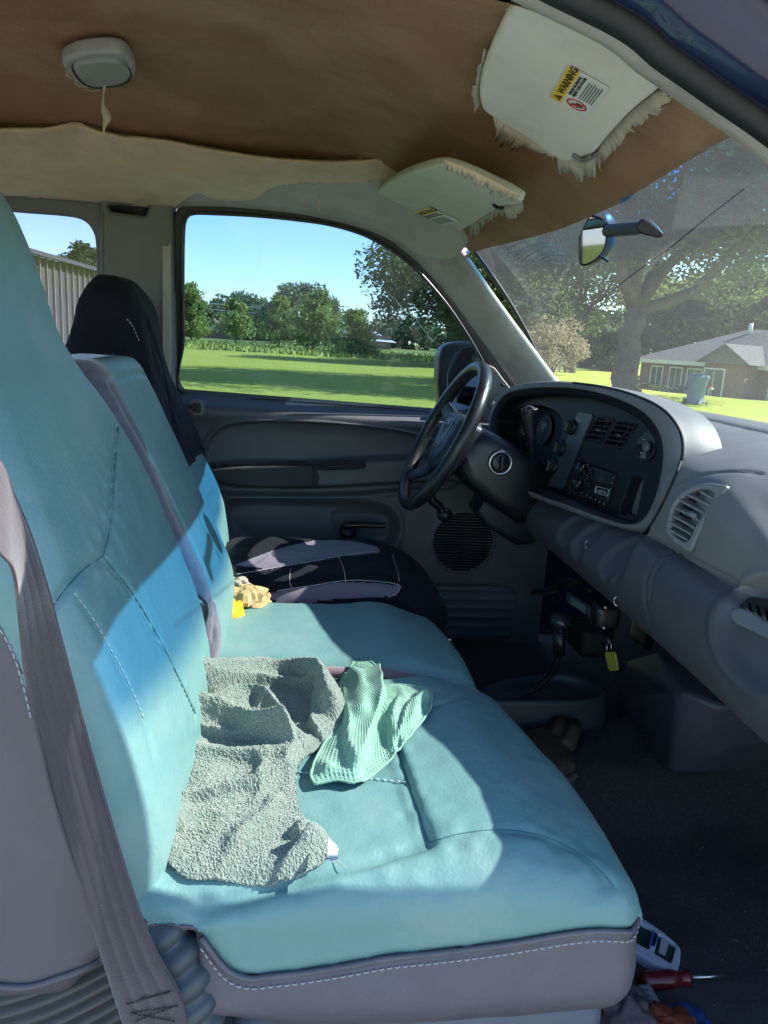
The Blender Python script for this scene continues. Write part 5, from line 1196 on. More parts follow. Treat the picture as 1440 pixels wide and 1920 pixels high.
gv = [hits(DT0, l, 6) for l in ([(1262, 1030), (1232, 1045), (1214, 1075), (1208, 1120), (1218, 1170)], [(1272, 1040), (1240, 1055), (1222, 1085), (1217, 1125)])]
V = groove(V, F, gv, .004, .003)
cre = hits(DT0, [(1205, 1004), (1270, 1038), (1330, 1068), (1440, 1128), (1500, 1160)], 8); V = groove(V, F, [cre], .010, .0045)
cu2 = hits(DT0, [(1268, 905), (1300, 893), (1350, 884), (1400, 884), (1428, 888)], 8); V = groove(V, F, [cu2], .0035, .0035)
N = normals(V, F); V += N*(.0012*fbm(V, 9, 3, 5))[:, None]
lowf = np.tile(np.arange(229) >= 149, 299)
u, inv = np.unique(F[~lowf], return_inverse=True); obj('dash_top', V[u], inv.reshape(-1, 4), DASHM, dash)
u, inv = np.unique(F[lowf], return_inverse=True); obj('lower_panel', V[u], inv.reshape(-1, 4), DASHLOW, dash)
DBT = bvh(V, F)
# ---- instrument panel hood ------------------------------------------
bn_ = np.array((-1, -.12, .12)); bn_ /= np.linalg.norm(bn_)
def bpl(off=0.0): return (np.array((.640, -.10, 1.28))-bn_*off, bn_)          # off > 0 is deeper (away from the driver)
OUT = [(920, 800), (927, 762), (948, 732), (985, 718), (1040, 714), (1100, 718), (1160, 729), (1215, 748), (1252, 773), (1272, 808), (1278, 850), (1270, 905), (1252, 955), (1232, 985), (1208, 998), (1175, 994), (1120, 978), (1065, 958), (1010, 938), (965, 915), (935, 875)]
INN = [(930, 800), (936, 775), (955, 750), (985, 742), (1035, 740), (1090, 744), (1140, 757), (1185, 778), (1212, 802), (1228, 832), (1232, 862), (1226, 905), (1214, 945), (1202, 968), (1186, 978), (1160, 972), (1115, 956), (1065, 935), (1012, 915), (970, 890), (942, 862)]
o_ = resample(smooth(pts(OUT, pl=bpl(0)), 8, True), 180, True); i_ = resample(smooth(pts(INN, pl=bpl(0)), 8, True), 180, True)
i0 = np.argmin(np.linalg.norm(i_-o_[0], axis=1)); i_ = np.roll(i_, -i0, 0); c_ = o_.mean(0)
R_ = [o_-bn_*.085+(o_-c_)*.0, o_-bn_*.045+(o_-c_)*.008, o_-bn_*.012, o_-(o_-c_)*.004+bn_*.0, o_*.85+i_*.15+bn_*.008, o_*.6+i_*.4+bn_*.011, o_*.3+i_*.7+bn_*.006, i_-bn_*.001, i_-bn_*.012, i_-bn_*.055]
R_ = np.array(R_); R_ = np.array([R_[k] for k in range(len(R_))]).transpose(1, 0, 2)
R2 = np.array([resample(smooth(list(r), 5), 40) for r in R_]); R2 = np.concatenate([R2, R2[:1]], 0)
HV, HF = g_grid(R2)
cxy = HV[HF].mean(1); depth_in = ((cxy-bpl(0)[0])@bn_); inner_f = np.zeros(len(HF), bool); jj = np.tile(np.arange(39), 180); inner_f = jj > 22
u, inv = np.unique(HF[~inner_f], return_inverse=True); hood = obj('instrument_hood', HV[u], inv.reshape(-1, 4), DASHM, dash)
u, inv = np.unique(HF[inner_f], return_inverse=True); obj('shaded_hood_lip', HV[u], inv.reshape(-1, 4), BEZEL, hood)  # inner side of the hood in black, its shade put into the colour
HT = bvh(HV, HF)
# part line between hood pad and dash top
gl = []
for x_, y_ in smooth([(1075, 718), (1120, 724), (1170, 735), (1222, 755), (1256, 780), (1277, 815), (1280, 850), (1272, 880), (1255, 920), (1238, 955), (1220, 985), (1206, 1003)], 10):
    q1_, q2_ = hit(HT, x_, y_, .0004), hit(DBT, x_, y_, .0004); c_l = [q for q in (q1_, q2_) if q is not None]
    if c_l: gl.append(min(c_l, key=lambda q: np.linalg.norm(q-CAMP)))
obj('part_gap', *g_tube(gl, .0026, 8), DEEP, dash)
# ---- black face with openings ----------------------------------------
fo = .030; fp = bpl(fo); FPX_ = lambda l, o=fo: pts(l, pl=bpl(o))
CL = smooth(FPX_([(940, 815), (952, 784), (972, 765), (992, 757), (1023, 760), (1046, 771), (1056, 790), (1053, 818), (1043, 841), (1027, 860), (1008, 882), (985, 895), (955, 885), (942, 860)]), 5, True)
LV = smooth(FPX_([(926, 786), (932, 768), (944, 760), (948, 768), (944, 782), (934, 794)]), 4, True)
V1 = rrect(*FPX_([(1119, 783), (1152, 784), (1124, 831), (1092, 825)]), n=4, k=.12); V2 = rrect(*FPX_([(1157, 790), (1194, 796), (1161, 842), (1127, 836)]), n=4, k=.12)
CUB = rrect(*FPX_([(1184, 892), (1207, 898), (1190, 976), (1160, 960)]), n=5, k=.22)
RAD = rrect(*FPX_([(1081, 864), (1157, 888), (1138, 958), (1066, 926)]), n=4, k=.05)
face = plate('instrument_panel', [p for p in smooth(list(i_[::6]+(i_[::6]-i_.mean(0))*.03-bn_*fo), 3, True)], [CL, LV, V1, V2, CUB, RAD], BEZEL, dash, fp, .05, .0022, 3)
bp2 = bpl(fo+.048)
plate('pocket_back', [p for p in smooth(list(i_[::9]+(i_[::9]-i_.mean(0))*.02-bn_*(fo+.048)), 3, True)], [], DEEP, dash, bp2, .003, 0)
# instruments: gauge discs deep in the pocket
gp2 = bpl(fo+.044); GAU = mat('gauge_face', (.03, .035, .04), .4)
cl = thing
for (px, py, r) in ((985, 815, .045), (1022, 805, .040), (960, 845, .03)):
    c = pt(px, py, pl=gp2); gg = obj('gauge', *g_lathe(c, bn_, [(r, 0), (r, .004), (r*.93, .005), (r*.92, .002), (0, .002)], 32), GAU, dash)
    tk = []
    x_, y_, z_ = frame_of(bn_)
    for a in np.linspace(-2.2, 2.2, 12): d = x_*math.sin(a)+y_*math.cos(a); tk.append(g_tube([c+d*r*.72+bn_*.003, c+d*r*.86+bn_*.003], .0007, 4))
    tk.append(g_tube([c+bn_*.004, c+(x_*-.6+y_*.4)*r*.8+bn_*.004], .0012, 4))
    v, f = join_data(tk); obj('gauge_marks', v, f, GREYINK, gg, False)
# vent louvres
def louvre(name, quad, n, off, m, parent, ang=.5, w=.010, cross=2):
    a, b, c, d = [np.array(p) for p in quad]; par = []
    for k in range(n):
        t = (k+.5)/n; p = a*(1-t)+d*t; q = b*(1-t)+c*t; L = q-p; ln_ = np.linalg.norm(L); ux = L/ln_; up = (a-d)/np.linalg.norm(a-d); nn = np.cross(ux, up); nn /= np.linalg.norm(nn); nn = nn if nn@bn_ > 0 else -nn
        ax = up*math.cos(ang)+nn*math.sin(ang); az = nn*math.cos(ang)-up*math.sin(ang)
        par.append(g_box((p+q)/2-nn*off, (ln_, .0020, w), np.stack([ux, ax, az], 1)))
    for k in range(cross):
        t = (k+1)/(cross+1); p = a*(1-t)+b*t; q = d*(1-t)+c*t; par.append(g_tube([p-bn_*(off+.012), q-bn_*(off+.012)], .0016, 5))
    v, f = join_data(par); return crisp(obj(name, v, f, m, parent))
VG = mat('vent_plastic', (.060, .068, .080), .4, bump=.1)
for q, nm in (([(1119, 783), (1152, 784), (1124, 831), (1092, 825)], 'air_vent'), ([(1157, 790), (1194, 796), (1161, 842), (1127, 836)], 'air_vent')):
    qq = FPX_(q, fo-.002); ring = rrect(*qq, n=4, k=.12); cc = np.mean(ring, 0)
    fr = plate(nm, [p+(p-cc)*.05 for p in ring], [[p-(p-cc)*.06 for p in ring]], BEZEL, face, bpl(fo-.002), .006, .0015)
    louvre('vent_slats', qq, 5, .006, VG, fr, .35, .012, 2)
    v, f = g_box(np.mean(qq, 0)-bn_*.0, (.006, .016, .006)); obj('vent_tab', v, f, VG, fr)
plate('vent_back', [p-bn_*.030+(p-np.mean(V1+V2, 0))*.2 for p in rrect(*FPX_([(1110, 775), (1204, 788), (1163, 852), (1084, 832)]), n=3)], [], DEEP, face, bpl(fo+.03), .002, 0)
# dimmer / lamp switch panel with three knobs
sp = rrect(*FPX_([(1083, 772), (1112, 776), (1052, 918), (1026, 912)], fo-.004), n=4, k=.12); swp = plate('switch_panel', sp, [], mat('switch_panel_plastic', (.035, .045, .055), .35), face, bpl(fo-.004), .004, .0012)
x_, y_, z_ = frame_of(bn_)
for (px, py) in ((1073, 801), (1052, 840), (1038, 875)):
    c = pt(px, py, pl=bpl(fo-.004)); kb = obj('switch_knob', *g_lathe(c, bn_, [(.0185, 0), (.018, .004), (.0155, .006), (.0145, .006)], 28), BLACK, swp)
    v, f = rblock((-.0055, -.014, 0), (.0055, .014, .019), .003, .003); v = np.array([c+x_*p[0]*1+y_*p[1]+bn_*p[2] for p in v]); obj('grip', v, f, BLACK, kb)
text('switch_marks', ':: =', .011, pt(1085, 790, pl=bpl(fo-.0095)), -x_, y_, GREYINK, swp)
# climate / four wheel selector dial at the right
dq = smooth(FPX_([(1214, 809), (1226, 814), (1228, 836), (1221, 858), (1203, 865), (1190, 855), (1192, 835), (1202, 817)], fo-.004), 5, True)
dl_ = plate('dial_panel', dq, [], BLACK, face, bpl(fo-.004), .004, .001)
ux_ = pt(1218, 850, pl=bpl(fo-.01))-pt(1195, 845, pl=bpl(fo-.01)); ux_ /= np.linalg.norm(ux_); uy_ = np.array((0., 0, 1))
for (px, py, s) in ((1204, 826, '---'), (1203, 831, '- --'), (1199, 853, '==='), (1200, 859, '-==')): text('dial_marks', s, .012, pt(px, py, pl=bpl(fo-.0085)), ux_, uy_, GREYINK, dl_)
obj('dial_knob', *g_lathe(pt(1214, 838, pl=bpl(fo-.006)), bn_, [(.011, 0), (.010, .006), (.0, .007)], 20), mat('dial_knob', (.10, .12, .14), .4), dl_)
obj('dial_knob', *g_lathe(pt(1200, 843, pl=bpl(fo-.006)), bn_, [(.009, 0), (.008, .008), (.0, .009)], 20), DEEP, dl_)
# radio
ra = plate('radio', rrect(*FPX_([(1082, 866), (1155, 889), (1136, 955), (1068, 925)], fo-.001), n=4, k=.05), [], mat('radio_face', (.012, .013, .015), .3), face, bpl(fo-.001), .02, .0015)
def rq(o_, l): return FPX_(l, fo-o_)
plate('radio_display', rrect(*rq(.003, [(1118, 881), (1151, 889), (1145, 910), (1113, 902)]), n=3, k=.08), [], mat('lcd', (.02, .03, .04), .12), ra, bpl(fo-.003), .002, .0004)
rx = pt(1150, 889, pl=fp)-pt(1118, 881, pl=fp); rx /= np.linalg.norm(rx); ry = np.cross(bn_, rx); ry = ry if ry[2] > 0 else -ry
lg = rrect(*rq(.0035, [(1117, 911), (1143, 918), (1140, 931), (1114, 924)]), n=3, k=.05)
cc = np.mean(lg, 0); plate('radio_badge', lg, [[p-(p-cc)*.14 for p in lg]], GREYINK, ra, bpl(fo-.0035), .0006, 0)
text('radio_badge_text', 'CASSETTE', .0085, pt(1118, 922, pl=bpl(fo-.0040)), rx, ry, GREYINK, ra)
for (px, py) in ((1093, 880), (1086, 910)):
    kb = obj('radio_knob', *g_lathe(pt(px, py, pl=bpl(fo-.002)), bn_, [(.013, 0), (.0125, .010), (.011, .013), (0, .0135)], 24), BLACK, ra)
    c = pt(px, py, pl=bpl(fo-.016)); obj('knob_mark', *g_tube([c+y_*.003, c+y_*.010], .0009, 5), GREYINK, kb)
for k in range(6):
    t = k/5; px = 1094+t*41; py = 925+t*20; c = pt(px, py, pl=bpl(fo-.0025)); b_ = obj('radio_button', *g_box(c, (.012, .008, .006), np.stack([rx, ry, bn_], 1)), BLACK, ra, False)
    text('button_mark', '123456'[k], .006, c-rx*.002-ry*.002+bn_*.0034, rx, ry, GREYINK, b_)
for k in range(5):
    c = pt(1153-k*2.6, 896+k*10, pl=bpl(fo-.0025)); b_ = obj('radio_button', *g_box(c, (.008, .007, .005), np.stack([rx, ry, bn_], 1)), BLACK, ra, False); obj('button_mark', *g_box(c+bn_*.003, (.004, .0012, .0006), np.stack([rx, ry, bn_], 1)), GREYINK, b_, False)
for (px, py) in ((1104, 876), (1109, 886), (1102, 896), (1098, 905), (1105, 912), (1096, 888)):
    c = pt(px, py, pl=bpl(fo-.0025)); b_ = obj('radio_button', *g_lathe(c, bn_, [(.0045, 0), (.004, .003), (0, .0035)], 12), BLACK, ra); obj('button_mark', *g_box(c+bn_*.004+ry*.0055, (.005, .0009, .0006), np.stack([rx, ry, bn_], 1)), GREYINK, b_, False)
# passenger side vent, curved like a kidney, in pale plastic
pvn = np.array((-1., -.42, .22)); pvn /= np.linalg.norm(pvn)
pc = hit(DBT, 1302, 968); pc = pc if pc is not None else pt(1302, 968, X=.62)
def pv(off): return (pc+pvn*off, pvn)
KO = [(1247, 985), (1256, 948), (1279, 920), (1315, 906), (1350, 908), (1362, 916), (1340, 952), (1312, 996), (1294, 1034), (1268, 1021), (1250, 1002)]
KI = [(1257, 985), (1264, 953), (1284, 930), (1312, 918), (1332, 921), (1337, 930), (1322, 955), (1303, 985), (1288, 1014), (1270, 1008), (1259, 998)]
ko = resample(smooth(pts(KO, pl=pv(.012)), 6, True), 90, True); ki = resample(smooth(pts(KI, pl=pv(.012)), 6, True), 90, True)
PV_ = mat('pale_vent_plastic', (.15, .155, .16), .45, bump=.2, bscale=700)
pvo = plate('side_air_vent', ko, [ki], PV_, dash, pv(.012), .030, .004, 4)
plate('vent_back', ki+pvn*-.016+(ki-ki.mean(0))*.06, [], DEEP, pvo, pv(-.006), .002, 0)
par = []
LS = [((1318, 921), (1340, 934)), ((1294, 927), (1333, 946)), ((1280, 938), (1322, 960)), ((1270, 951), (1313, 974)), ((1263, 965), (1305, 988)), ((1259, 978), (1298, 1000)), ((1257, 991), (1290, 1010))]
for a, b in LS:
    p, q = pt(*a, pl=pv(.008)), pt(*b, pl=pv(.008)); L = q-p; ux = L/np.linalg.norm(L); up = np.cross(pvn, ux); up = up if up[2] > 0 else -up
    ax = up*math.cos(.3)+pvn*math.sin(.3); az = np.cross(ux, ax); par.append(g_box((p+q)/2-pvn*.001, (np.linalg.norm(L)+.004, .0032, .012), np.stack([ux, ax, az], 1)))
v, f = join_data(par); obj('vent_slats', v, f, PV_, pvo, False)
par = []
for t in (.2, .4, .6, .8):
    p = pt(1312-t*2+t*25-12, 925+2, pl=pv(-.004)); 
    a = pt(1298+t*36, 922+t*8, pl=pv(-.004)); b = pt(1252+t*42, 1000+t*14, pl=pv(-.004)); par.append(g_tube([a, b], .0016, 5))
v, f = join_data(par); obj('vent_vanes', v, f, BEZEL, pvo, False)
p = pt(1290, 961, pl=pv(.016)); q = pt(1306, 969, pl=pv(.016)); obj('vent_tab', *g_tube([p, (p+q)/2, q], [.005, .006, .005], 12, flat=.7), PV_, pvo)
# dark gap behind the pale vent on its right
# glove box latch
gp3 = [(1368, 1150), (1378, 1140), (1400, 1143), (1440, 1166), (1470, 1180), (1470, 1215), (1440, 1200), (1400, 1180), (1375, 1167)]
gc = hit(DBT, 1420, 1170); gn = np.array((-1, -.1, .25)); gn /= np.linalg.norm(gn)
lt = plate('glove_box_latch', resample(smooth(pts(gp3, pl=(gc+gn*.012, gn)), 5, True), 60, True), [], mat('latch_plastic', (.12, .125, .15), .4, bump=.2, dirt=(.25, .25, .27)), dash, (gc+gn*.012, gn), .012, .004, 3)
plate('latch_recess', rrect(*pts([(1382, 1136), (1405, 1118), (1475, 1130), (1475, 1172)], pl=(gc+gn*.003, gn)), n=4), [], DEEP, dash, (gc+gn*.003, gn), .004, .001)
v, f = join_data([g_tube(pts([(1398+a*16, 1130+a*6), (1404+a*16, 1150+a*8)], pl=(gc+gn*.008, gn)), .0035, 6) for a in range(4)]); obj('latch_spring', v, f, BLACK, dash)
# little brackets and hooks on the lower dash
for (px, py) in ((1103, 1022), (1158, 1125)):
    p = hit(DBT, px, py, .003)
    if p is not None: obj('coin_hook', *g_tube(smooth([p+[0, 0, .008], p+[-.004, 0, .003], p+[-.002, 0, -.006], p+[.002, -.003, -.009]], 4), .0014, 6), CHROME, dash)
# ================================================================ STEERING
sw_ = thing('steering_wheel', 'black four-spoke steering wheel with a horned animal head shield on its hub', 'steering wheel', (.363, .37, 1.283))
WC = np.array(pt(830, 817, Y=.37)); WU = np.array((.43, 0, .903)); WU /= np.linalg.norm(WU); WN = np.array((-WU[2], 0, WU[0])); WY = np.array((0, 1., 0.))
WHEEL = mat('wheel_leather', (.012, .014, .017), .36, bump=.35, bscale=700, var=.2, vscale=25, bdist=.0006, dirt=(.05, .047, .042), dscale=30)
HUBM = mat('hub_plastic', (.020, .027, .040), .42, bump=.3, bscale=900, dirt=(.05, .06, .07), dscale=10)
RW = .186
def WPt(a, r, h=0.0): return WC+(WU*math.cos(a)+WY*math.sin(a))*r+WN*h       # a from the top, towards the door
ringp = np.array([WPt(a, RW, .0) for a in np.linspace(0, 2*math.pi, 97)])
V = []; F = []; nn = 16
for i, p in enumerate(ringp[:-1]):
    a = 2*math.pi*i/96; rad = (p-WC)/RW
    bump_ = 1+.05*max(0, math.cos(a*12))*(abs(math.cos(a)) < .7)
    for k in range(nn):
        t = 2*math.pi*k/nn; V.append(p+(rad*math.cos(t)*.0150+WN*math.sin(t)*.0165)*bump_)
for i in range(96):
    for k in range(nn): F.append((i*nn+k, ((i+1) % 96)*nn+k, ((i+1) % 96)*nn+(k+1) % nn, i*nn+(k+1) % nn))
obj('rim', V, F, WHEEL, sw_)
# hub pad with rounded trapezoid outline, domed
def hubpt(y, u, h): return WC+WY*y+WU*u+WN*h
HO = smooth([(-.085, .050), (-.06, .066), (0, .070), (.06, .066), (.085, .050), (.082, .0), (.062, -.050), (.035, -.078), (0, -.084), (-.035, -.078), (-.062, -.050), (-.082, .0)], 6, True)
rows = []
for s, h in ((1.0, -.035), (1.0, -.006), (.985, .006), (.94, .014), (.80, .020), (.5, .024), (.2, .0255), (.01, .026)):
    r = [hubpt(p[0]*s, p[1]*s, h-.02) for p in HO]; rows.append(r+[r[0]])
hub = obj('hub_pad', *g_grid(rows), HUBM, sw_)
# spokes
def spoke(a, w0, w1, name='spoke'):
    P = [WPt(a, r, h) for r, h in ((.055, -.030), (.09, -.030), (.125, -.026), (.155, -.014), (.182, -.002))]; P = smooth(P, 4); n = len(P); V = []; F = []
    side = np.cross(WN, WPt(a, 1)-WC); side /= np.linalg.norm(side)
    for i, p in enumerate(P):
        w_ = w0+(w1-w0)*(math.sin(i/(n-1)*math.pi/2)); th = .010-.002*i/(n-1)
        for k in range(14):
            t = 2*math.pi*k/14; c, s = math.cos(t), math.sin(t); V.append(p+side*w_*abs(c)**.7*np.sign(c)+WN*th*abs(s)**.7*np.sign(s))
    for i in range(n-1):
        for k in range(14): F.append((i*14+k, i*14+(k+1) % 14, (i+1)*14+(k+1) % 14, (i+1)*14+k))
    return obj(name, V, F, HUBM, sw_)
for a in (R(68), R(-68), R(140), R(-140)): spoke(a, .036 if abs(a) < 2 else .026, .020 if abs(a) < 2 else .017)
# emblem: shield with a ram-like head relief
EMB = mat('emblem_relief', (.075, .095, .13), .4)
ec = (0, .012)
SHD = smooth([(-.021, .026), (0, .030), (.021, .026), (.024, .0), (.016, -.022), (0, -.034), (-.016, -.022), (-.024, .0)], 5, True)
z_ = .0055; epl = (hubpt(0, .01, z_), WN)
so_ = [hubpt(p[0], p[1]+.012, z_) for p in SHD]; si_ = [hubpt(p[0]*.86, p[1]*.86+.012, z_) for p in SHD]
em = plate('emblem', so_, [si_], EMB, hub, epl, .002, .0004)
def strip2(l, w, nm='emblem_relief'): return g_tube([hubpt(a, b+.012, z_) for a, b in smooth(l, 5)], w, 6)
v, f = join_data([strip2([(-.004, .016), (-.012, .017), (-.017, .008), (-.014, -.004), (-.008, -.004), (-.009, .004)], .0016), strip2([(.004, .016), (.012, .017), (.017, .008), (.014, -.004), (.008, -.004), (.009, .004)], .0016),
                  strip2([(-.004, .014), (-.005, .0), (-.003, -.014), (0, -.019), (.003, -.014), (.005, .0), (.004, .014), (-.004, .014)], .0012), strip2([(0, .010), (0, -.008)], .0018)])
obj('emblem_head', v, f, EMB, em)
sq = [hubpt(a, b, .0035) for a, b in smooth([(-.040, .048), (.040, .048), (.042, .0), (.030, -.030), (0, -.036), (-.030, -.030), (-.042, .0)], 5, True)]
obj('pad_line', *g_tube(sq+[sq[0]], .0011, 6), DEEP, hub)
text('airbag_mark', 'SRS', .014, hubpt(.014, -.058, .0030), -WY, WU, EMB, hub)
# ---- column -----------------------------------------------------------
col = thing('steering_column', 'black steering column shroud with a silver-ringed ignition lock and a gear lever', 'steering column', (.5, .37, 1.2))
A_ = -WN; cc = WC
def colp(l, y, u): return cc+A_*l+WY*y+WU*u
def boxring(l, y0, y1, u0, u1, k=.30, n=5):
    return rrect(colp(l, y0, u0), colp(l, y1, u0), colp(l, y1, u1), colp(l, y0, u1), n, k)
def shell(name, st, m, par):
    rows = []
    for q in st: r = boxring(*q); rows.append(r+[r[0]])
    rows = [[np.mean(rows[0][:-1], 0)]*len(rows[0])]+rows+[[np.mean(rows[-1][:-1], 0)]*len(rows[-1])]
    return crisp(obj(name, *g_grid(rows), m, par), 50)
shell('column_shroud', [(.045, -.052, .052, -.052, .052, .45), (.06, -.060, .060, -.062, .062, .4), (.10, -.070, .068, -.078, .066, .25), (.19, -.074, .070, -.092, .064, .22), (.26, -.074, .07, -.10, .055, .22), (.275, -.066, .064, -.09, .045, .2)], BLACK, col)
shell('lower_shroud', [(.16, -.050, .05, -.125, -.085, .3), (.19, -.058, .055, -.14, -.085, .25), (.29, -.055, .05, -.150, -.07, .25), (.33, -.045, .045, -.13, -.05, .25)], BEZEL, col)
obj('column_tube', *g_tube([colp(.25, 0, -.01), colp(.50, 0, -.02)], .045, 16), BEZEL, col)
# ignition on the near side of the shroud
ip = (colp(.15, -.0735, -.01), (0, -1, 0)); ic = pt(937, 867, Y=float(ip[0][1]))
il = obj('ignition_lock', *g_lathe(ic, (0, -1, 0), [(.030, -.02), (.030, .008), (.0285, .011), (.0235, .011), (.0235, .006), (0, .006)], 36), CHROME, col)
obj('lock_face', *g_lathe(ic, (0, -1, 0), [(.0228, .005), (.0225, .011), (.020, .013), (0, .013)], 32), BLACK, il)
v, f = rblock((-.0045, -.022, -.017), (.0045, .0, .017), .002, .002); obj('lock_grip', v+ic+np.array([0, -.006, 0]), f, BLACK, il)
obj('pointer_mark', *g_tube([ic+[0, -.011, .026], ic+[0, -.011, .034]], .0014, 6), GREYINK, il)
# gear lever
lv = thing('gear_lever', 'black column gear lever with a bulbous ribbed knob, in front of the gauges', 'gear lever', pt(1003, 940, Y=.28))
lp = smooth([pt(1006, 925, Y=.30), pt(1004, 895, Y=.27), pt(1000, 860, Y=.24), pt(997, 825, Y=.22), pt(995, 800, Y=.22)], 6)
obj('stalk', *g_tube(lp, np.linspace(.0085, .0065, len(lp)), 12), BLACK, lv)
kp = smooth([pt(998, 826, Y=.22), pt(996, 812, Y=.22), pt(994, 795, Y=.22), pt(993, 778, Y=.22), pt(993, 768, Y=.22), pt(993, 765, Y=.22)], 4)
tt = np.linspace(0, 1, len(kp)); rad = np.interp(tt, [0, .25, .6, .85, .95, 1], [.008, .0115, .0185, .0195, .0165, .010])
kp = kp+[kp[-1]+np.array([0, 0, .004]), kp[-1]+np.array([0, 0, .006])]; rad = np.r_[rad[:-2], .0175, .014, .009, .002]
kn = obj('knob', *g_tube(kp, rad, 24), BLACK, lv)
obj('knob_ring', *g_lathe(pt(993, 770, Y=.205), (0, -1, .35), [(.010, 0), (.010, .0015), (.008, .0015), (.008, 0)], 20), BEZEL, kn)
# tilt lever low on the far side
tl = thing('tilt_lever', 'short black stub lever hanging under the left side of the steering wheel', 'lever', pt(815, 930, Y=.47))
obj('stalk', *g_tube(smooth([colp(.08, .045, -.05), pt(806, 925, Y=.46), pt(822, 948, Y=.47), pt(832, 962, Y=.47)], 5), .0165, 12, flat=.7), BLACK, tl)
obj('tip', *g_sphere(pt(834, 965, Y=.47), (.021, .021, .019)), BLACK, tl)
obj('turn_stalk', *g_tube([colp(.08, .06, .0), colp(.07, .15, .02), colp(.06, .19, .03)], [.007, .006, .009], 10), BLACK, tl)

# ================================================================ UNDER THE DASH
DP_ = mat('underdash_plastic', (.032, .036, .045), .5, bump=.4, bscale=500, var=.15)
hm_ = thing('heater_box', 'dark angular heater housing on the floor under the middle of the dashboard', 'heater housing', (.9, -.1, .62))
K = [pt(1174, 1238, X=.80), pt(1232, 1222, X=.80), pt(1270, 1292, X=.735), pt(1348, 1325, X=.79), pt(1393, 1397, X=.86), pt(1258, 1447, X=.765), pt(1243, 1440, X=.77), pt(1150, 1342, X=.83), pt(1150, 1305, X=.82), pt(1262, 1300, X=.738)]
K += [p+np.array([.25, .0, .0]) for p in K]
bm = bmesh.new(); [bm.verts.new(p) for p in K]; bmesh.ops.convex_hull(bm, input=bm.verts); bmesh.ops.delete(bm, geom=[v_ for v_ in bm.verts if not v_.link_faces], context='VERTS'); me = bpy.data.meshes.new('housing'); bm.to_mesh(me); bm.free()
hb_ = link('housing', me, mat('heater_plastic', (.055, .052, .070), .55, bump=.5, bscale=300, var=.2, vscale=12, dirt=(.05, .045, .06), dscale=14), hm_, False)
bv_ = hb_.modifiers.new('bevel', 'BEVEL'); bv_.width = .012; bv_.segments = 4; bv_.limit_method = 'ANGLE'; bv_.angle_limit = R(12); crisp(hb_, 60)
for (px, py) in ((1170, 1347), (1212, 1378)): obj('screw', *g_lathe(pt(px, py, X=.775), (-1, -.5, .1), [(.005, 0), (.004, .003), (0, .004)], 12), DEEP, hm_)
# transfer case shifter and its floor console
fcn = thing('floor_console', 'low black oval floor console with a raised rim round the shifter', 'floor console', (.6, .05, .66))
op = ((0, 0, .745), (0, 0, 1)); oo = resample(smooth(pts([(905, 1290), (960, 1272), (1030, 1262), (1090, 1270), (1128, 1290), (1133, 1304), (1090, 1312), (1000, 1314), (920, 1312)], pl=op), 6, True), 90, True)
oc = oo.mean(0); RR = [(1.10, -.14), (1.06, -.07), (1.02, -.012), (.99, 0), (.96, .0), (.93, -.008), (.90, -.02), (.5, -.024), (.02, -.022)]
rows = []
for s, h in RR: r = (oo-oc)*s+oc+np.array([0, 0, h]); rows.append(np.vstack([r, r[:1]]))
obj('console_tray', *g_grid(rows), DP_, fcn)
ts = thing('transfer_shifter', 'black floor shifter with a round mushroom knob beneath the dashboard', 'shifter', pt(1000, 1295, Y=.08))
tp = smooth([pt(985, 1300, Y=.08), pt(1012, 1285, Y=.07), pt(1035, 1262, Y=.06), pt(1045, 1235, Y=.05), pt(1050, 1205, Y=.05), pt(1051, 1180, Y=.05)], 6)
obj('stick', *g_tube(tp, np.linspace(.008, .006, len(tp)), 12), BLACK, ts)
kb = pt(1051, 1165, Y=.05); obj('collar', *g_tube([pt(1047, 1228, Y=.05), pt(1051, 1185, Y=.05)], [.012, .015], 14), BLACK, ts)
kk = obj('knob', *g_sphere(kb, (.024, .024, .019), 24, 14), mat('shifter_knob', (.015, .020, .026), .25), ts)
obj('gear_marks', *g_tube(smooth([kb+np.array([-.006, -.014, .0135]), kb+np.array([.004, -.015, .0135]), kb+np.array([.012, -.012, .012])], 4), .0006, 5), GREYINK, kk)
# pedals
for nm, lab, x0, (y, z) in (('brake_pedal', 'dark ribbed brake pedal under the dashboard', .93, (.33, .80)),):
    pdl = thing(nm, lab, 'pedal', (x0, y, z)); v, f = rblock((x0-.012, y-.05, z-.035), (x0+.008, y+.05, z+.035), .008, .01); obj('pad', v, f, RUBBER, pdl); obj('arm', *g_tube([(x0+.01, y, z+.02), (x0+.06, y, z+.2), (x0+.04, y, z+.3)], .009, 8), BLACK, pdl)
# trailer brake controller and wiring
bc = thing('brake_controller', 'small black control box with a dim window bolted under the dashboard', 'control box', pt(1090, 1130, X=.66))
bcn = ((.66, 0, 1.0), (-1, -.3, .35)); qd = rrect(*pts([(1062, 1108), (1108, 1134), (1104, 1158), (1058, 1128)], pl=bcn), n=4, k=.1); bx_ = plate('case', qd, [], BLACK, bc, bcn, .07, .003)
bn2 = np.array(bcn[1])/np.linalg.norm(bcn[1])
plate('window', rrect(*pts([(1070, 1118), (1100, 1136), (1097, 1151), (1067, 1131)], pl=(np.array(bcn[0])+bn2*.002, bn2)), n=3, k=.1), [], mat('smoked_window', (.035, .040, .055), .2), bc, (np.array(bcn[0])+bn2*.002, bn2), .002, .0005)
v, f = rblock((-.03, -.02, -.03), (.02, .02, .02), .008, .01); obj('connector', v+pt(1140, 1150, X=.64), f, BLACK, bc)
v, f = rblock((-.03, -.05, -.04), (.05, .05, .03), .008, .02); obj('bracket', v+pt(1100, 1190, X=.72), f, DEEP, bc)
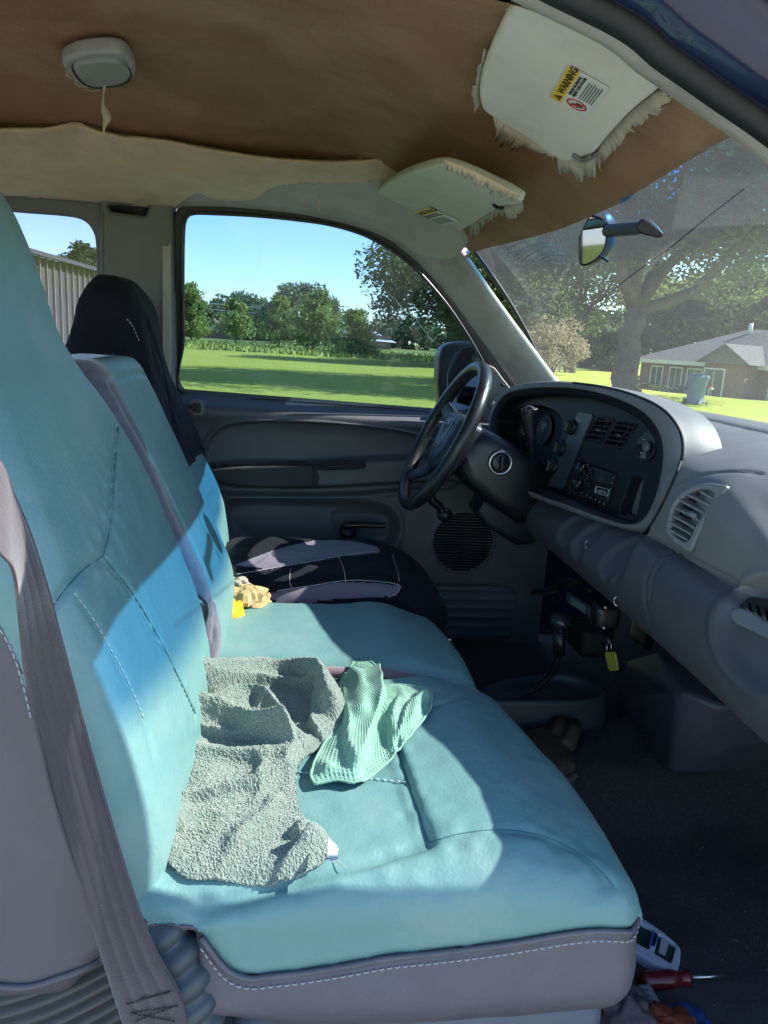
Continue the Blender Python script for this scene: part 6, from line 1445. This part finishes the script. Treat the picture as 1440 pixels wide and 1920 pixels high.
for (px, py) in ((1124, 1168), (1133, 1177), (1136, 1139)): obj('bolt', *g_lathe(pt(px, py, X=.62), (-1, -.8, .5), [(.004, 0), (.004, .004), (0, .0045)], 8), CHROME, bc)
obj('cable', *g_tube(smooth([pt(1120, 1160, X=.66), pt(1130, 1182, X=.64), pt(1140, 1196, X=.63), pt(1142, 1206, X=.63)], 6), .006, 8), BLACK, bc)
obj('cable', *g_tube(smooth([pt(1000, 1110, X=.72), pt(1040, 1105, X=.70), pt(1066, 1090, X=.70), pt(1110, 1110, X=.70)], 6), .008, 8), BLACK, bc)
kr = thing('key_ring', 'key ring with a faded yellow plastic tag hanging under the dashboard', 'key ring', pt(1145, 1205, X=.63))
rg = [pt(1142, 1214, X=.63)+np.array([0, math.cos(a)*.010, math.sin(a)*.013]) for a in np.linspace(0, 6.283, 25)]
obj('ring', *g_tube(rg, .0011, 6), CHROME, kr)
tq = rrect(*pts([(1138, 1222), (1151, 1222), (1153, 1258), (1142, 1258)], X=.628), n=4, k=.2); plate('tag', tq, [], mat('yellow_tag', (.26, .23, .03), .5, var=.1, vscale=60), kr, ((.628, 0, 1), (-1, -.3, 0)), .003, .0008)
# ================================================================ THINGS ON THE SEAT
def seat_tree():
    VV = []; FF = []; n = 0
    for o in (ps, ms):
        for c in o.children:
            if c.name.split('.')[0] in ('cushion', 'cushion_side', 'velour_strip'):
                me = c.data; v = np.empty(len(me.vertices)*3, np.float32); me.vertices.foreach_get('co', v); v = v.reshape(-1, 3)
                VV.append(v); FF += [tuple(i+n for i in p.vertices) for p in me.polygons]; n += len(v)
    return BVHTree.FromPolygons([tuple(map(float, q)) for q in np.vstack(VV)], FF)
ST = seat_tree()
def down(x, y, z=1.25):
    p = ST.ray_cast(Vector((x, y, z)), Vector((0, 0, -1)))[0]; return p.z if p is not None else .93
def side_(l, n, Z): return resample(np.array(smooth(pts(l, Z=Z), 6)), n)[:, :2]
def coons(top, right, bottom, left, nu, nv, Z=.945):
    T_ = side_(top, nu, Z); B_ = side_(bottom[::-1], nu, Z); L_ = side_(left[::-1], nv, Z); R_ = side_(right, nv, Z)
    U = np.linspace(0, 1, nu)[None, :, None]; W = np.linspace(0, 1, nv)[:, None, None]
    return (1-W)*T_[None]+W*B_[None]+(1-U)*L_[:, None]+U*R_[:, None]-((1-U)*(1-W)*T_[0]+U*(1-W)*T_[-1]+(1-U)*W*B_[0]+U*W*B_[-1])
def signed(Q, L, ref):
    """signed distance to a polyline, positive on the side of ref"""
    best = np.full(len(Q), 9.); sg = np.ones(len(Q)); R_ = np.vstack([Q, ref[None]]); best = np.full(len(R_), 9.); sg = np.ones(len(R_))
    for p, q in zip(L[:-1], L[1:]):
        ab = q-p; t = np.clip(((R_-p)@ab)/max(ab@ab, 1e-12), 0, 1); e = R_-p-t[:, None]*ab; d = np.linalg.norm(e, axis=1); c = ab[0]*(R_[:, 1]-p[1])-ab[1]*(R_[:, 0]-p[0])
        k = d < best; best[k] = d[k]; sg[k] = np.sign(c[k])
    # fade out beyond the ends of the line
    return best[:-1]*sg[:-1]*(sg[-1] or 1), best[:-1]
def sculpt(P2, ridges, steps, Z=.945, seed=1, wr=.004, wsc=26, lean=(-.25, -.45), rim=.010):
    """folded sheet: ridges (line, height, width) and fold edges (line, height, width, fall-off, point on the raised side)"""
    Q = P2.reshape(-1, 2); H = np.zeros(len(Q)); W1 = np.stack([fbm(Q, 14, 2, seed), fbm(Q, 14, 2, seed+4)], 1)*.006; Qw = Q+W1
    ln = lambda l: np.array(smooth(pts(l, Z=Z), 6))[:, :2]
    for line, h, w_ in ridges: H = H+h*np.exp(-(poly_dist(Qw, ln(line))/w_)**2)
    for line, h, w_, fall, ref in steps:
        L = ln(line); s, ad = signed(Qw, L, pt(*ref, Z=Z)[:2]); t0 = np.linalg.norm(Qw-L[0], axis=1); t1 = np.linalg.norm(Qw-L[-1], axis=1)
        up_ = sst(s, -w_, w_); H = H+h*up_*np.exp(-np.maximum(ad-w_, 0)/fall)
    n1 = vnoise(Qw*np.array([1, .55]), wsc, seed+11); n2 = vnoise(Qw*np.array([.6, 1]), wsc*1.9, seed+17)
    H = H+wr*(1-np.abs(n1))**2.5+wr*.5*(1-np.abs(n2))**2.5
    nv, nu = P2.shape[:2]; H = H.reshape(nv, nu)
    for _ in range(3): H[1:-1, 1:-1] = .5*H[1:-1, 1:-1]+.125*(H[:-2, 1:-1]+H[2:, 1:-1]+H[1:-1, :-2]+H[1:-1, 2:])
    j = np.minimum(np.arange(nv), nv-1-np.arange(nv))[:, None]/nv; i = np.minimum(np.arange(nu), nu-1-np.arange(nu))[None]/nu
    e = np.minimum(np.broadcast_to(j, H.shape), np.broadcast_to(i, H.shape)); H = .0045+H*(.25+.75*sst(e, 0, .10))
    X = np.zeros((nv, nu, 3)); X[..., :2] = P2; X[..., 2] = H; Hs = H.copy()
    for _ in range(6): Hs[1:-1, 1:-1] = .25*(Hs[:-2, 1:-1]+Hs[2:, 1:-1]+Hs[1:-1, :-2]+Hs[1:-1, 2:])
    m_ = np.maximum(H-.010, 0)*sst(e, 0, .08); X[..., 0] += lean[0]*m_; X[..., 1] += lean[1]*m_
    return X
def upsample(X, k):
    def one(X):
        a = X; n = a.shape[0]; t = np.linspace(0, n-1, (n-1)*k+1); i = np.clip(t.astype(int), 0, n-2); f = (t-i)[:, None, None]
        p0, p1, p2, p3 = a[np.clip(i-1, 0, n-1)], a[i], a[i+1], a[np.clip(i+2, 0, n-1)]
        return .5*((2*p1)+(p2-p0)*f+(2*p0-5*p1+4*p2-p3)*f*f+(3*p1-p0-3*p2+p3)*f**3)
    return one(one(X).transpose(1, 0, 2)).transpose(1, 0, 2)
def lay(X, k, tex, lift=.001):
    """drape the settled sheet over the real cushion surface and add the weave"""
    U = upsample(X, k); sh = U.shape; V = U.reshape(-1, 3).copy(); lo = V.min(0); hi = V.max(0)
    cx = np.linspace(lo[0], hi[0], 40); cy_ = np.linspace(lo[1], hi[1], 40); C = np.array([[down(a, b) for b in cy_] for a in cx])
    fx = np.clip((V[:, 0]-lo[0])/(hi[0]-lo[0])*39, 0, 38.999); fy = np.clip((V[:, 1]-lo[1])/(hi[1]-lo[1])*39, 0, 38.999); ix = fx.astype(int); iy = fy.astype(int); tx = fx-ix; ty = fy-iy
    V[:, 2] += C[ix, iy]*(1-tx)*(1-ty)+C[ix+1, iy]*tx*(1-ty)+C[ix, iy+1]*(1-tx)*ty+C[ix+1, iy+1]*tx*ty+lift
    _, F = g_grid(V.reshape(sh)); N = normals(V, F); N *= np.sign(N[:, 2].mean())
    uv = np.stack(np.meshgrid(np.arange(sh[0]), np.arange(sh[1]), indexing='ij'), -1).reshape(-1, 2).astype(float)
    return V+N*tex(V, uv)[:, None], F
# grey-green terry towel
def terry(V, uv): return .0009*vnoise(V, 420, 3)+.0006*vnoise(V, 700, 9)
TOW = mat('terry_towel', (.125, .165, .130), .95, bump=1.0, bscale=420, voronoi=True, col2=(.31, .36, .30), vscale=380, spec=.05, sheen=.5, bdist=.003, detail=6, dirt=(.27, .25, .18), dscale=7)
tw = thing('terry_towel', 'crumpled grey-green terry towel lying on the teal seat', 'towel', (.05, -.5, .94))
P2 = coons([(378, 1230), (430, 1262), (500, 1248), (575, 1250), (620, 1280), (648, 1330)], [(648, 1330), (645, 1375), (590, 1410), (556, 1450), (562, 1520), (600, 1556), (636, 1590)], [(636, 1620), (590, 1642), (545, 1656), (490, 1650), (400, 1642), (345, 1635), (300, 1600)], [(300, 1600), (293, 1500), (293, 1440), (340, 1375), (372, 1330), (384, 1280), (378, 1230)], 104, 170)
RI = [([(392, 1302), (440, 1280), (500, 1262), (570, 1268), (615, 1300), (632, 1345)], .052, .019), ([(318, 1425), (330, 1400), (375, 1368), (440, 1368), (500, 1392), (550, 1402)], .040, .017), ([(383, 1235), (395, 1262), (386, 1300)], .012, .009),
      ([(345, 1548), (338, 1525), (318, 1500)], .016, .010), ([(545, 1648), (575, 1612), (600, 1575)], .015, .009), ([(560, 1560), (580, 1545), (592, 1560), (578, 1580)], .014, .009), ([(310, 1440), (360, 1420), (440, 1428), (540, 1432)], .012, .014), ([(420, 1620), (470, 1560), (520, 1500)], .010, .012)]
SP = [([(392, 1348), (430, 1330), (462, 1318), (505, 1322), (540, 1350), (552, 1392)], .044, .0045, .034, (480, 1365)), ([(395, 1312), (455, 1292), (530, 1288), (585, 1302)], .024, .004, .026, (500, 1268)),
      ([(338, 1518), (400, 1500), (470, 1478), (548, 1450)], .022, .0022, .022, (450, 1440)), ([(600, 1392), (585, 1360), (590, 1325)], .016, .005, .022, (625, 1350)), ([(512, 1645), (545, 1600), (590, 1562)], .026, .004, .024, (600, 1610)), ([(360, 1385), (420, 1398), (480, 1404)], .016, .004, .020, (430, 1380))]
X = sculpt(P2, RI, SP, seed=3, wr=.007, wsc=20)
v, f = lay(X, 3, terry); o = obj('terry_cloth', v, f, TOW, tw); sm = o.modifiers.new('thick', 'SOLIDIFY'); sm.thickness = .0035; sm.offset = -1
TT = bvh(v, f)
tg_ = [None]*5
tg_ = [p if p is not None else pt(x, y, Z=.966) for p, (x, y) in zip(tg_, [(616, 1572), (632, 1586), (634, 1612), (618, 1616), (614, 1594)])]
solid(obj('care_label', tg_, [(0, 1, 2, 3, 4)], mat('care_label_white', (.62, .62, .60), .8), tw, False), .001)
for l in ([(630, 1612), (642, 1622), (648, 1628)],): obj('loose_thread', *g_tube(smooth([pt(x, y, Z=.938) for x, y in l], 4), .0006, 5), SHRED, tw)
# mint waffle cloth
def waffle(V, uv): return .0013*(np.maximum(np.abs(np.cos(uv[:, 0]*math.pi/7.0)), np.abs(np.cos(uv[:, 1]*math.pi/7.0)))**3-.6)
MINT = mat('mint_waffle', (.185, .340, .260), .85, bump=.6, bscale=900, col2=(.24, .41, .32), vscale=40, spec=.1, sheen=.3)
wc = thing('waffle_cloth', 'folded mint green waffle-weave cloth beside the terry towel', 'cloth', (.15, -.4, .95))
P2 = coons([(640, 1275), (670, 1246), (717, 1258)], [(717, 1258), (718, 1296), (760, 1302), (802, 1318), (806, 1352)], [(806, 1352), (770, 1400), (720, 1440), (672, 1476), (630, 1474), (590, 1478)], [(590, 1478), (583, 1455), (605, 1405), (632, 1370), (636, 1330), (640, 1275)], 80, 88)
RI = [([(655, 1262), (672, 1310), (668, 1360)], .014, .012), ([(770, 1395), (778, 1350), (800, 1325)], .010, .010), ([(600, 1440), (625, 1462), (665, 1470)], .010, .008)]
SP = [([(716, 1262), (716, 1300), (706, 1350), (690, 1395), (676, 1455)], .022, .003, .035, (655, 1340)), ([(640, 1345), (640, 1400), (655, 1450)], .013, .003, .018, (660, 1400)), ([(740, 1425), (722, 1385), (735, 1340)], .010, .003, .020, (770, 1360)), ([(790, 1330), (760, 1350), (745, 1385)], .008, .003, .016, (795, 1370))]
X = sculpt(P2, RI, SP, seed=8, wr=.0028, wsc=30, lean=(.15, -.35))
v, f = lay(X, 4, waffle, .004); o = obj('waffle_weave', v, f, MINT, wc); sm = o.modifiers.new('thick', 'SOLIDIFY'); sm.thickness = .002; sm.offset = -1
sh_ = ((88-1)*4+1, (80-1)*4+1, 3); G_ = v.reshape(sh_)
for e_ in (G_[0], G_[-1], G_[:, 0], G_[:, -1]): obj('hem', *g_tube(e_[::4], .0017, 8), MINT, wc)

# crumpled paper and a yellow wrapper behind the middle cushion
KRAFT = mat('kraft_paper', (.48, .33, .16), .8, bump=.4, bscale=60, var=.12, vscale=20, spec=.2)
pb = thing('paper_bag', 'crumpled brown paper bag tucked between the middle and far seats', 'paper bag', pt(465, 1125, Z=.94))
def crumple(c, s, seed, n=26, amp=.35):
    v, f = g_sphere((0, 0, 0), 1, n, n//2); v = np.array(v); u = v/np.linalg.norm(v, axis=1)[:, None]; r = 1+amp*(np.abs(fbm(u, 1.7, 2, seed))*1.1-.5); return v*r[:, None]*np.array(s)+np.array(c), f
v, f = crumple(pt(462, 1122, Y=.10), (.050, .035, .030), 4, 30, .5); crisp(obj('crumpled_paper', v, f, KRAFT, pb), 12)
v, f = crumple(pt(486, 1130, Y=.12), (.026, .022, .020), 7, 22, .5); crisp(obj('bag_mouth', v, f, KRAFT, pb), 12)
v, f = crumple(pt(446, 1092, Y=.16), (.030, .02, .014), 9, 22, .6); crisp(obj('torn_flap', v, f, mat('pale_paper', (.42, .36, .28), .8), pb), 12)
yw = thing('yellow_wrapper', 'bright yellow wrapper at the foot of the middle backrest', 'wrapper', pt(435, 1155, Z=.94))
v, f = crumple(pt(437, 1150, Y=.03), (.020, .030, .030), 13, 24, .45); crisp(obj('wrapper', v, f, mat('yellow_plastic', (.72, .45, .015), .35, bump=.3, bscale=60), yw), 14)

# ================================================================ FLOOR
def fl(px, py): 
    p = hit(FLOORB, px, py); return p if p is not None else pt(px, py, Z=.62)
GLV = mat('glove_leather', (.075, .052, .042), .75, bump=.8, bscale=120, var=.35, vscale=40, spec=.2, dirt=(.14, .10, .075), dscale=30)
gv = thing('work_glove', 'worn dark brown leather work glove lying palm down on the floor carpet', 'glove', fl(1040, 1400))
def fp_(px, py, h): q = fl(px, py); return pt(px, py, Z=q[2]+h)
parts = []
for (a, b, c, r) in (((1000, 1390), (990, 1350), (985, 1328), .017), ((1020, 1385), (1018, 1345), (1016, 1326), .018), ((1045, 1385), (1048, 1355), (1045, 1338), .018), ((1062, 1400), (1074, 1372), (1078, 1357), .018)):
    P = smooth([fp_(*a, .022), fp_(*b, .034), fp_(*c, .016)], 5); parts.append(g_tube(P, np.linspace(r*1.05, r*.8, len(P)), 12)); parts.append(g_sphere(P[-1], r*.82, 12, 8))
P = smooth([fp_(1020, 1378, .020), fp_(1032, 1410, .024), fp_(1050, 1440, .020), fp_(1058, 1455, .016)], 6); v_, f_ = g_tube(P, [.045]*4+list(np.linspace(.046, .030, len(P)-4)), 20, True, (0, 0, 1), .42); parts.append((v_, f_))
v, f = join_data(parts); go = obj('glove', v, f, GLV, gv); rm = go.modifiers.new('remesh', 'REMESH'); rm.mode = 'VOXEL'; rm.voxel_size = .0032; rm.use_smooth_shade = True; sm_ = go.modifiers.new('smooth', 'SMOOTH'); sm_.iterations = 5
v, f = g_tube(smooth([fp_(1040, 1446, .016), fp_(1062, 1462, .014), fp_(1078, 1452, .014)], 5), .009, 10, flat=.8); obj('cuff', v, f, mat('cuff_lining', (.07, .062, .055), .8), gv)
rc = thing('broken_remote', 'opened white plastic remote housing with circuit parts on the floor by the seat', 'remote control', fl(1235, 1770))
RP = lambda l, h=.02: [fp_(x, y, h) for x, y in l]; WPL = mat('white_plastic', (.50, .52, .62), .4)
rp = ((0, 0, fl(1235, 1770)[2]+.018), (0, 0, 1))
outer = resample(smooth(pts([(1170, 1708), (1190, 1712), (1240, 1745), (1268, 1768), (1276, 1782), (1272, 1815), (1255, 1818), (1222, 1803), (1185, 1780), (1160, 1765)], pl=rp), 4, True), 70, True)
h1 = rrect(*pts([(1186, 1722), (1228, 1744), (1216, 1780), (1180, 1760)], pl=rp), n=4, k=.1); h2_ = rrect(*pts([(1236, 1750), (1268, 1772), (1258, 1806), (1226, 1786)], pl=rp), n=4, k=.1)
plate('housing', outer, [h1, h2_], WPL, rc, rp, .014, .002)
rp2 = ((0, 0, rp[0][2]-.006), (0, 0, 1)); plate('circuit_board', (outer-outer.mean(0))*.93+outer.mean(0)-[0, 0, .006], [], mat('circuit_green', (.015, .05, .04), .4), rc, rp2, .002, 0)
plate('battery_clip', rrect(*pts([(1222, 1744), (1236, 1752), (1228, 1776), (1216, 1772)], pl=rp), n=3), [], mat('blue_plastic', (.02, .10, .35), .4), rc, rp, .006, .001)
plate('chip_label', rrect(*pts([(1240, 1757), (1256, 1764), (1247, 1790), (1235, 1784)], pl=((0, 0, rp[0][2]-.002), (0, 0, 1))), n=3, k=.1), [], GREYINK, rc, ((0, 0, rp[0][2]-.002), (0, 0, 1)), .002, .0005)
sd_ = thing('screwdriver', 'red-handled screwdriver lying on the dark floor carpet', 'screwdriver', fl(1250, 1838))
a, b, c = fp_(1200, 1840, .014), fp_(1292, 1833, .014), fp_(1380, 1828, .012)
t_ = np.linspace(0, 1, 14)[:, None]; obj('handle', *g_tube(a*(1-t_)+b*t_, [.006, .012, .013, .013, .013, .013, .013, .013, .013, .012, .010, .009, .012, .011], 8), mat('red_handle', (.11, .010, .012), .3), sd_)
obj('shaft', *g_tube([b, c], .0026, 8), CHROME, sd_)
rp_ = thing('rope', 'grey braided rope ends poking out from under the seat', 'rope', fl(1215, 1880)); ROP = mat('rope_fibre', (.16, .16, .17), .9, bump=.8, bscale=500)
for l in ([(1206, 1852), (1218, 1872), (1232, 1898), (1240, 1925)], [(1178, 1868), (1190, 1890), (1200, 1925)]):
    P = resample(smooth([fp_(x, y, .018) for x, y in l], 8), 50); T_, A2, B2 = frames_along(P)
    for k in range(3):
        ph = np.linspace(0, 14, 50)+k*2.094; obj('strand', *g_tube(P+A2*(np.cos(ph)*.0055)[:, None]+B2*(np.sin(ph)*.0055)[:, None], .0052, 8), ROP, rp_)
pk_ = thing('snack_packet', 'blue and orange snack packet crumpled on the floor at the bottom edge', 'packet', fl(1270, 1915))
v, f = crumple(fp_(1250, 1925, .02), (.045, .03, .018), 21, 26, .4); crisp(obj('orange_side', v, f, mat('orange_foil', (.16, .04, .02), .35), pk_), 14)
v, f = crumple(fp_(1295, 1922, .015), (.035, .035, .012), 23, 26, .4); crisp(obj('blue_side', v, f, mat('blue_foil', (.02, .06, .18), .35), pk_), 14)
v, f = crumple(fp_(1222, 1920, .02), (.012, .018, .012), 24, 20, .4); crisp(obj('white_band', v, f, WPL, pk_), 14)
rg_ = thing('dark_rag', 'dark mauve rag wedged beside the seat base next to the rope', 'rag', fl(1175, 1900)); v, f = crumple(fp_(1172, 1905, .02), (.04, .04, .03), 31, 40, .4); obj('cloth', v, f, mat('rag_cloth', (.07, .05, .06), .9, bump=.8, bscale=300), rg_)
# grit and crumbs
rng = np.random.default_rng(12); par = []
for k in range(60):
    px, py = rng.uniform(1130, 1440), rng.uniform(1480, 1910); q = hit(FLOORB, px, py)
    if q is None: continue
    s = rng.uniform(.0006, .0020)*(2.0 if rng.random() < .04 else 1); v, f = g_sphere(q+[0, 0, s], (s, s*rng.uniform(.5, 1.6), s*.7), 6, 4); par.append((v, f))
v, f = join_data(par); o = obj('floor_grit', v, f, mat('grit', (.12, .115, .11), .8, var=.5, vscale=90), None); tag(o, kind='stuff')

# ================================================================ FACE OPEN SHEETS TOWARDS THE CAB
for o in list(COL.objects):
    if o.type != 'MESH' or len(o.data.polygons) < 60 or o.name.split('.')[0] in ('ground', 'tall_grass', 'crown', 'hedge', 'meadow'): continue
    me = o.data; nl = len(me.loops); ne = len(me.edges)
    cnt = np.zeros(ne, np.int32); le = np.empty(nl, np.int32); me.loops.foreach_get('edge_index', le); np.add.at(cnt, le, 1)
    if (cnt == 1).sum() < 12: continue
    n = len(me.polygons); A = np.empty(n*3, np.float32); me.polygons.foreach_get('normal', A); A = A.reshape(-1, 3); C = np.empty(n*3, np.float32); me.polygons.foreach_get('center', C); C = C.reshape(-1, 3); ar = np.empty(n, np.float32); me.polygons.foreach_get('area', ar)
    if ((A*(CAMP-C)).sum(1)*ar).sum() < 0: me.flip_normals()
